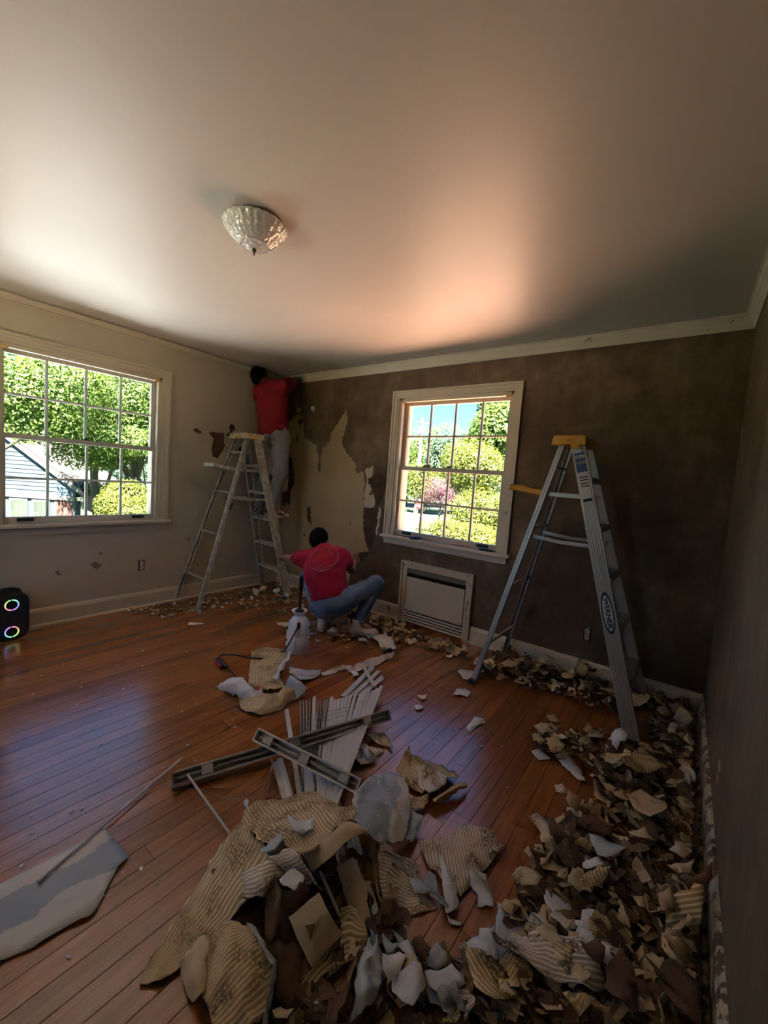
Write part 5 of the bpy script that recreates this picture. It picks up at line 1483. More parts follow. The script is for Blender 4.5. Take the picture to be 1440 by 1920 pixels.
def net(label, rows, kind, seed=0, nu=14, nv=12, stripe='u', crumple=0.006, jag=0.007, group=None, name='wallpaper_sheet', th=0.0011, zmin=0.003):
    """curved sheet through a net of control points (rows of world points)"""
    rg = random.Random(seed); off = Vector((rg.uniform(-9, 9), rg.uniform(-9, 9), rg.uniform(-9, 9)))
    nu = int(nu * 1.7); nv = int(nv * 1.7)
    V = []; G = []
    for i in range(nu + 1):
        R = [catmull([Vector(p) for p in r], i / nu) for r in rows]
        for j in range(nv + 1):
            G.append(catmull(R, j / nv))
    W_ = nv + 1
    edge = []
    for i in range(nu + 1):
        for j in range(W_):
            p = G[i * W_ + j]
            e = i in (0, nu) or j in (0, nv)
            q = p + Vector((0, 0, 1)) * noise.noise(p * 14 + off) * crumple + noise.noise_vector(p * 30 + off) * crumple * .5 + Vector((0, 0, ridge(p, off, crumple * 2.2)))
            if e: q = q + noise.noise_vector(p * 55 + off) * jag
            q.z = max(q.z, zmin)
            V.append(q)
    F = []
    for i in range(nu):
        for j in range(nv):
            a = i * W_ + j
            F.append((a, a + W_, a + W_ + 1, a + 1))
    a, b, c = V[F[0][0]], V[F[0][1]], V[F[0][2]]
    k = Vector((0, 0, 0))
    for f in F: k += (V[f[1]] - V[f[0]]).cross(V[f[2]] - V[f[0]])
    if k.dot(CAM - V[len(V) // 2]) < 0: F = [tuple(reversed(f)) for f in F]
    # texture coordinates in metres
    uv = [None] * len(V); oU = rg.random() * 3
    for i in range(nu + 1):
        for j in range(W_):
            u = sum((G[k * W_ + nv // 2] - G[(k - 1) * W_ + nv // 2]).length for k in range(1, i + 1))
            v_ = sum((G[(nu // 2) * W_ + k] - G[(nu // 2) * W_ + k - 1]).length for k in range(1, j + 1))
            uv[i * W_ + j] = (u + oU, v_) if stripe == 'u' else (v_ + oU, u)
    mb = closed_sheet(V, F, th)
    c = sum(V, Vector()) / len(V)
    o = obj(name, mb, list(FACES[kind]), None, loc=(c.x, c.y, 0), smooth='all', uv=uv + uv)
    return tag(o, label, 'wallpaper', group)
def poly(label, pts, kind, z=0.004, seed=0, curl=0.02, crumple=0.006, rot=0.0, group=None, name='wallpaper_sheet', res=0.035, jag=0.005, tilt=(0, 0)):
    """torn flat-lying sheet with the given outline; edges lift off the floor"""
    rg = random.Random(seed + 100); off = Vector((rg.uniform(-9, 9), rg.uniform(-9, 9), 3))
    P = [Vector((p.x, p.y)) for p in pts]; out = []
    for i, p in enumerate(P):
        q = P[(i + 1) % len(P)]; k = max(1, int((q - p).length / (res * .6)))
        for j in range(k):
            t = p.lerp(q, j / k)
            nz = noise.noise_vector(Vector((t.x, t.y, 0)) * 60 + off) * jag
            out.append(t + Vector((nz.x, nz.y)))
    n0 = len(out)
    x0, x1 = min(p.x for p in out), max(p.x for p in out); y0, y1 = min(p.y for p in out), max(p.y for p in out)
    def inside(x, y):
        c = False
        for i in range(n0):
            a, b = out[i], out[i - 1]
            if (a.y > y) != (b.y > y) and x < (b.x - a.x) * (y - a.y) / (b.y - a.y) + a.x: c = not c
        return c
    pts2 = list(out)
    yy = y0 + res * .5
    while yy < y1:
        xx = x0 + res * .5
        while xx < x1:
            q = (xx + rg.uniform(-.2, .2) * res, yy + rg.uniform(-.2, .2) * res)
            if inside(*q) and min((Vector(q) - e).length for e in out) > res * .35: pts2.append(Vector(q))
            xx += res
        yy += res
    vs2, ed, fa, *_ = geometry.delaunay_2d_cdt(pts2, [(i, (i + 1) % n0) for i in range(n0)], [], 1, 1e-5)
    c = sum(out, Vector((0, 0))) / n0; Rm = max((p - c).length for p in out)
    ca = rg.random() * 6.28; cd = Vector((math.cos(ca), math.sin(ca)))
    V = []
    for p in vs2:
        d = p - c; e = d.dot(cd) / Rm
        zz = z + curl * max(0, e) ** 2 + curl * .7 * max(0, -e - .2) ** 2 + abs(noise.noise(Vector((p.x, p.y, 0)) * 11 + off)) * crumple + ridge(Vector((p.x, p.y, 0)), off, crumple * 1.2) + (d.x * tilt[0] + d.y * tilt[1])
        V.append(Vector((p.x, p.y, zz)))
    mz = min(p.z for p in V)
    for p in V: p.z += max(0, z - mz)
    F = []
    for f in fa:
        if (V[f[1]] - V[f[0]]).cross(V[f[2]] - V[f[0]]).z < 0: f = list(reversed(f))
        F.append(tuple(f))
    cr, sr = math.cos(rot), math.sin(rot); ou = rg.random() * 4
    uv = [((p.x - c.x) * cr - (p.y - c.y) * sr + ou, (p.x - c.x) * sr + (p.y - c.y) * cr + 0.5) for p in V]
    mb = closed_sheet(V, F, 0.0011)
    o = obj(name, mb, list(FACES[kind]), None, loc=(c.x, c.y, 0), smooth='all', uv=uv + uv)
    return tag(o, label, 'wallpaper', group)
def z7(x, y, z=0.0): return fl(240 + x / 2, 1420 + y / 2, z)
def z8(x, y, z=0.0): return fl(840 + x / 2.4, 1220 + y / 2.4, z)
def z5(x, y, z=0.0): return fl(380 + x / 3.6, 1000 + y / 3.6, z)
def z10(x, y, z=0.0): return fl(640 + x / 4.235, 1480 + y / 4.235, z)      # crop at 640,1480
def z9(x, y, z=0.0): return fl(400 + x / 4.363, 1480 + y / 4.363, z)       # crop at 400,1480
def zA(x, y, z=0.0): return fl(600 + x / 4.8, 1140 + y / 4.8, z)
def z3(x, y, z=0.0): return fl(560 + x / 7.11, 1230 + y / 7.11, z)
def z6(x, y, z=0.0): return fl(280 + x / 2.88, 1200 + y / 2.88, z)
def zB(x, y, z=0.0): return fl(960 + x / 3.0, 1250 + y / 3.0, z)
def zC(x, y, z=0.0): return fl(960 + x / 3.0, 1580 + y / 3.0, z)
HG = 'torn wallpaper in the near heap'
# --- large flat sheet at the left
poly('large flat grey-blue and white sheet lying alone on the open floor', [fl(-60, 1690), fl(60, 1632), fl(195, 1556), fl(243, 1610), fl(222, 1628), fl(205, 1660), fl(182, 1706), fl(170, 1722), fl(130, 1738), fl(60, 1782), fl(-60, 1830)], 'band', 0.004, 1, 0.004, 0.004, rot=-math.atan2((fl(220, 1600) - fl(-60, 1760)).y, (fl(220, 1600) - fl(-60, 1760)).x), name='paint_sheet', jag=.003)
# --- near heap, large pieces
net('long gold striped floral strip sloping from the heap to the lower floor', [
    [z7(42, 850, .004), z7(75, 858, .004), z7(112, 850, .006)],
    [z7(85, 755, .006), z7(140, 790, .012), z7(200, 792, .010)],
    [z7(180, 610, .010), z7(250, 660, .025), z7(310, 680, .020)],
    [z7(280, 455, .02), z7(350, 500, .05), z7(415, 580, .05)],
    [z7(375, 290, .04), z7(440, 360, .09), z7(490, 470, .10)],
    [z7(420, 245, .05), z7(470, 285, .11), z7(560, 380, .13)]], 'gold', 2, 10, 26, 'v', group=HG)
net('gold striped floral sheet draped over the top of the heap', [
    [z7(420, 250, .07), z7(470, 290, .12), z7(520, 330, .15), z7(600, 345, .17)],
    [z7(470, 172, .08), z7(520, 235, .13), z7(600, 280, .17), z7(660, 362, .18)],
    [z7(590, 150, .10), z7(640, 190, .15), z7(700, 260, .19), z7(740, 310, .20)],
    [z7(690, 125, .11), z7(735, 165, .15), z7(790, 220, .20), z7(810, 250, .215)],
    [z7(735, 165, .12), z7(800, 182, .16), z7(850, 190, .19), z7(862, 212, .20)]], 'gold', 3, 14, 20, 'u', group=HG)
net('tan backed sheet curled over like a tunnel in the middle of the heap', [
    [z7(620, 330, .150), z7(730, 285, .200), z7(830, 240, .228), z7(905, 285, .19), z7(935, 360, .11), z7(945, 470, .035), z7(985, 560, .006), z7(1046, 650, .004)],
    [z7(640, 350, .145), z7(735, 320, .200), z7(832, 268, .226), z7(902, 285, .195), z7(925, 350, .12), z7(938, 470, .04), z7(975, 580, .008), z7(1045, 670, .004)],
    [z7(690, 432, .115), z7(750, 385, .175), z7(838, 300, .215), z7(890, 290, .195), z7(905, 340, .13), z7(925, 460, .05), z7(955, 580, .01), z7(1030, 690, .004)]], 'tan', 4, 30, 10, 'u', crumple=.003, jag=.002, group=HG)
net('grey-blue oval paint sheet tilted up behind the curled paper', [
    [z7(845, 235, .12), z7(838, 195, .115), z7(855, 140, .10), z7(890, 88, .085)],
    [z7(905, 300, .10), z7(905, 205, .105), z7(920, 120, .09), z7(950, 60, .075)],
    [z7(960, 335, .07), z7(985, 230, .08), z7(990, 130, .075), z7(1010, 68, .062)],
    [z7(1030, 330, .04), z7(1052, 250, .05), z7(1060, 160, .05), z7(1040, 85, .05)]], 'oval', 5, 12, 12, 'u', group=HG, name='paint_sheet')
net('pale striped floral sheet curling down beside the tunnel of paper', [
    [z10(300, 440, .085), z10(380, 450, .060), z10(480, 520, .035), z10(600, 590, .02)],
    [z10(285, 560, .070), z10(380, 600, .045), z10(500, 690, .025), z10(640, 800, .015)],
    [z10(300, 720, .050), z10(390, 770, .03), z10(520, 830, .015), z10(700, 880, .010)],
    [z10(350, 900, .025), z10(430, 930, .015), z10(560, 960, .008), z10(770, 930, .006)],
    [z10(420, 980, .010), z10(480, 990, .006), z10(580, 1000, .005), z10(690, 960, .005)]], 'pale', 6, 14, 14, 'u', group=HG)
poly('flat pale striped floral sheet at the right end of the heap', [z10(*q) for q in [(620, 460), (740, 410), (900, 370), (940, 310), (1040, 330), (1200, 380), (1280, 500), (1120, 680), (1030, 780), (940, 870), (860, 800), (700, 650)]], 'pale', .006, 7, .01, .012, rot=.9, group=HG)
net('folded white and grey strip lying on the pale striped sheet', [
    [z10(760, 510, .03), z10(790, 600, .035), z10(800, 760, .035), z10(840, 975, .02)],
    [z10(800, 540, .045), z10(840, 640, .045), z10(870, 780, .04), z10(890, 960, .025)],
    [z10(830, 600, .03), z10(870, 680, .03), z10(910, 800, .028), z10(940, 930, .018)]], 'white', 8, 12, 6, 'u', group=HG)
net('narrow plaster coloured strip beside the folded white strip', [
    [z10(690, 650, .03), z10(660, 760, .03), z10(740, 860, .025), z10(840, 970, .012)],
    [z10(740, 680, .04), z10(760, 780, .04), z10(800, 860, .03), z10(850, 940, .015)]], 'patchy', 9, 12, 5, 'u', group=HG)
poly('small grey patch on the curling pale striped sheet', [z10(*q) for q in [(530, 760), (620, 790), (700, 870), (650, 900), (570, 880)]], 'grey', .028, 10, .006, .004, group=HG, res=.025)
poly('dark brown shred beside the grey-blue oval sheet', [z10(*q) for q in [(340, 545), (400, 600), (540, 570), (500, 640), (480, 690), (400, 670)]], 'brown', .07, 11, .01, .01, group=HG, res=.025)
poly('white torn scrap lying on the gold striped sheet', [z7(*q, .19) for q in [(596, 236), (640, 250), (702, 242), (690, 280), (650, 308), (612, 290)]], 'white', .198, 12, .012, .008, group=HG, res=.02)
net('curled bluish strip standing in the gold striped sheet', [
    [z7(495, 352, .14), z7(540, 310, .17), z7(572, 282, .18)],
    [z7(520, 372, .16), z7(550, 345, .19), z7(580, 310, .20)],
    [z7(560, 365, .14), z7(580, 345, .16), z7(592, 320, .17)]], 'grey', 13, 8, 8, 'u', group=HG)
net('grey backed fold beside the tunnel of paper', [
    [z7(530, 392, .16), z7(590, 352, .20), z7(612, 338, .205)],
    [z7(580, 430, .15), z7(640, 395, .20), z7(650, 378, .20)],
    [z7(680, 478, .12), z7(700, 470, .15), z7(716, 490, .12)]], 'pale', 14, 8, 10, 'u', group=HG)
net('folded striped piece with a pale lit corner in the heap', [
    [z7(428, 425, .12), z7(432, 480, .11), z7(436, 530, .10)],
    [z7(480, 412, .15), z7(482, 470, .145), z7(500, 535, .12)],
    [z7(545, 392, .16), z7(560, 440, .15), z7(530, 500, .13)],
    [z7(610, 400, .14), z7(610, 440, .13), z7(580, 490, .12)]], 'pale', 15, 8, 8, 'v', group=HG)
poly('blue white torn scrap on top of the brown shreds', [z7(*q, .17) for q in [(570, 468), (600, 440), (625, 430), (662, 455), (655, 480), (640, 492), (622, 520), (600, 500), (580, 498)]], 'white', .176, 16, .012, .006, group=HG, res=.018)
net('dark brown torn layers hanging below the blue white scrap', [
    [z7(515, 520, .10), z7(520, 600, .08), z7(510, 690, .05)],
    [z7(560, 480, .15), z7(570, 590, .12), z7(560, 700, .06)],
    [z7(630, 490, .16), z7(630, 580, .13), z7(610, 690, .07)],
    [z7(690, 500, .14), z7(660, 590, .11), z7(640, 700, .06)]], 'brown', 17, 10, 12, 'u', crumple=.02, jag=.012, group=HG)
net('stiff square cream piece with a brown torn streak', [
    [z7(602, 602, .13), z7(640, 690, .10), z7(690, 790, .06)],
    [z7(660, 552, .15), z7(705, 640, .12), z7(748, 725, .075)],
    [z7(716, 506, .16), z7(760, 590, .13), z7(806, 665, .08)]], 'cream', 18, 8, 8, 'u', crumple=.001, jag=.002, group=HG, th=.004)
poly('brown torn streak on the stiff square cream piece', [z7(*q, .118) for q in [(690, 570), (705, 600), (695, 650), (680, 690), (672, 650), (668, 640)]], 'brown', .122, 19, .0, .002, group=HG, res=.02, tilt=(0, 0.1))
net('wide reddish brown backing sheet under the square cream piece', [
    [z7(500, 680, .06), z7(510, 790, .04), z7(530, 900, .02), z7(560, 960, .01)],
    [z7(570, 670, .07), z7(580, 780, .05), z7(590, 880, .03), z7(600, 950, .015)],
    [z7(640, 690, .06), z7(650, 780, .045), z7(640, 860, .03), z7(620, 930, .015)]], 'brown', 20, 8, 10, 'u', crumple=.006, group=HG)
net('oval gold striped floral sheet at the near edge of the heap', [
    [z7(245, 850, .02), z7(330, 645, .05), z7(410, 622, .06)],
    [z7(270, 900, .03), z7(370, 740, .07), z7(470, 660, .08)],
    [z7(300, 960, .03), z7(400, 840, .07), z7(520, 740, .075)],
    [z7(330, 1020, .03), z7(430, 930, .06), z7(545, 830, .06)],
    [z7(370, 1090, .02), z7(450, 1030, .04), z7(530, 960, .04)]], 'gold', 21, 12, 14, 'u', group=HG)
net('white curled edge strip along the oval striped sheet', [
    [z7(440, 622, .085), z7(500, 700, .10), z7(540, 790, .085), z7(525, 900, .06), z7(505, 1010, .04)],
    [z7(462, 630, .075), z7(520, 705, .085), z7(552, 795, .065), z7(540, 905, .045), z7(520, 1020, .025)]], 'grey', 22, 14, 4, 'u', group=HG)
net('whitish folded paper at the left edge of the near heap', [
    [z7(200, 785, .01), z7(215, 850, .015), z7(240, 920, .02)],
    [z7(245, 722, .05), z7(255, 810, .06), z7(270, 890, .05)],
    [z7(310, 680, .04), z7(300, 760, .05), z7(300, 850, .04)]], 'cream', 23, 8, 8, 'u', crumple=.01, group=HG)
net('gold striped scrap sticking out under the square cream piece', [
    [z7(640, 860, .03), z7(660, 880, .02), z7(682, 886, .015)],
    [z7(700, 790, .05), z7(715, 810, .04), z7(735, 830, .03)],
    [z7(760, 722, .06), z7(768, 745, .055), z7(765, 790, .045)]], 'gold', 24, 8, 8, 'v', group=HG)
net('gold brown floral strip right of the square cream piece', [
    [z9(1040, 950, .05), z9(1030, 1250, .03), z9(1040, 1500, .02), z9(1040, 1700, .01)],
    [z9(1130, 960, .07), z9(1150, 1200, .05), z9(1120, 1450, .04), z9(1090, 1690, .02)],
    [z9(1200, 1100, .05), z9(1250, 1250, .04), z9(1200, 1420, .03), z9(1150, 1600, .015)]], 'goldbrown', 25, 12, 8, 'v', crumple=.01, group=HG)
net('olive grey sheet under the tunnel of paper', [
    [z9(1000, 640, .045), z9(1080, 900, .035), z9(1150, 1150, .02)],
    [z9(1100, 590, .07), z9(1160, 850, .06), z9(1220, 1130, .03)],
    [z9(1180, 580, .06), z9(1240, 800, .055), z9(1290, 1100, .02)]], 'tan', 26, 8, 8, 'u', group=HG)
poly('brown debris sheet between the gold strip and the near edge', [z9(*q) for q in [(700, 1680), (900, 1500), (1040, 1480), (1120, 1700), (1080, 1960), (760, 1960)]], 'brown', .01, 27, .03, .03, group=HG)
poly('small cream scrap at the near edge of the heap', [z9(*q, .03) for q in [(480, 1860), (540, 1810), (650, 1830), (600, 1900), (500, 1900)]], 'cream', .035, 28, .01, .01, group=HG, res=.025)
# --- grey pieces at the bottom middle
GG = 'grey paint scraps at the near edge'
net('tall curled grey strip at the bottom of the near heap', [
    [z10(70, 1850, .03), z10(110, 1600, .04), z10(140, 1400, .05), z10(210, 1200, .05)],
    [z10(170, 1790, .06), z10(200, 1560, .075), z10(230, 1380, .07), z10(260, 1200, .06)],
    [z10(280, 1700, .035), z10(310, 1540, .05), z10(330, 1430, .05), z10(310, 1240, .04)]], 'grey', 30, 14, 8, 'u', crumple=.012, group=GG, name='paint_scrap')
for i, (lab, pts, kd, zz) in enumerate([
    ('crumpled whitish scrap touching the tall curled grey strip', [(330, 1330), (460, 1290), (510, 1360), (460, 1480), (380, 1560), (320, 1500)], 'white', .04),
    ('large crumpled grey white scrap at the bottom middle', [(400, 1500), (520, 1450), (620, 1460), (680, 1590), (560, 1760), (480, 1700), (400, 1610)], 'white', .035),
    ('heart shaped grey-blue scrap on the bare floor edge', [(600, 1300), (640, 1262), (700, 1290), (760, 1225), (830, 1290), (845, 1360), (760, 1450), (680, 1410)], 'grey', .02),
    ('clean bluish white scrap overlapping the heart shaped one', [(665, 1440), (760, 1450), (880, 1400), (960, 1480), (985, 1550), (900, 1590), (740, 1610), (680, 1560)], 'white', .035),
    ('grey-blue scrap standing below the clean white one', [(750, 1620), (900, 1590), (930, 1680), (880, 1790), (810, 1780)], 'grey', .02),
    ('small plaster scrap with torn edges on the floorboards', [(1020, 710), (1080, 720), (1150, 720), (1165, 800), (1205, 870), (1200, 960), (1140, 935), (1075, 940), (1085, 850), (1030, 790)], 'white', .004),
    ('tiny torn tail of plaster below the striped sheet', [(830, 1010), (900, 1040), (970, 1060), (940, 1095), (870, 1080)], 'white', .004),
    ('large grey-blue triangular scrap beside the deep debris', [(1240, 925), (1330, 950), (1430, 1000), (1520, 1290), (1310, 1375), (1200, 1330)], 'grey', .03),
    ('small pale striped scrap on the grey triangle', [(1140, 1150), (1200, 1160), (1330, 1220), (1310, 1285), (1200, 1230)], 'pale', .055),
    ('white curled scrap left of the grey triangle', [(980, 1360), (1060, 1280), (1095, 1255), (1110, 1310), (1060, 1380)], 'white', .02),
    ('long pale scrap leaning between grey pieces', [(320, 1180), (360, 1210), (440, 1270), (370, 1320), (330, 1250)], 'grey', .03),
    ('mottled plaster scrap pointing at the heart shaped one', [(440, 1290), (530, 1230), (570, 1290), (610, 1390), (520, 1360)], 'white', .03)]):
    zz = zz + .03 if zz > .01 else zz
    poly(lab, [z10(*q, zz) for q in pts], kd, zz, 40 + i, .025 if i not in (2, 3, 7) else .008, .012 if i not in (2, 3, 7) else .003, rot=i * .7, group=GG, name='paint_scrap', res=.022)
# --- striped floor sheets at the lower right
RG = 'torn wallpaper in the deep debris beside the right-hand wall'.replace('right-hand ', 'grey-brown ')
poly('wide pale striped sheet at the bottom of the deep debris', [zC(*q, .05) for q in [(-40, 640), (60, 600), (150, 570), (300, 620), (430, 700), (470, 800), (520, 940), (380, 910), (220, 860), (60, 760)]], 'pale', .085, 60, .03, .02, rot=-.4, group=RG)
poly('striped sheet beside the grey triangle at the near edge', [z10(*q, .02) for q in [(960, 1440), (1100, 1440), (1200, 1480), (1300, 1600), (1380, 1800), (1200, 1850), (1050, 1700)]], 'gold', .06, 61, .03, .02, rot=.2, group=RG)
for i, (lab, f_, pts, kd, zz) in enumerate([
    ('long striped strip with curled end reaching onto bare floor', zB, [(90, 845), (150, 820), (230, 900), (310, 960), (330, 1040), (290, 1040), (190, 960)], 'pale', .02),
    ('slate grey diamond scrap in the deep debris', zC, [(420, -30), (500, 0), (640, 85), (560, 105), (480, 80)], 'grey', .10),
    ('glossy white folded scrap below the slate grey diamond', zC, [(310, 90), (400, 95), (490, 105), (525, 180), (420, 150)], 'white', .07),
    ('grey paint scrap at the edge of bare floor', zC, [(0, 180), (80, 165), (180, 185), (150, 260), (115, 300), (70, 250)], 'grey', .025),
    ('bright cream ragged scrap near the flaking baseboard', zC, [(875, 60), (920, 20), (960, 25), (1000, 75), (960, 110), (900, 90)], 'cream', .09),
    ('cream ragged strip under the bright cream scrap', zC, [(865, 150), (940, 135), (1020, 155), (1000, 185), (930, 180)], 'cream', .08),
    ('flat tan square scrap in the deep debris', zB, [(650, 930), (740, 920), (810, 990), (790, 1020), (690, 985)], 'cream', .085),
    ('tan curled rectangle in the deep debris', zC, [(800, 325), (890, 275), (930, 370), (850, 395)], 'tan', .10),
    ('dusty rolled strip leaning on the flaking baseboard', zC, [(890, 490), (1020, 390), (1050, 420), (940, 510)], 'tan', .09),
    ('large rust brown sheet at the bottom corner of debris', zC, [(800, 720), (900, 660), (1000, 760), (1062, 880), (1062, 1030), (950, 1000), (850, 860)], 'brown', .07),
    ('dark brown sheet in the middle of the deep debris', zC, [(380, 580), (460, 560), (530, 620), (500, 720), (420, 690)], 'brown', .10),
    ('dark slate brown sheet at the near edge of deep debris', zC, [(540, 700), (600, 640), (700, 780), (710, 980), (600, 950), (520, 840)], 'brown', .08),
    ('rust brown piece lying over the flaking baseboard', zC, [(940, 240), (1040, 190), (1120, 135), (1125, 200), (1070, 290), (1000, 280)], 'brown', .125),
    ('square white scrap beside the ladder foot', zB, [(430, 350), (510, 352), (516, 400), (435, 402)], 'white', .03),
    ('white torn scrap at the tip of the small crumpled heap', zB, [(108, 485), (150, 458), (215, 525), (150, 525)], 'white', .006),
    ('long white sliver on the red floor below the small heap', zB, [(262, 530), (330, 515), (385, 580), (415, 650), (370, 640), (310, 580)], 'white', .006),
    ('small striped flake alone on the red floor', zB, [(240, 670), (280, 668), (316, 700), (300, 718), (245, 705)], 'pale', .004),
    ('thin brown flake on the red floor near the striped flake', zB, [(335, 740), (400, 755), (430, 790), (380, 775)], 'brown', .004),
    ('small grey scrap above the small crumpled heap', zB, [(190, 280), (240, 278), (268, 315), (215, 312)], 'tan', .005),
    ('gold striped crumple behind the ladder leg', zB, [(600, 540), (700, 500), (820, 530), (880, 580), (780, 600), (640, 590)], 'gold', .08),
    ('rounded crumpled tan paper in the deep debris', zB, [(640, 740), (720, 690), (860, 780), (870, 840), (760, 850), (690, 800)], 'tan', .09),
    ('twisted olive paper at the edge of the deep debris', zB, [(455, 660), (520, 640), (600, 700), (630, 770), (540, 790), (460, 740)], 'goldbrown', .05),
    ('gold striped scrap near the bottom of deep debris', zC, [(380, 200), (480, 170), (550, 180), (500, 260), (400, 240)], 'gold', .09)]):
    zz = zz + .035 if zz > .06 else zz
    poly(lab, [f_(*q, zz) for q in pts], kd, zz, 80 + i, .03 if zz > .03 else .012, .014 if zz > .03 else .005, rot=i * .9, group=RG, res=.024, name='wallpaper_scrap')
# --- striped paper under the sprayer hose
SG = 'torn wallpaper around the sprayer hose'
net('gold striped floral sheet reaching from the sprayer down to the crumple', [
    [z5(335, 800, .006), z5(450, 770, .012), z5(590, 790, .006)],
    [z5(322, 880, .010), z5(420, 870, .020), z5(560, 860, .012)],
    [z5(310, 960, .012), z5(410, 960, .025), z5(520, 950, .03)],
    [z5(305, 1040, .008), z5(420, 1060, .015), z5(560, 1045, .012)]], 'gold', 120, 12, 12, 'v', group=SG)
net('white backed folded sheet holding the red nozzle', [
    [z5(90, 1050, .01), z5(170, 1075, .012), z5(250, 1120, .012), z5(330, 1150, .014)],
    [z5(130, 1015, .04), z5(210, 1025, .065), z5(290, 1070, .06), z5(370, 1110, .05)],
    [z5(190, 985, .03), z5(270, 995, .05), z5(340, 1035, .055), z5(400, 1070, .04)]], 'white', 121, 14, 8, 'u', crumple=.012, group=SG)
net('curved gold striped sheet at the bottom of the hose crumple', [
    [z5(240, 1120, .006), z5(270, 1195, .005), z5(360, 1230, .005), z5(460, 1215, .005), z5(600, 1150, .006), z5(690, 1095, .008)],
    [z5(290, 1120, .03), z5(330, 1160, .03), z5(400, 1175, .03), z5(480, 1160, .03), z5(580, 1110, .03), z5(680, 1060, .02)],
    [z5(400, 1040, .05), z5(420, 1080, .055), z5(450, 1090, .055), z5(500, 1080, .05), z5(560, 1060, .045), z5(650, 1040, .03)]], 'gold', 122, 18, 8, 'v', crumple=.01, group=SG)
net('grey fold standing up in the hose crumple', [
    [z5(560, 1040, .03), z5(590, 1080, .02), z5(640, 1120, .01)],
    [z5(585, 970, .09), z5(640, 1010, .08), z5(690, 1070, .04)],
    [z5(610, 985, .05), z5(660, 1010, .05), z5(705, 1050, .02)]], 'grey', 123, 8, 8, 'u', group=SG)
poly('pale blue sheet with a rolled edge beside the hose crumple', [z5(*q) for q in [(580, 915), (640, 925), (740, 935), (800, 930), (790, 965), (730, 1010), (650, 1015), (600, 960)]], 'grey', .008, 124, .03, .006, group=SG)
net('rolled edge of the pale blue sheet', [
    [z5(585, 918, .02), z5(650, 935, .03), z5(730, 945, .03), z5(798, 932, .02)],
    [z5(590, 945, .012), z5(650, 960, .012), z5(730, 968, .012), z5(795, 955, .010)]], 'white', 125, 12, 4, 'u', group=SG)
net('bright crinkled strip leaning against the sprayer base', [
    [z5(470, 975, .04), z5(500, 930, .04), z5(545, 860, .05), z5(590, 800, .03)],
    [z5(500, 980, .05), z5(530, 940, .055), z5(570, 870, .05), z5(600, 810, .03)]], 'white', 126, 12, 4, 'u', crumple=.012, group=SG)
# --- long strip towards the squatting person
LG = 'long torn strips near the heater'
net('long pale striped strip trailing across the open floor', [
    [zA(0, 600, .004), zA(90, 560, .012), zA(190, 520, .03), zA(300, 520, .02), zA(420, 470, .012), zA(560, 420, .010), zA(670, 390, .02)],
    [zA(20, 615, .004), zA(110, 595, .006), zA(220, 550, .015), zA(320, 570, .012), zA(450, 540, .006), zA(600, 470, .005), zA(660, 440, .01)]], 'pale', 130, 26, 5, 'u', crumple=.005, group=LG)
poly('torn flap hanging from the long pale strip', [zA(*q) for q in [(230, 560), (300, 560), (345, 600), (350, 628), (280, 632), (300, 612)]], 'white', .006, 131, .015, .006, group=LG, res=.025)
net('crumpled white floral paper by the squatting person', [
    [zA(345, 215, .05), zA(430, 255, .03), zA(520, 320, .015), zA(545, 390, .006)],
    [zA(440, 225, .07), zA(520, 255, .06), zA(570, 320, .04), zA(600, 390, .012)],
    [zA(540, 235, .06), zA(610, 260, .06), zA(640, 310, .05), zA(680, 380, .012)]], 'pale', 132, 10, 10, 'u', crumple=.014, group=LG)
poly('bluish stiff flap on the crumpled white paper', [zA(*q, .05) for q in [(620, 270), (645, 258), (690, 370), (650, 380)]], 'grey', .055, 133, .01, .002, group=LG, res=.025)
poly('ochre striped curl at the shoe of the squatting person', [zA(*q, .02) for q in [(300, 170), (330, 160), (345, 220), (390, 260), (340, 275), (300, 240)]], 'gold', .02, 134, .04, .01, group=LG, res=.025)
for i, (lab, pts, kd) in enumerate([
    ('ochre crumpled paper below the heater', [(920, 330), (1000, 300), (1080, 330), (1100, 370), (1020, 395), (920, 365)], 'gold'),
    ('cream crumpled paper at the corner of the heater', [(1130, 390), (1190, 355), (1260, 380), (1340, 370), (1330, 410), (1220, 445), (1150, 430)], 'cream'),
    ('gold ball of paper beside the squatting person', [(550, 150), (590, 100), (640, 130), (650, 170), (590, 190)], 'gold'),
    ('torn cream paper with a brown hole in front of the heater', [(640, 180), (740, 165), (760, 200), (700, 245), (690, 210)], 'creambrown'),
    ('grey white flake by the near rear ladder foot', [(1240, 580), (1270, 562), (1360, 570), (1400, 590), (1350, 660), (1290, 650)], 'white'),
    ('small grey flake on the shiny floor', [(1190, 795), (1230, 740), (1300, 740), (1370, 770), (1340, 815), (1270, 800)], 'white'),
    ('small curled flake with a dark end on the shiny floor', [(870, 790), (930, 800), (960, 795), (955, 830), (920, 845), (890, 825)], 'creambrown'),
    ('ragged white flake on the shiny floor', [(850, 890), (900, 880), (945, 905), (900, 930), (860, 925)], 'white')]):
    poly(lab, [zA(*q) for q in pts], kd, .006, 140 + i, .03 if i < 4 else .008, .02 if i < 4 else .004, rot=i, group=LG, res=.022, name='wallpaper_scrap')
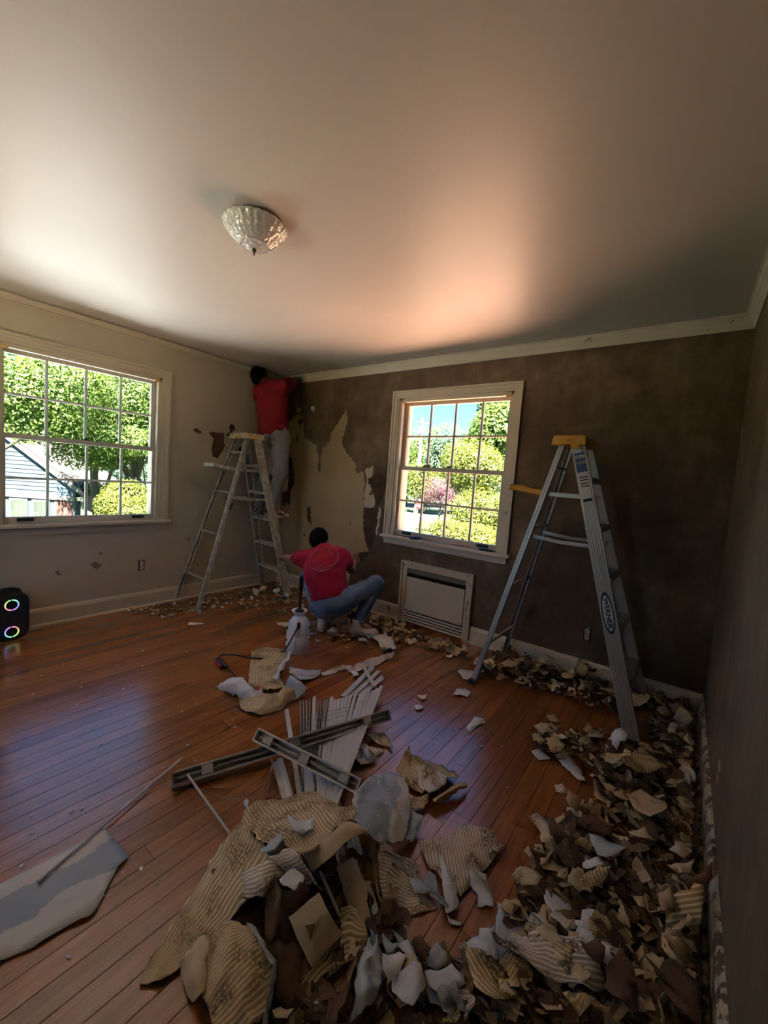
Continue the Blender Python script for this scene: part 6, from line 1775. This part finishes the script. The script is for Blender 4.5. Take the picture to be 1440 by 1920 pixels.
# --- scraps right of the blinds
MG = 'torn wallpaper between the blinds and the shiny floor'
poly('curled striped scrap nearest the end of the headrail', [z3(*q) for q in [(920, 1140), (980, 1060), (1130, 1050), (1190, 1100), (1260, 1260), (1120, 1220), (980, 1170)]], 'pale', .006, 160, .05, .008, rot=.9, group=MG, res=.022)
poly('square striped scrap folded up at one side', [z3(*q) for q in [(670, 1320), (780, 1240), (870, 1210), (1000, 1300), (1145, 1390), (980, 1450), (830, 1505), (760, 1450)]], 'pale', .010, 161, .045, .008, rot=.3, group=MG, res=.022)
net('small rolled up flap on the square striped scrap', [
    [z3(860, 1215, .045), z3(870, 1320, .04), z3(890, 1400, .035)],
    [z3(910, 1250, .07), z3(940, 1330, .065), z3(980, 1380, .05)],
    [z3(960, 1300, .05), z3(1000, 1350, .05), z3(1060, 1360, .035)]], 'grey', 162, 8, 6, 'u', group=MG)
poly('brown and striped scrap behind the grey-blue oval sheet', [z7(*q) for q in [(1000, 70), (1050, 5), (1060, 20), (1150, 40), (1225, 75), (1240, 100), (1160, 120), (1100, 160), (1040, 110)]], 'goldbrown', .012, 163, .05, .02, rot=.5, group=MG, res=.025)
poly('pale striped scrap on the brown and striped one', [z7(*q, .03) for q in [(1080, 60), (1140, 40), (1195, 70), (1190, 120), (1130, 150), (1090, 110)]], 'pale', .035, 164, .03, .01, rot=1.2, group=MG, res=.025)
net('rolled tan scrap pointing to the shiny floor', [
    [z7(1140, 155, .02), z7(1200, 120, .025), z7(1268, 98, .02)],
    [z7(1150, 165, .04), z7(1205, 132, .045), z7(1272, 104, .035)],
    [z7(1165, 178, .012), z7(1215, 145, .012), z7(1276, 114, .01)]], 'tan', 165, 10, 6, 'u', group=MG)
poly('gold striped scrap between the oval sheet and the roll', [z7(*q) for q in [(1060, 175), (1130, 165), (1105, 215), (1060, 228)]], 'gold', .02, 166, .03, .01, group=MG, res=.022)
poly('grey strip beside the grey-blue oval sheet', [z7(*q) for q in [(1060, 235), (1105, 265), (1060, 355), (1032, 340)]], 'grey', .03, 167, .02, .004, group=MG, res=.022)
for i, (pts, kd, lab) in enumerate([([(875, 1365), (890, 1345), (908, 1350), (880, 1378)], 'white', 'white pointed flake on the dark shiny floor'), ([(888, 1355), (908, 1348), (912, 1358), (892, 1362)], 'white', 'small white flake touching the pointed one'),
                              ([(354, 1168), (378, 1169), (384, 1172), (352, 1173)], 'white', 'thin white flake in front of the old ladder'), ([(518, 1168), (540, 1168), (540, 1178), (520, 1172)], 'cream', 'cream scrap left of the sprayer')]):
    poly(lab, [fl(*q) for q in pts], kd, .004, 180 + i, .012, .003, group='loose flakes on the floor', res=.02, name='wallpaper_flake')
# ------------------------------------------------------------------ dismantled venetian blinds
slat_m = mat('white_blind_enamel', (0.58, 0.58, 0.58), 0.38, c2=(0.50, 0.50, 0.51), vs_=5)
rail_m = mat('dusty_grey_headrail', (0.60, 0.57, 0.52), 0.5, c2=(0.54, 0.51, 0.46), vs_=9, metal=.1, bump=.05, bs_=60)
rail_d = mat('headrail_inside', (0.36, 0.335, 0.30), 0.6)
cord_m = mat('pale_cord', (0.45, 0.42, 0.38), 0.8)
wand_m = mat('grey_plastic_wand', (0.46, 0.43, 0.40), 0.35, c2=(0.52, 0.49, 0.45), vs_=12)
def headrail(parent, p, q, up=(0, 0, 1)):
    p = Vector(p); q = Vector(q); d = (q - p).normalized(); u = Vector(up); u = (u - d * u.dot(d)).normalized(); s = d.cross(u)
    w, h, t = 0.052, 0.040, 0.0025
    ring = [(-w/2, 0), (w/2, 0), (w/2 + .002, h), (w/2 - .005, h), (w/2 - .005, h - t), (w/2 - t, t), (-w/2 + t, t), (-w/2 + .005, h - t), (-w/2 + .005, h), (-w/2 - .002, h)]
    hr = obj('headrail', MB().extrude(ring, p, q, s, u), rail_m, parent)
    L = (q - p).length
    obj('tilt_rod', MB().tube([p + u * .024 + d * .02, q + u * .024 - d * .02], .005, 8), rail_d, hr)
    for f in (0.13, 0.5, 0.87):
        c = p + d * (L * f)
        obj('cord_lock', MB().bar(c - d * .022 + u * .028, c + d * .022 + u * .028, .040, .024, s, c=.004), cord_m, hr)
    for o_ in (-.012, .012):
        obj('groove_rib', MB().bar(p + u * .0045 + s * o_, q + u * .0045 + s * o_, .006, .005, s), rail_d, hr)
    for c, e in ((p, -1), (q, 1)):
        obj('end_cap', MB().bar(c + u * .020 - d * e * .004, c + u * .020 + d * e * .002, w - .001, h - .001, s), rail_m, hr)
    return hr
def slat(parent, p, q, roll, w=0.0255):
    p = Vector(p); q = Vector(q); d = (q - p).normalized(); s = d.cross(Vector((0, 0, 1))).normalized(); u = s.cross(d)
    a, b = math.cos(roll), math.sin(roll); s2 = s * a + u * b; u2 = u * a - s * b
    n = 5; ring = []
    for k in range(n): x = -w/2 + w * k / (n - 1); ring.append((x, .0026 * (1 - (2 * x / w) ** 2)))
    for k in range(n - 1, -1, -1): x = -w/2 + w * k / (n - 1); ring.append((x, .0026 * (1 - (2 * x / w) ** 2) - .0007))
    return obj('slat', MB().extrude(ring, p, q, s2, u2), slat_m, parent)
rb = random.Random(21)
b1 = thing('venetian_blind', 'dismantled white blind with fanned slats under the long grey headrail', 'blind', fl(560, 1420))
headrail(b1, fl(322, 1462, .024), fl(726, 1342, .062), (.62, -.62, .62))
tips = [(537, 1330, 1), (563, 1316, 0), (569, 1315, 0), (575, 1314, 0), (581, 1313, 0), (589, 1307, 1), (597, 1314, 0), (603, 1313, 0), (609, 1311, 0), (614, 1311, 0), (622, 1307, 1), (628, 1312, 1), (635, 1311, 1), (642, 1309, 1), (649, 1306, 1),
        (657, 1303, 1), (667, 1300, 1), (677, 1299, 1), (685, 1297, 1), (692, 1296, 1), (699, 1295, 1), (707, 1291, 1), (715, 1286, 1)]
nt_ = len(tips)
for i, (x, y, flat) in enumerate(tips):
    f = i / (nt_ - 1)
    low = (566 + 62 * f + rb.uniform(-3, 3), 1500 + rb.uniform(-6, 10))
    z0 = .006 + .0026 * i + rb.uniform(0, .004); z1 = .008 + .0024 * i
    a = fl(x, y, z0); b = fl(low[0], low[1], z1)
    slat(b1, a, b, rb.uniform(-.55, -.12) if flat else rb.uniform(1.0, 1.45), .0225)
for k in range(3):
    P = [fl(565 + 6 * k, 1345 + 9 * k, .04), fl(600, 1338 + 8 * k, .045), fl(640, 1328 + 7 * k, .05), fl(680, 1322 + 6 * k, .05), fl(704, 1322 + 4 * k, .04)]
    obj('ladder_cord', MB().tube(spline(P, 6), .0011, 5), cord_m, b1)
P = [fl(352, 1452, .055), fl(385, 1500, .030), fl(430, 1562, .012)]
obj('tilt_wand', MB().tube(P, .0045, 8), wand_m, b1, smooth=True)
obj('lift_cord', MB().tube(spline([fl(352, 1478, .006), fl(380, 1482, .004), fl(420, 1496, .004), fl(465, 1496, .004)], 8), .0012, 5), rail_d, b1)
obj('lift_cord', MB().tube(spline([fl(400, 1476, .004), fl(440, 1474, .004), fl(466, 1460, .004)], 8), .0012, 5), rail_d, b1)
b2 = thing('venetian_blind', 'dismantled white blind whose short headrail lies across the long one', 'blind', fl(620, 1480))
headrail(b2, fl(486, 1380, .110), fl(676, 1476, .066), (.25, -.72, .70))
for i in range(12):
    f = i / 11
    z0 = .018 + .03 * f + rb.uniform(0, .01)
    a = fl(508 + 22 * f * 5 * .9 + rb.uniform(-2, 2), 1424 + rb.uniform(-4, 6), z0 + .01) if i < 3 else fl(548 + 72 * f, 1432 + rb.uniform(-6, 6), z0)
    b = fl(545 + 100 * f, 1560 + rb.uniform(-8, 8), .02 + .012 * f)
    slat(b2, a, b, rb.uniform(-.3, .3) if i % 3 else rb.uniform(1.0, 1.4))
for i in range(10):
    f = i / 9
    a = fl(622 + 40 * f, 1560 + rb.uniform(-10, 10), .012 + .02 * rb.random()); b = fl(664 + 44 * f, 1770 - 40 * f + rb.uniform(-10, 10), .008 + .012 * rb.random())
    slat(b2, a, b, rb.uniform(-.3, .3) if i % 2 else rb.uniform(.9, 1.4))
for x in (496, 503):
    obj('lift_cord', MB().tube([fl(512, 1430, .05), fl(x, 1470, .03), fl(x - 8, 1506, .01)], .0011, 5), cord_m, b2)
b3 = thing('venetian_blind', 'short bundle of white blind slats pointing at the heater', 'blind', fl(670, 1280))
for i in range(8):
    f = i / 7
    a = fl(642 + 34 * f, 1306 - 2 * f, .006 + .010 * f); b = fl(698 + 22 * f + rb.uniform(-2, 2), 1246 + 26 * f + rb.uniform(-3, 3), .012 + .014 * (1 - f))
    slat(b3, a, b, rb.uniform(-.2, .2) if i % 3 != 2 else 1.2)
obj('bottom_rail', MB().bar(fl(683, 1252, .045), fl(703, 1288, .035), .022, .010, (1, 0, 0), c=.002), rail_m, b3)
def rod(label, a, b, tip=False):
    o = thing('tilt_wand', label, 'rod', a)
    obj('rod', MB().tube([a, b], .0045, 8), wand_m, o, smooth=True)
    d = (Vector(b) - Vector(a)).normalized()
    obj('tip', MB().tube([Vector(b), Vector(b) + d * .012, Vector(b) + d * .022], [.0045, .0075, .006], 10), cord_m if tip else wand_m, o, smooth=True)
    obj('hook', MB().tube([Vector(a) - d * .012, Vector(a), ], [.002, .0046], 8), wand_m, o)
rod('long thin grey rod lying across the flat grey-blue sheet', fl(338, 1424, .012), fl(84, 1642, .014))
rod('thin rod sticking out of the tunnel of curled paper', fl(603, 1640, .075), fl(650, 1746, .022), True)
cone_c = fl(462, 1510, .010)
cp_ = thing('cord_pull', 'small pale cord pull lying beside the near heap', 'cord pull', cone_c)
obj('bell', MB().lathe([(.004, -.02), (.006, -.01), (.011, .012), (.010, .016)], cone_c + Vector((0, 0, .004)), 14, axis=(-.6, .3, .05)), slat_m, cp_, smooth=True)
obj('cord', MB().tube([cone_c + Vector((.018, -.010, .006)), fl(470, 1516, .02)], .0012, 5), cord_m, cp_)

# ------------------------------------------------------------------ scattered scraps: shared shapes, separate objects
def pix(p):
    d = Vector(p) - CAM; w = d.dot(FW)
    return 720 + FPX * d.dot(RT) / w, 960 - FPX * d.dot(UP) / w
def inpoly(x, y, P):
    c = False
    for i in range(len(P)):
        a, b = P[i], P[i - 1]
        if (a[1] > y) != (b[1] > y) and x < (b[0] - a[0]) * (y - a[1]) / (b[1] - a[1]) + a[0]: c = not c
    return c
rs = random.Random(99)
def scrap_mesh(kind, seed, state):
    """unit-size torn scrap (about 1 across)"""
    rg = random.Random(seed); n = rg.randint(6, 9); asp = rg.uniform(.5, .95)
    out = []
    for i in range(n):
        a = 6.2832 * (i + rg.uniform(-.3, .3)) / n; r = .5 * rg.uniform(.62, 1.05)
        out.append(Vector((math.cos(a) * r, math.sin(a) * r * asp)))
    fine = []
    for i, p in enumerate(out):
        q = out[(i + 1) % n]
        fine += [p] + [p.lerp(q, t_) + Vector((rg.gauss(0, .032), rg.gauss(0, .032))) for t_ in (.33, .66)]
    pts = list(fine); m_ = len(fine)
    for k in range(14):
        a = rg.random() * 6.28; r = .33 * math.sqrt(rg.random()); q = Vector((math.cos(a) * r, math.sin(a) * r * asp))
        pts.append(q)
    vs2, ed, fa, *_ = geometry.delaunay_2d_cdt(pts, [(i, (i + 1) % m_) for i in range(m_)], [], 1, 1e-5)
    ca = rg.random() * 3.14; cd = Vector((math.cos(ca), math.sin(ca)))
    K = {'curled': rg.uniform(1.6, 3.4), 'crumpled': rg.uniform(.6, 1.4), 'flat': rg.uniform(.1, .4)}[state]
    cr = {'curled': .05, 'crumpled': .24, 'flat': .03}[state]
    off = Vector((seed * 3.1, 1.7, 2.2)); V = []
    for p in vs2:
        e = p.dot(cd); x = math.sin(e * K) / K; z = (1 - math.cos(e * K)) / K
        s = p - cd * e
        q = s + cd * x
        V.append(Vector((q.x, q.y, z + noise.noise(Vector((p.x, p.y, 0)) * 4.2 + off) * cr)))
    F = []
    for f in fa:
        if (vs2[f[1]] - vs2[f[0]]).cross(vs2[f[2]] - vs2[f[0]]) < 0: f = list(reversed(f))
        F.append(tuple(f))
    mb = closed_sheet(V, F, .011)
    me = bpy.data.meshes.new('scrap_%s_%s' % (kind, state))
    me.from_pydata([tuple(p) for p in mb.v], [], mb.f)
    for mm in FACES[kind]: me.materials.append(mm)
    me.polygons.foreach_set('material_index', mb.m)
    me.polygons.foreach_set('use_smooth', [True] * len(me.polygons))
    ul = me.uv_layers.new(name='UVMap'); a = rg.random() * 3.1; c_, s_ = math.cos(a), math.sin(a); o1 = rg.random() * 5
    for lp in me.loops:
        p = mb.v[lp.vertex_index]
        ul.data[lp.index].uv = ((p[0] * c_ - p[1] * s_) * .15 + o1, (p[0] * s_ + p[1] * c_) * .15 + .3)
    me.update()
    return me
KINDS_ = ['gold', 'pale', 'brown', 'cream', 'grey', 'tan', 'goldbrown', 'creambrown']
LOOK = {'gold': 'gold striped floral', 'pale': 'pale striped floral', 'brown': 'dark brown', 'cream': 'yellowed cream', 'grey': 'grey-blue painted', 'tan': 'plain tan', 'goldbrown': 'brown backed striped', 'creambrown': 'brown backed cream', 'white': 'white plaster-skinned'}
LIB = {}
sd0 = 1
for k in KINDS_ + ['white']:
    for st in ('curled', 'crumpled', 'flat'):
        LIB[k, st] = [scrap_mesh(k, sd0 + j * 17, st) for j in range(4)]; sd0 += 1
ZONES = [
    # name for labels, pixel polygon, count, size range, max pile height, kind weights
    ('in the deep debris', [(1205, 1420), (1240, 1335), (1320, 1325), (1326, 1550), (1333, 1760), (1338, 1960), (1000, 1960), (930, 1900), (950, 1760), (985, 1660), (1020, 1590), (1070, 1540), (1120, 1500), (1100, 1440)], 120, (.06, .15), .09, 'gold gold gold brown brown brown cream cream tan tan tan goldbrown goldbrown creambrown pale pale'),
    ('in the small middle heap', [(1000, 1378), (1060, 1368), (1185, 1392), (1190, 1445), (1120, 1450), (1060, 1430), (1008, 1412)], 20, (.06, .12), .05, 'gold gold tan cream goldbrown creambrown pale'),
    ('along the back baseboard', [(885, 1235), (960, 1222), (1100, 1262), (1300, 1312), (1230, 1330), (1130, 1345), (1050, 1312), (960, 1290), (895, 1268)], 52, (.08, .16), .09, 'gold cream cream brown brown tan goldbrown creambrown creambrown gold'),
    ('before the heater', [(690, 1158), (760, 1182), (870, 1212), (885, 1245), (800, 1222), (700, 1192)], 22, (.05, .12), .03, 'gold cream cream brown tan creambrown'),
    ('under the squatting person', [(590, 1168), (650, 1160), (660, 1198), (595, 1200)], 10, (.08, .15), .03, 'tan grey cream gold'),
    ('under the old ladder', [(470, 1112), (530, 1095), (575, 1115), (570, 1145), (520, 1138), (480, 1128)], 14, (.07, .13), .03, 'cream tan white cream pale'),
    ('at the heap edge', [(560, 1880), (660, 1800), (900, 1810), (990, 1850), (1010, 1975), (600, 1975)], 20, (.06, .13), .04, 'brown brown grey white pale tan goldbrown gold'),
]
def sample_zone(P):
    while True:
        x = rs.uniform(min(p[0] for p in P), max(p[0] for p in P)); y = rs.uniform(min(p[1] for p in P), max(p[1] for p in P))
        if inpoly(x, y, P):
            g = fl(x, y)
            # even density on the floor rather than in the picture
            dd = depth_of(g)
            if rs.random() < min(1.0, (dd / 4.2) ** 3 * 1.6 + .12): return g
# scrap placement
def place_scrap(zone, P, srange, hmax, kinds):
    g = sample_zone(P)
    k = rs.choice(kinds); st = rs.choice(('curled', 'crumpled', 'crumpled', 'flat'))
    me = rs.choice(LIB[k, st]); s = rs.uniform(*srange) * (1.1 if st == 'flat' else 1.0)
    big = 'large' if s > srange[0] + .72 * (srange[1] - srange[0]) else ('small' if s < srange[0] + .3 * (srange[1] - srange[0]) else 'mid-sized')
    o = bpy.data.objects.new('wallpaper_scrap', me)
    tl = {'curled': .45, 'crumpled': .55, 'flat': .25}[st]
    R3 = Matrix.Rotation(rs.random() * 6.2832, 3, 'Z') @ Matrix.Rotation(rs.gauss(0, tl), 3, 'X') @ Matrix.Rotation(rs.gauss(0, tl), 3, 'Y')
    if rs.random() < .25: R3 = R3 @ Matrix.Rotation(math.pi, 3, 'X')
    M4 = (R3 * s).to_4x4()
    pts = [R3 @ (v.co * s) for v in me.vertices]
    mz = min(p.z for p in pts)
    h = hmax * rs.random() ** .8
    mx_ = max(p.x for p in pts); my_ = max(p.y for p in pts)
    x = min(g.x, W - 0.042 - mx_); y = min(g.y, -0.042 - my_)
    o.matrix_world = Matrix.Translation((x, y, .003 + h - mz)) @ M4
    col.objects.link(o)
    tag(o, '%s %s %s paper scrap %s' % (big, st, LOOK[k], zone), 'paper scrap', 'paper scraps ' + zone)
    return o
for (zone, P, n, srange, hmax, kinds) in ZONES:
    ks = kinds.split()
    for i in range(n): place_scrap(zone, P, srange, hmax, ks)

# tell look-alike scraps apart by their order from a landmark
ANCH = {'under the squatting person': ('the sprayer', sc_), 'under the old ladder': ('the sprayer', sc_)}
ORD = ['nearest', 'second nearest', 'third nearest', 'fourth nearest', 'fifth nearest', 'sixth nearest', 'seventh nearest', 'eighth nearest', 'ninth nearest', 'tenth nearest', 'eleventh nearest', 'twelfth nearest', 'thirteenth nearest', 'fourteenth nearest', 'fifteenth nearest']
same = {}
for o in col.objects:
    if o.name.startswith('wallpaper_scrap') and o.get('group', '').startswith('paper scraps '): same.setdefault(o['label'], []).append(o)
for lab, os_ in same.items():
    if len(os_) < 2: continue
    nm, c = ANCH.get(os_[0]['group'][13:], ('the heater', Vector((2.2, 0, 0))))
    os_.sort(key=lambda o: (o.location - c).length)
    for o, w in zip(os_, ORD): o['label'] = lab + ', ' + w + ' ' + nm

# uncountable small bits, one object per place
def litter(name, label, P, n, srange, hmax, mats, seed, weights=None):
    rg = random.Random(seed); global rs
    keep_rs = rs; rs = rg
    mb = MB(); V = []; F = []; Mi = []
    for i in range(n):
        g = sample_zone(P)
        s = rg.uniform(*srange); a = rg.random() * 6.28; z = hmax * rg.random() ** .7 + .003
        t = Vector((math.cos(a), math.sin(a), rg.gauss(0, .45 if hmax > .01 else .12))).normalized(); b = t.cross(Vector((rg.gauss(0, .35 if hmax > .01 else .08), rg.gauss(0, .35 if hmax > .01 else .08), 1))).normalized(); nn = b.cross(t)
        c = Vector((min(g.x, W - .05 - s), min(g.y, -.05 - s), z))
        k = rg.uniform(-.3, .3); w = rg.uniform(.3, .8)
        ring = [c - t * s - b * s * w * rg.uniform(.4, 1), c - t * s * .9 + b * s * w * rg.uniform(.4, 1), c + nn * s * k - b * s * w, c + nn * s * k + b * s * w, c + t * s * rg.uniform(.6, 1) - b * s * w * rg.uniform(.2, 1), c + t * s + b * s * w * rg.uniform(.2, 1)]
        lo = min(p.z for p in ring)
        if lo < .002: ring = [p + Vector((0, 0, .002 - lo)) for p in ring]
        th = -nn * .0011 if nn.z > 0 else nn * .0011
        i0 = len(V); V += ring + [p + th for p in ring]
        mi = rg.choice(weights) if weights else rg.randrange(len(mats))
        f = [(0, 2, 3, 1), (2, 4, 5, 3), (6, 7, 9, 8), (8, 9, 11, 10), (0, 6, 8, 2), (2, 8, 10, 4), (1, 3, 9, 7), (3, 5, 11, 9), (0, 1, 7, 6), (4, 10, 11, 5)]
        F += [tuple(i0 + q for q in e) for e in f]; Mi += [mi] * len(f)
    mb.v = V; mb.f = F; mb.m = Mi
    rs = keep_rs
    return tag(obj(name, mb, mats), label, 'litter', None, 'stuff')
W_ochre = mat('ochre_paper_shreds', (0.24, 0.155, 0.07), 0.8, c2=(0.30, 0.20, 0.10), vs_=12)
W_umber = mat('umber_paper_shreds', (0.12, 0.062, 0.032), 0.85, c2=(0.17, 0.095, 0.05), vs_=12)
LM = [W_brown, W_tan, W_cream, W_white, W_grey, W_ochre, W_umber]
litter('paper_litter', 'small torn paper bits filling the deep debris by the grey-brown wall', ZONES[0][1], 1900, (.010, .040), .075, LM, 1, [0, 0, 5, 5, 5, 6, 6, 1, 1, 2])
litter('paper_litter', 'small torn paper bits along the baseboard under the clean ladder', ZONES[2][1], 420, (.012, .045), .045, LM, 2, [0, 0, 5, 5, 6, 6, 1, 2])
litter('paper_litter', 'small torn paper bits in front of the heater', ZONES[3][1], 150, (.010, .03), .012, LM, 3, [0, 1, 2, 2, 3])
litter('paper_litter', 'small torn paper bits in the heap left of the ladder foot', ZONES[1][1], 160, (.010, .035), .03, LM, 4, [0, 1, 5, 5, 6, 2])
litter('paper_litter', 'fine paper crumbs along the cream baseboard behind the old ladder', [(240, 1145), (350, 1122), (520, 1092), (590, 1120), (580, 1160), (480, 1142), (400, 1140), (300, 1160)], 330, (.007, .026), .005, LM, 5, [2, 1, 3, 1, 5, 6, 0])
litter('paper_litter', 'small torn paper bits along the near edge of the heap', [(640, 1770), (930, 1800), (1010, 1850), (1010, 1980), (500, 1980), (560, 1890)], 230, (.012, .04), .028, LM, 6, [0, 0, 5, 5, 6, 6, 1, 4])
litter('paper_litter', 'sparse white flakes sprinkled over the bare floor', [(60, 1230), (400, 1160), (860, 1250), (1010, 1330), (980, 1480), (950, 1700), (600, 1480), (560, 1420), (300, 1600), (250, 1890), (0, 1880), (0, 1500)], 85, (.003, .008), .001, LM, 7, [3, 3, 2])
litter('paper_litter', 'dark paper shreds under the squatting person and beside the heater', [(570, 1150), (660, 1140), (760, 1170), (740, 1215), (660, 1205), (590, 1205)], 170, (.012, .04), .02, LM, 8, [0, 1, 5, 6, 4])
litter('paper_litter', 'torn shreds beneath the near heap', [(440, 1600), (600, 1560), (720, 1620), (760, 1740), (700, 1850), (560, 1900), (400, 1900), (400, 1700)], 260, (.015, .05), .03, LM, 9, [0, 0, 5, 6])
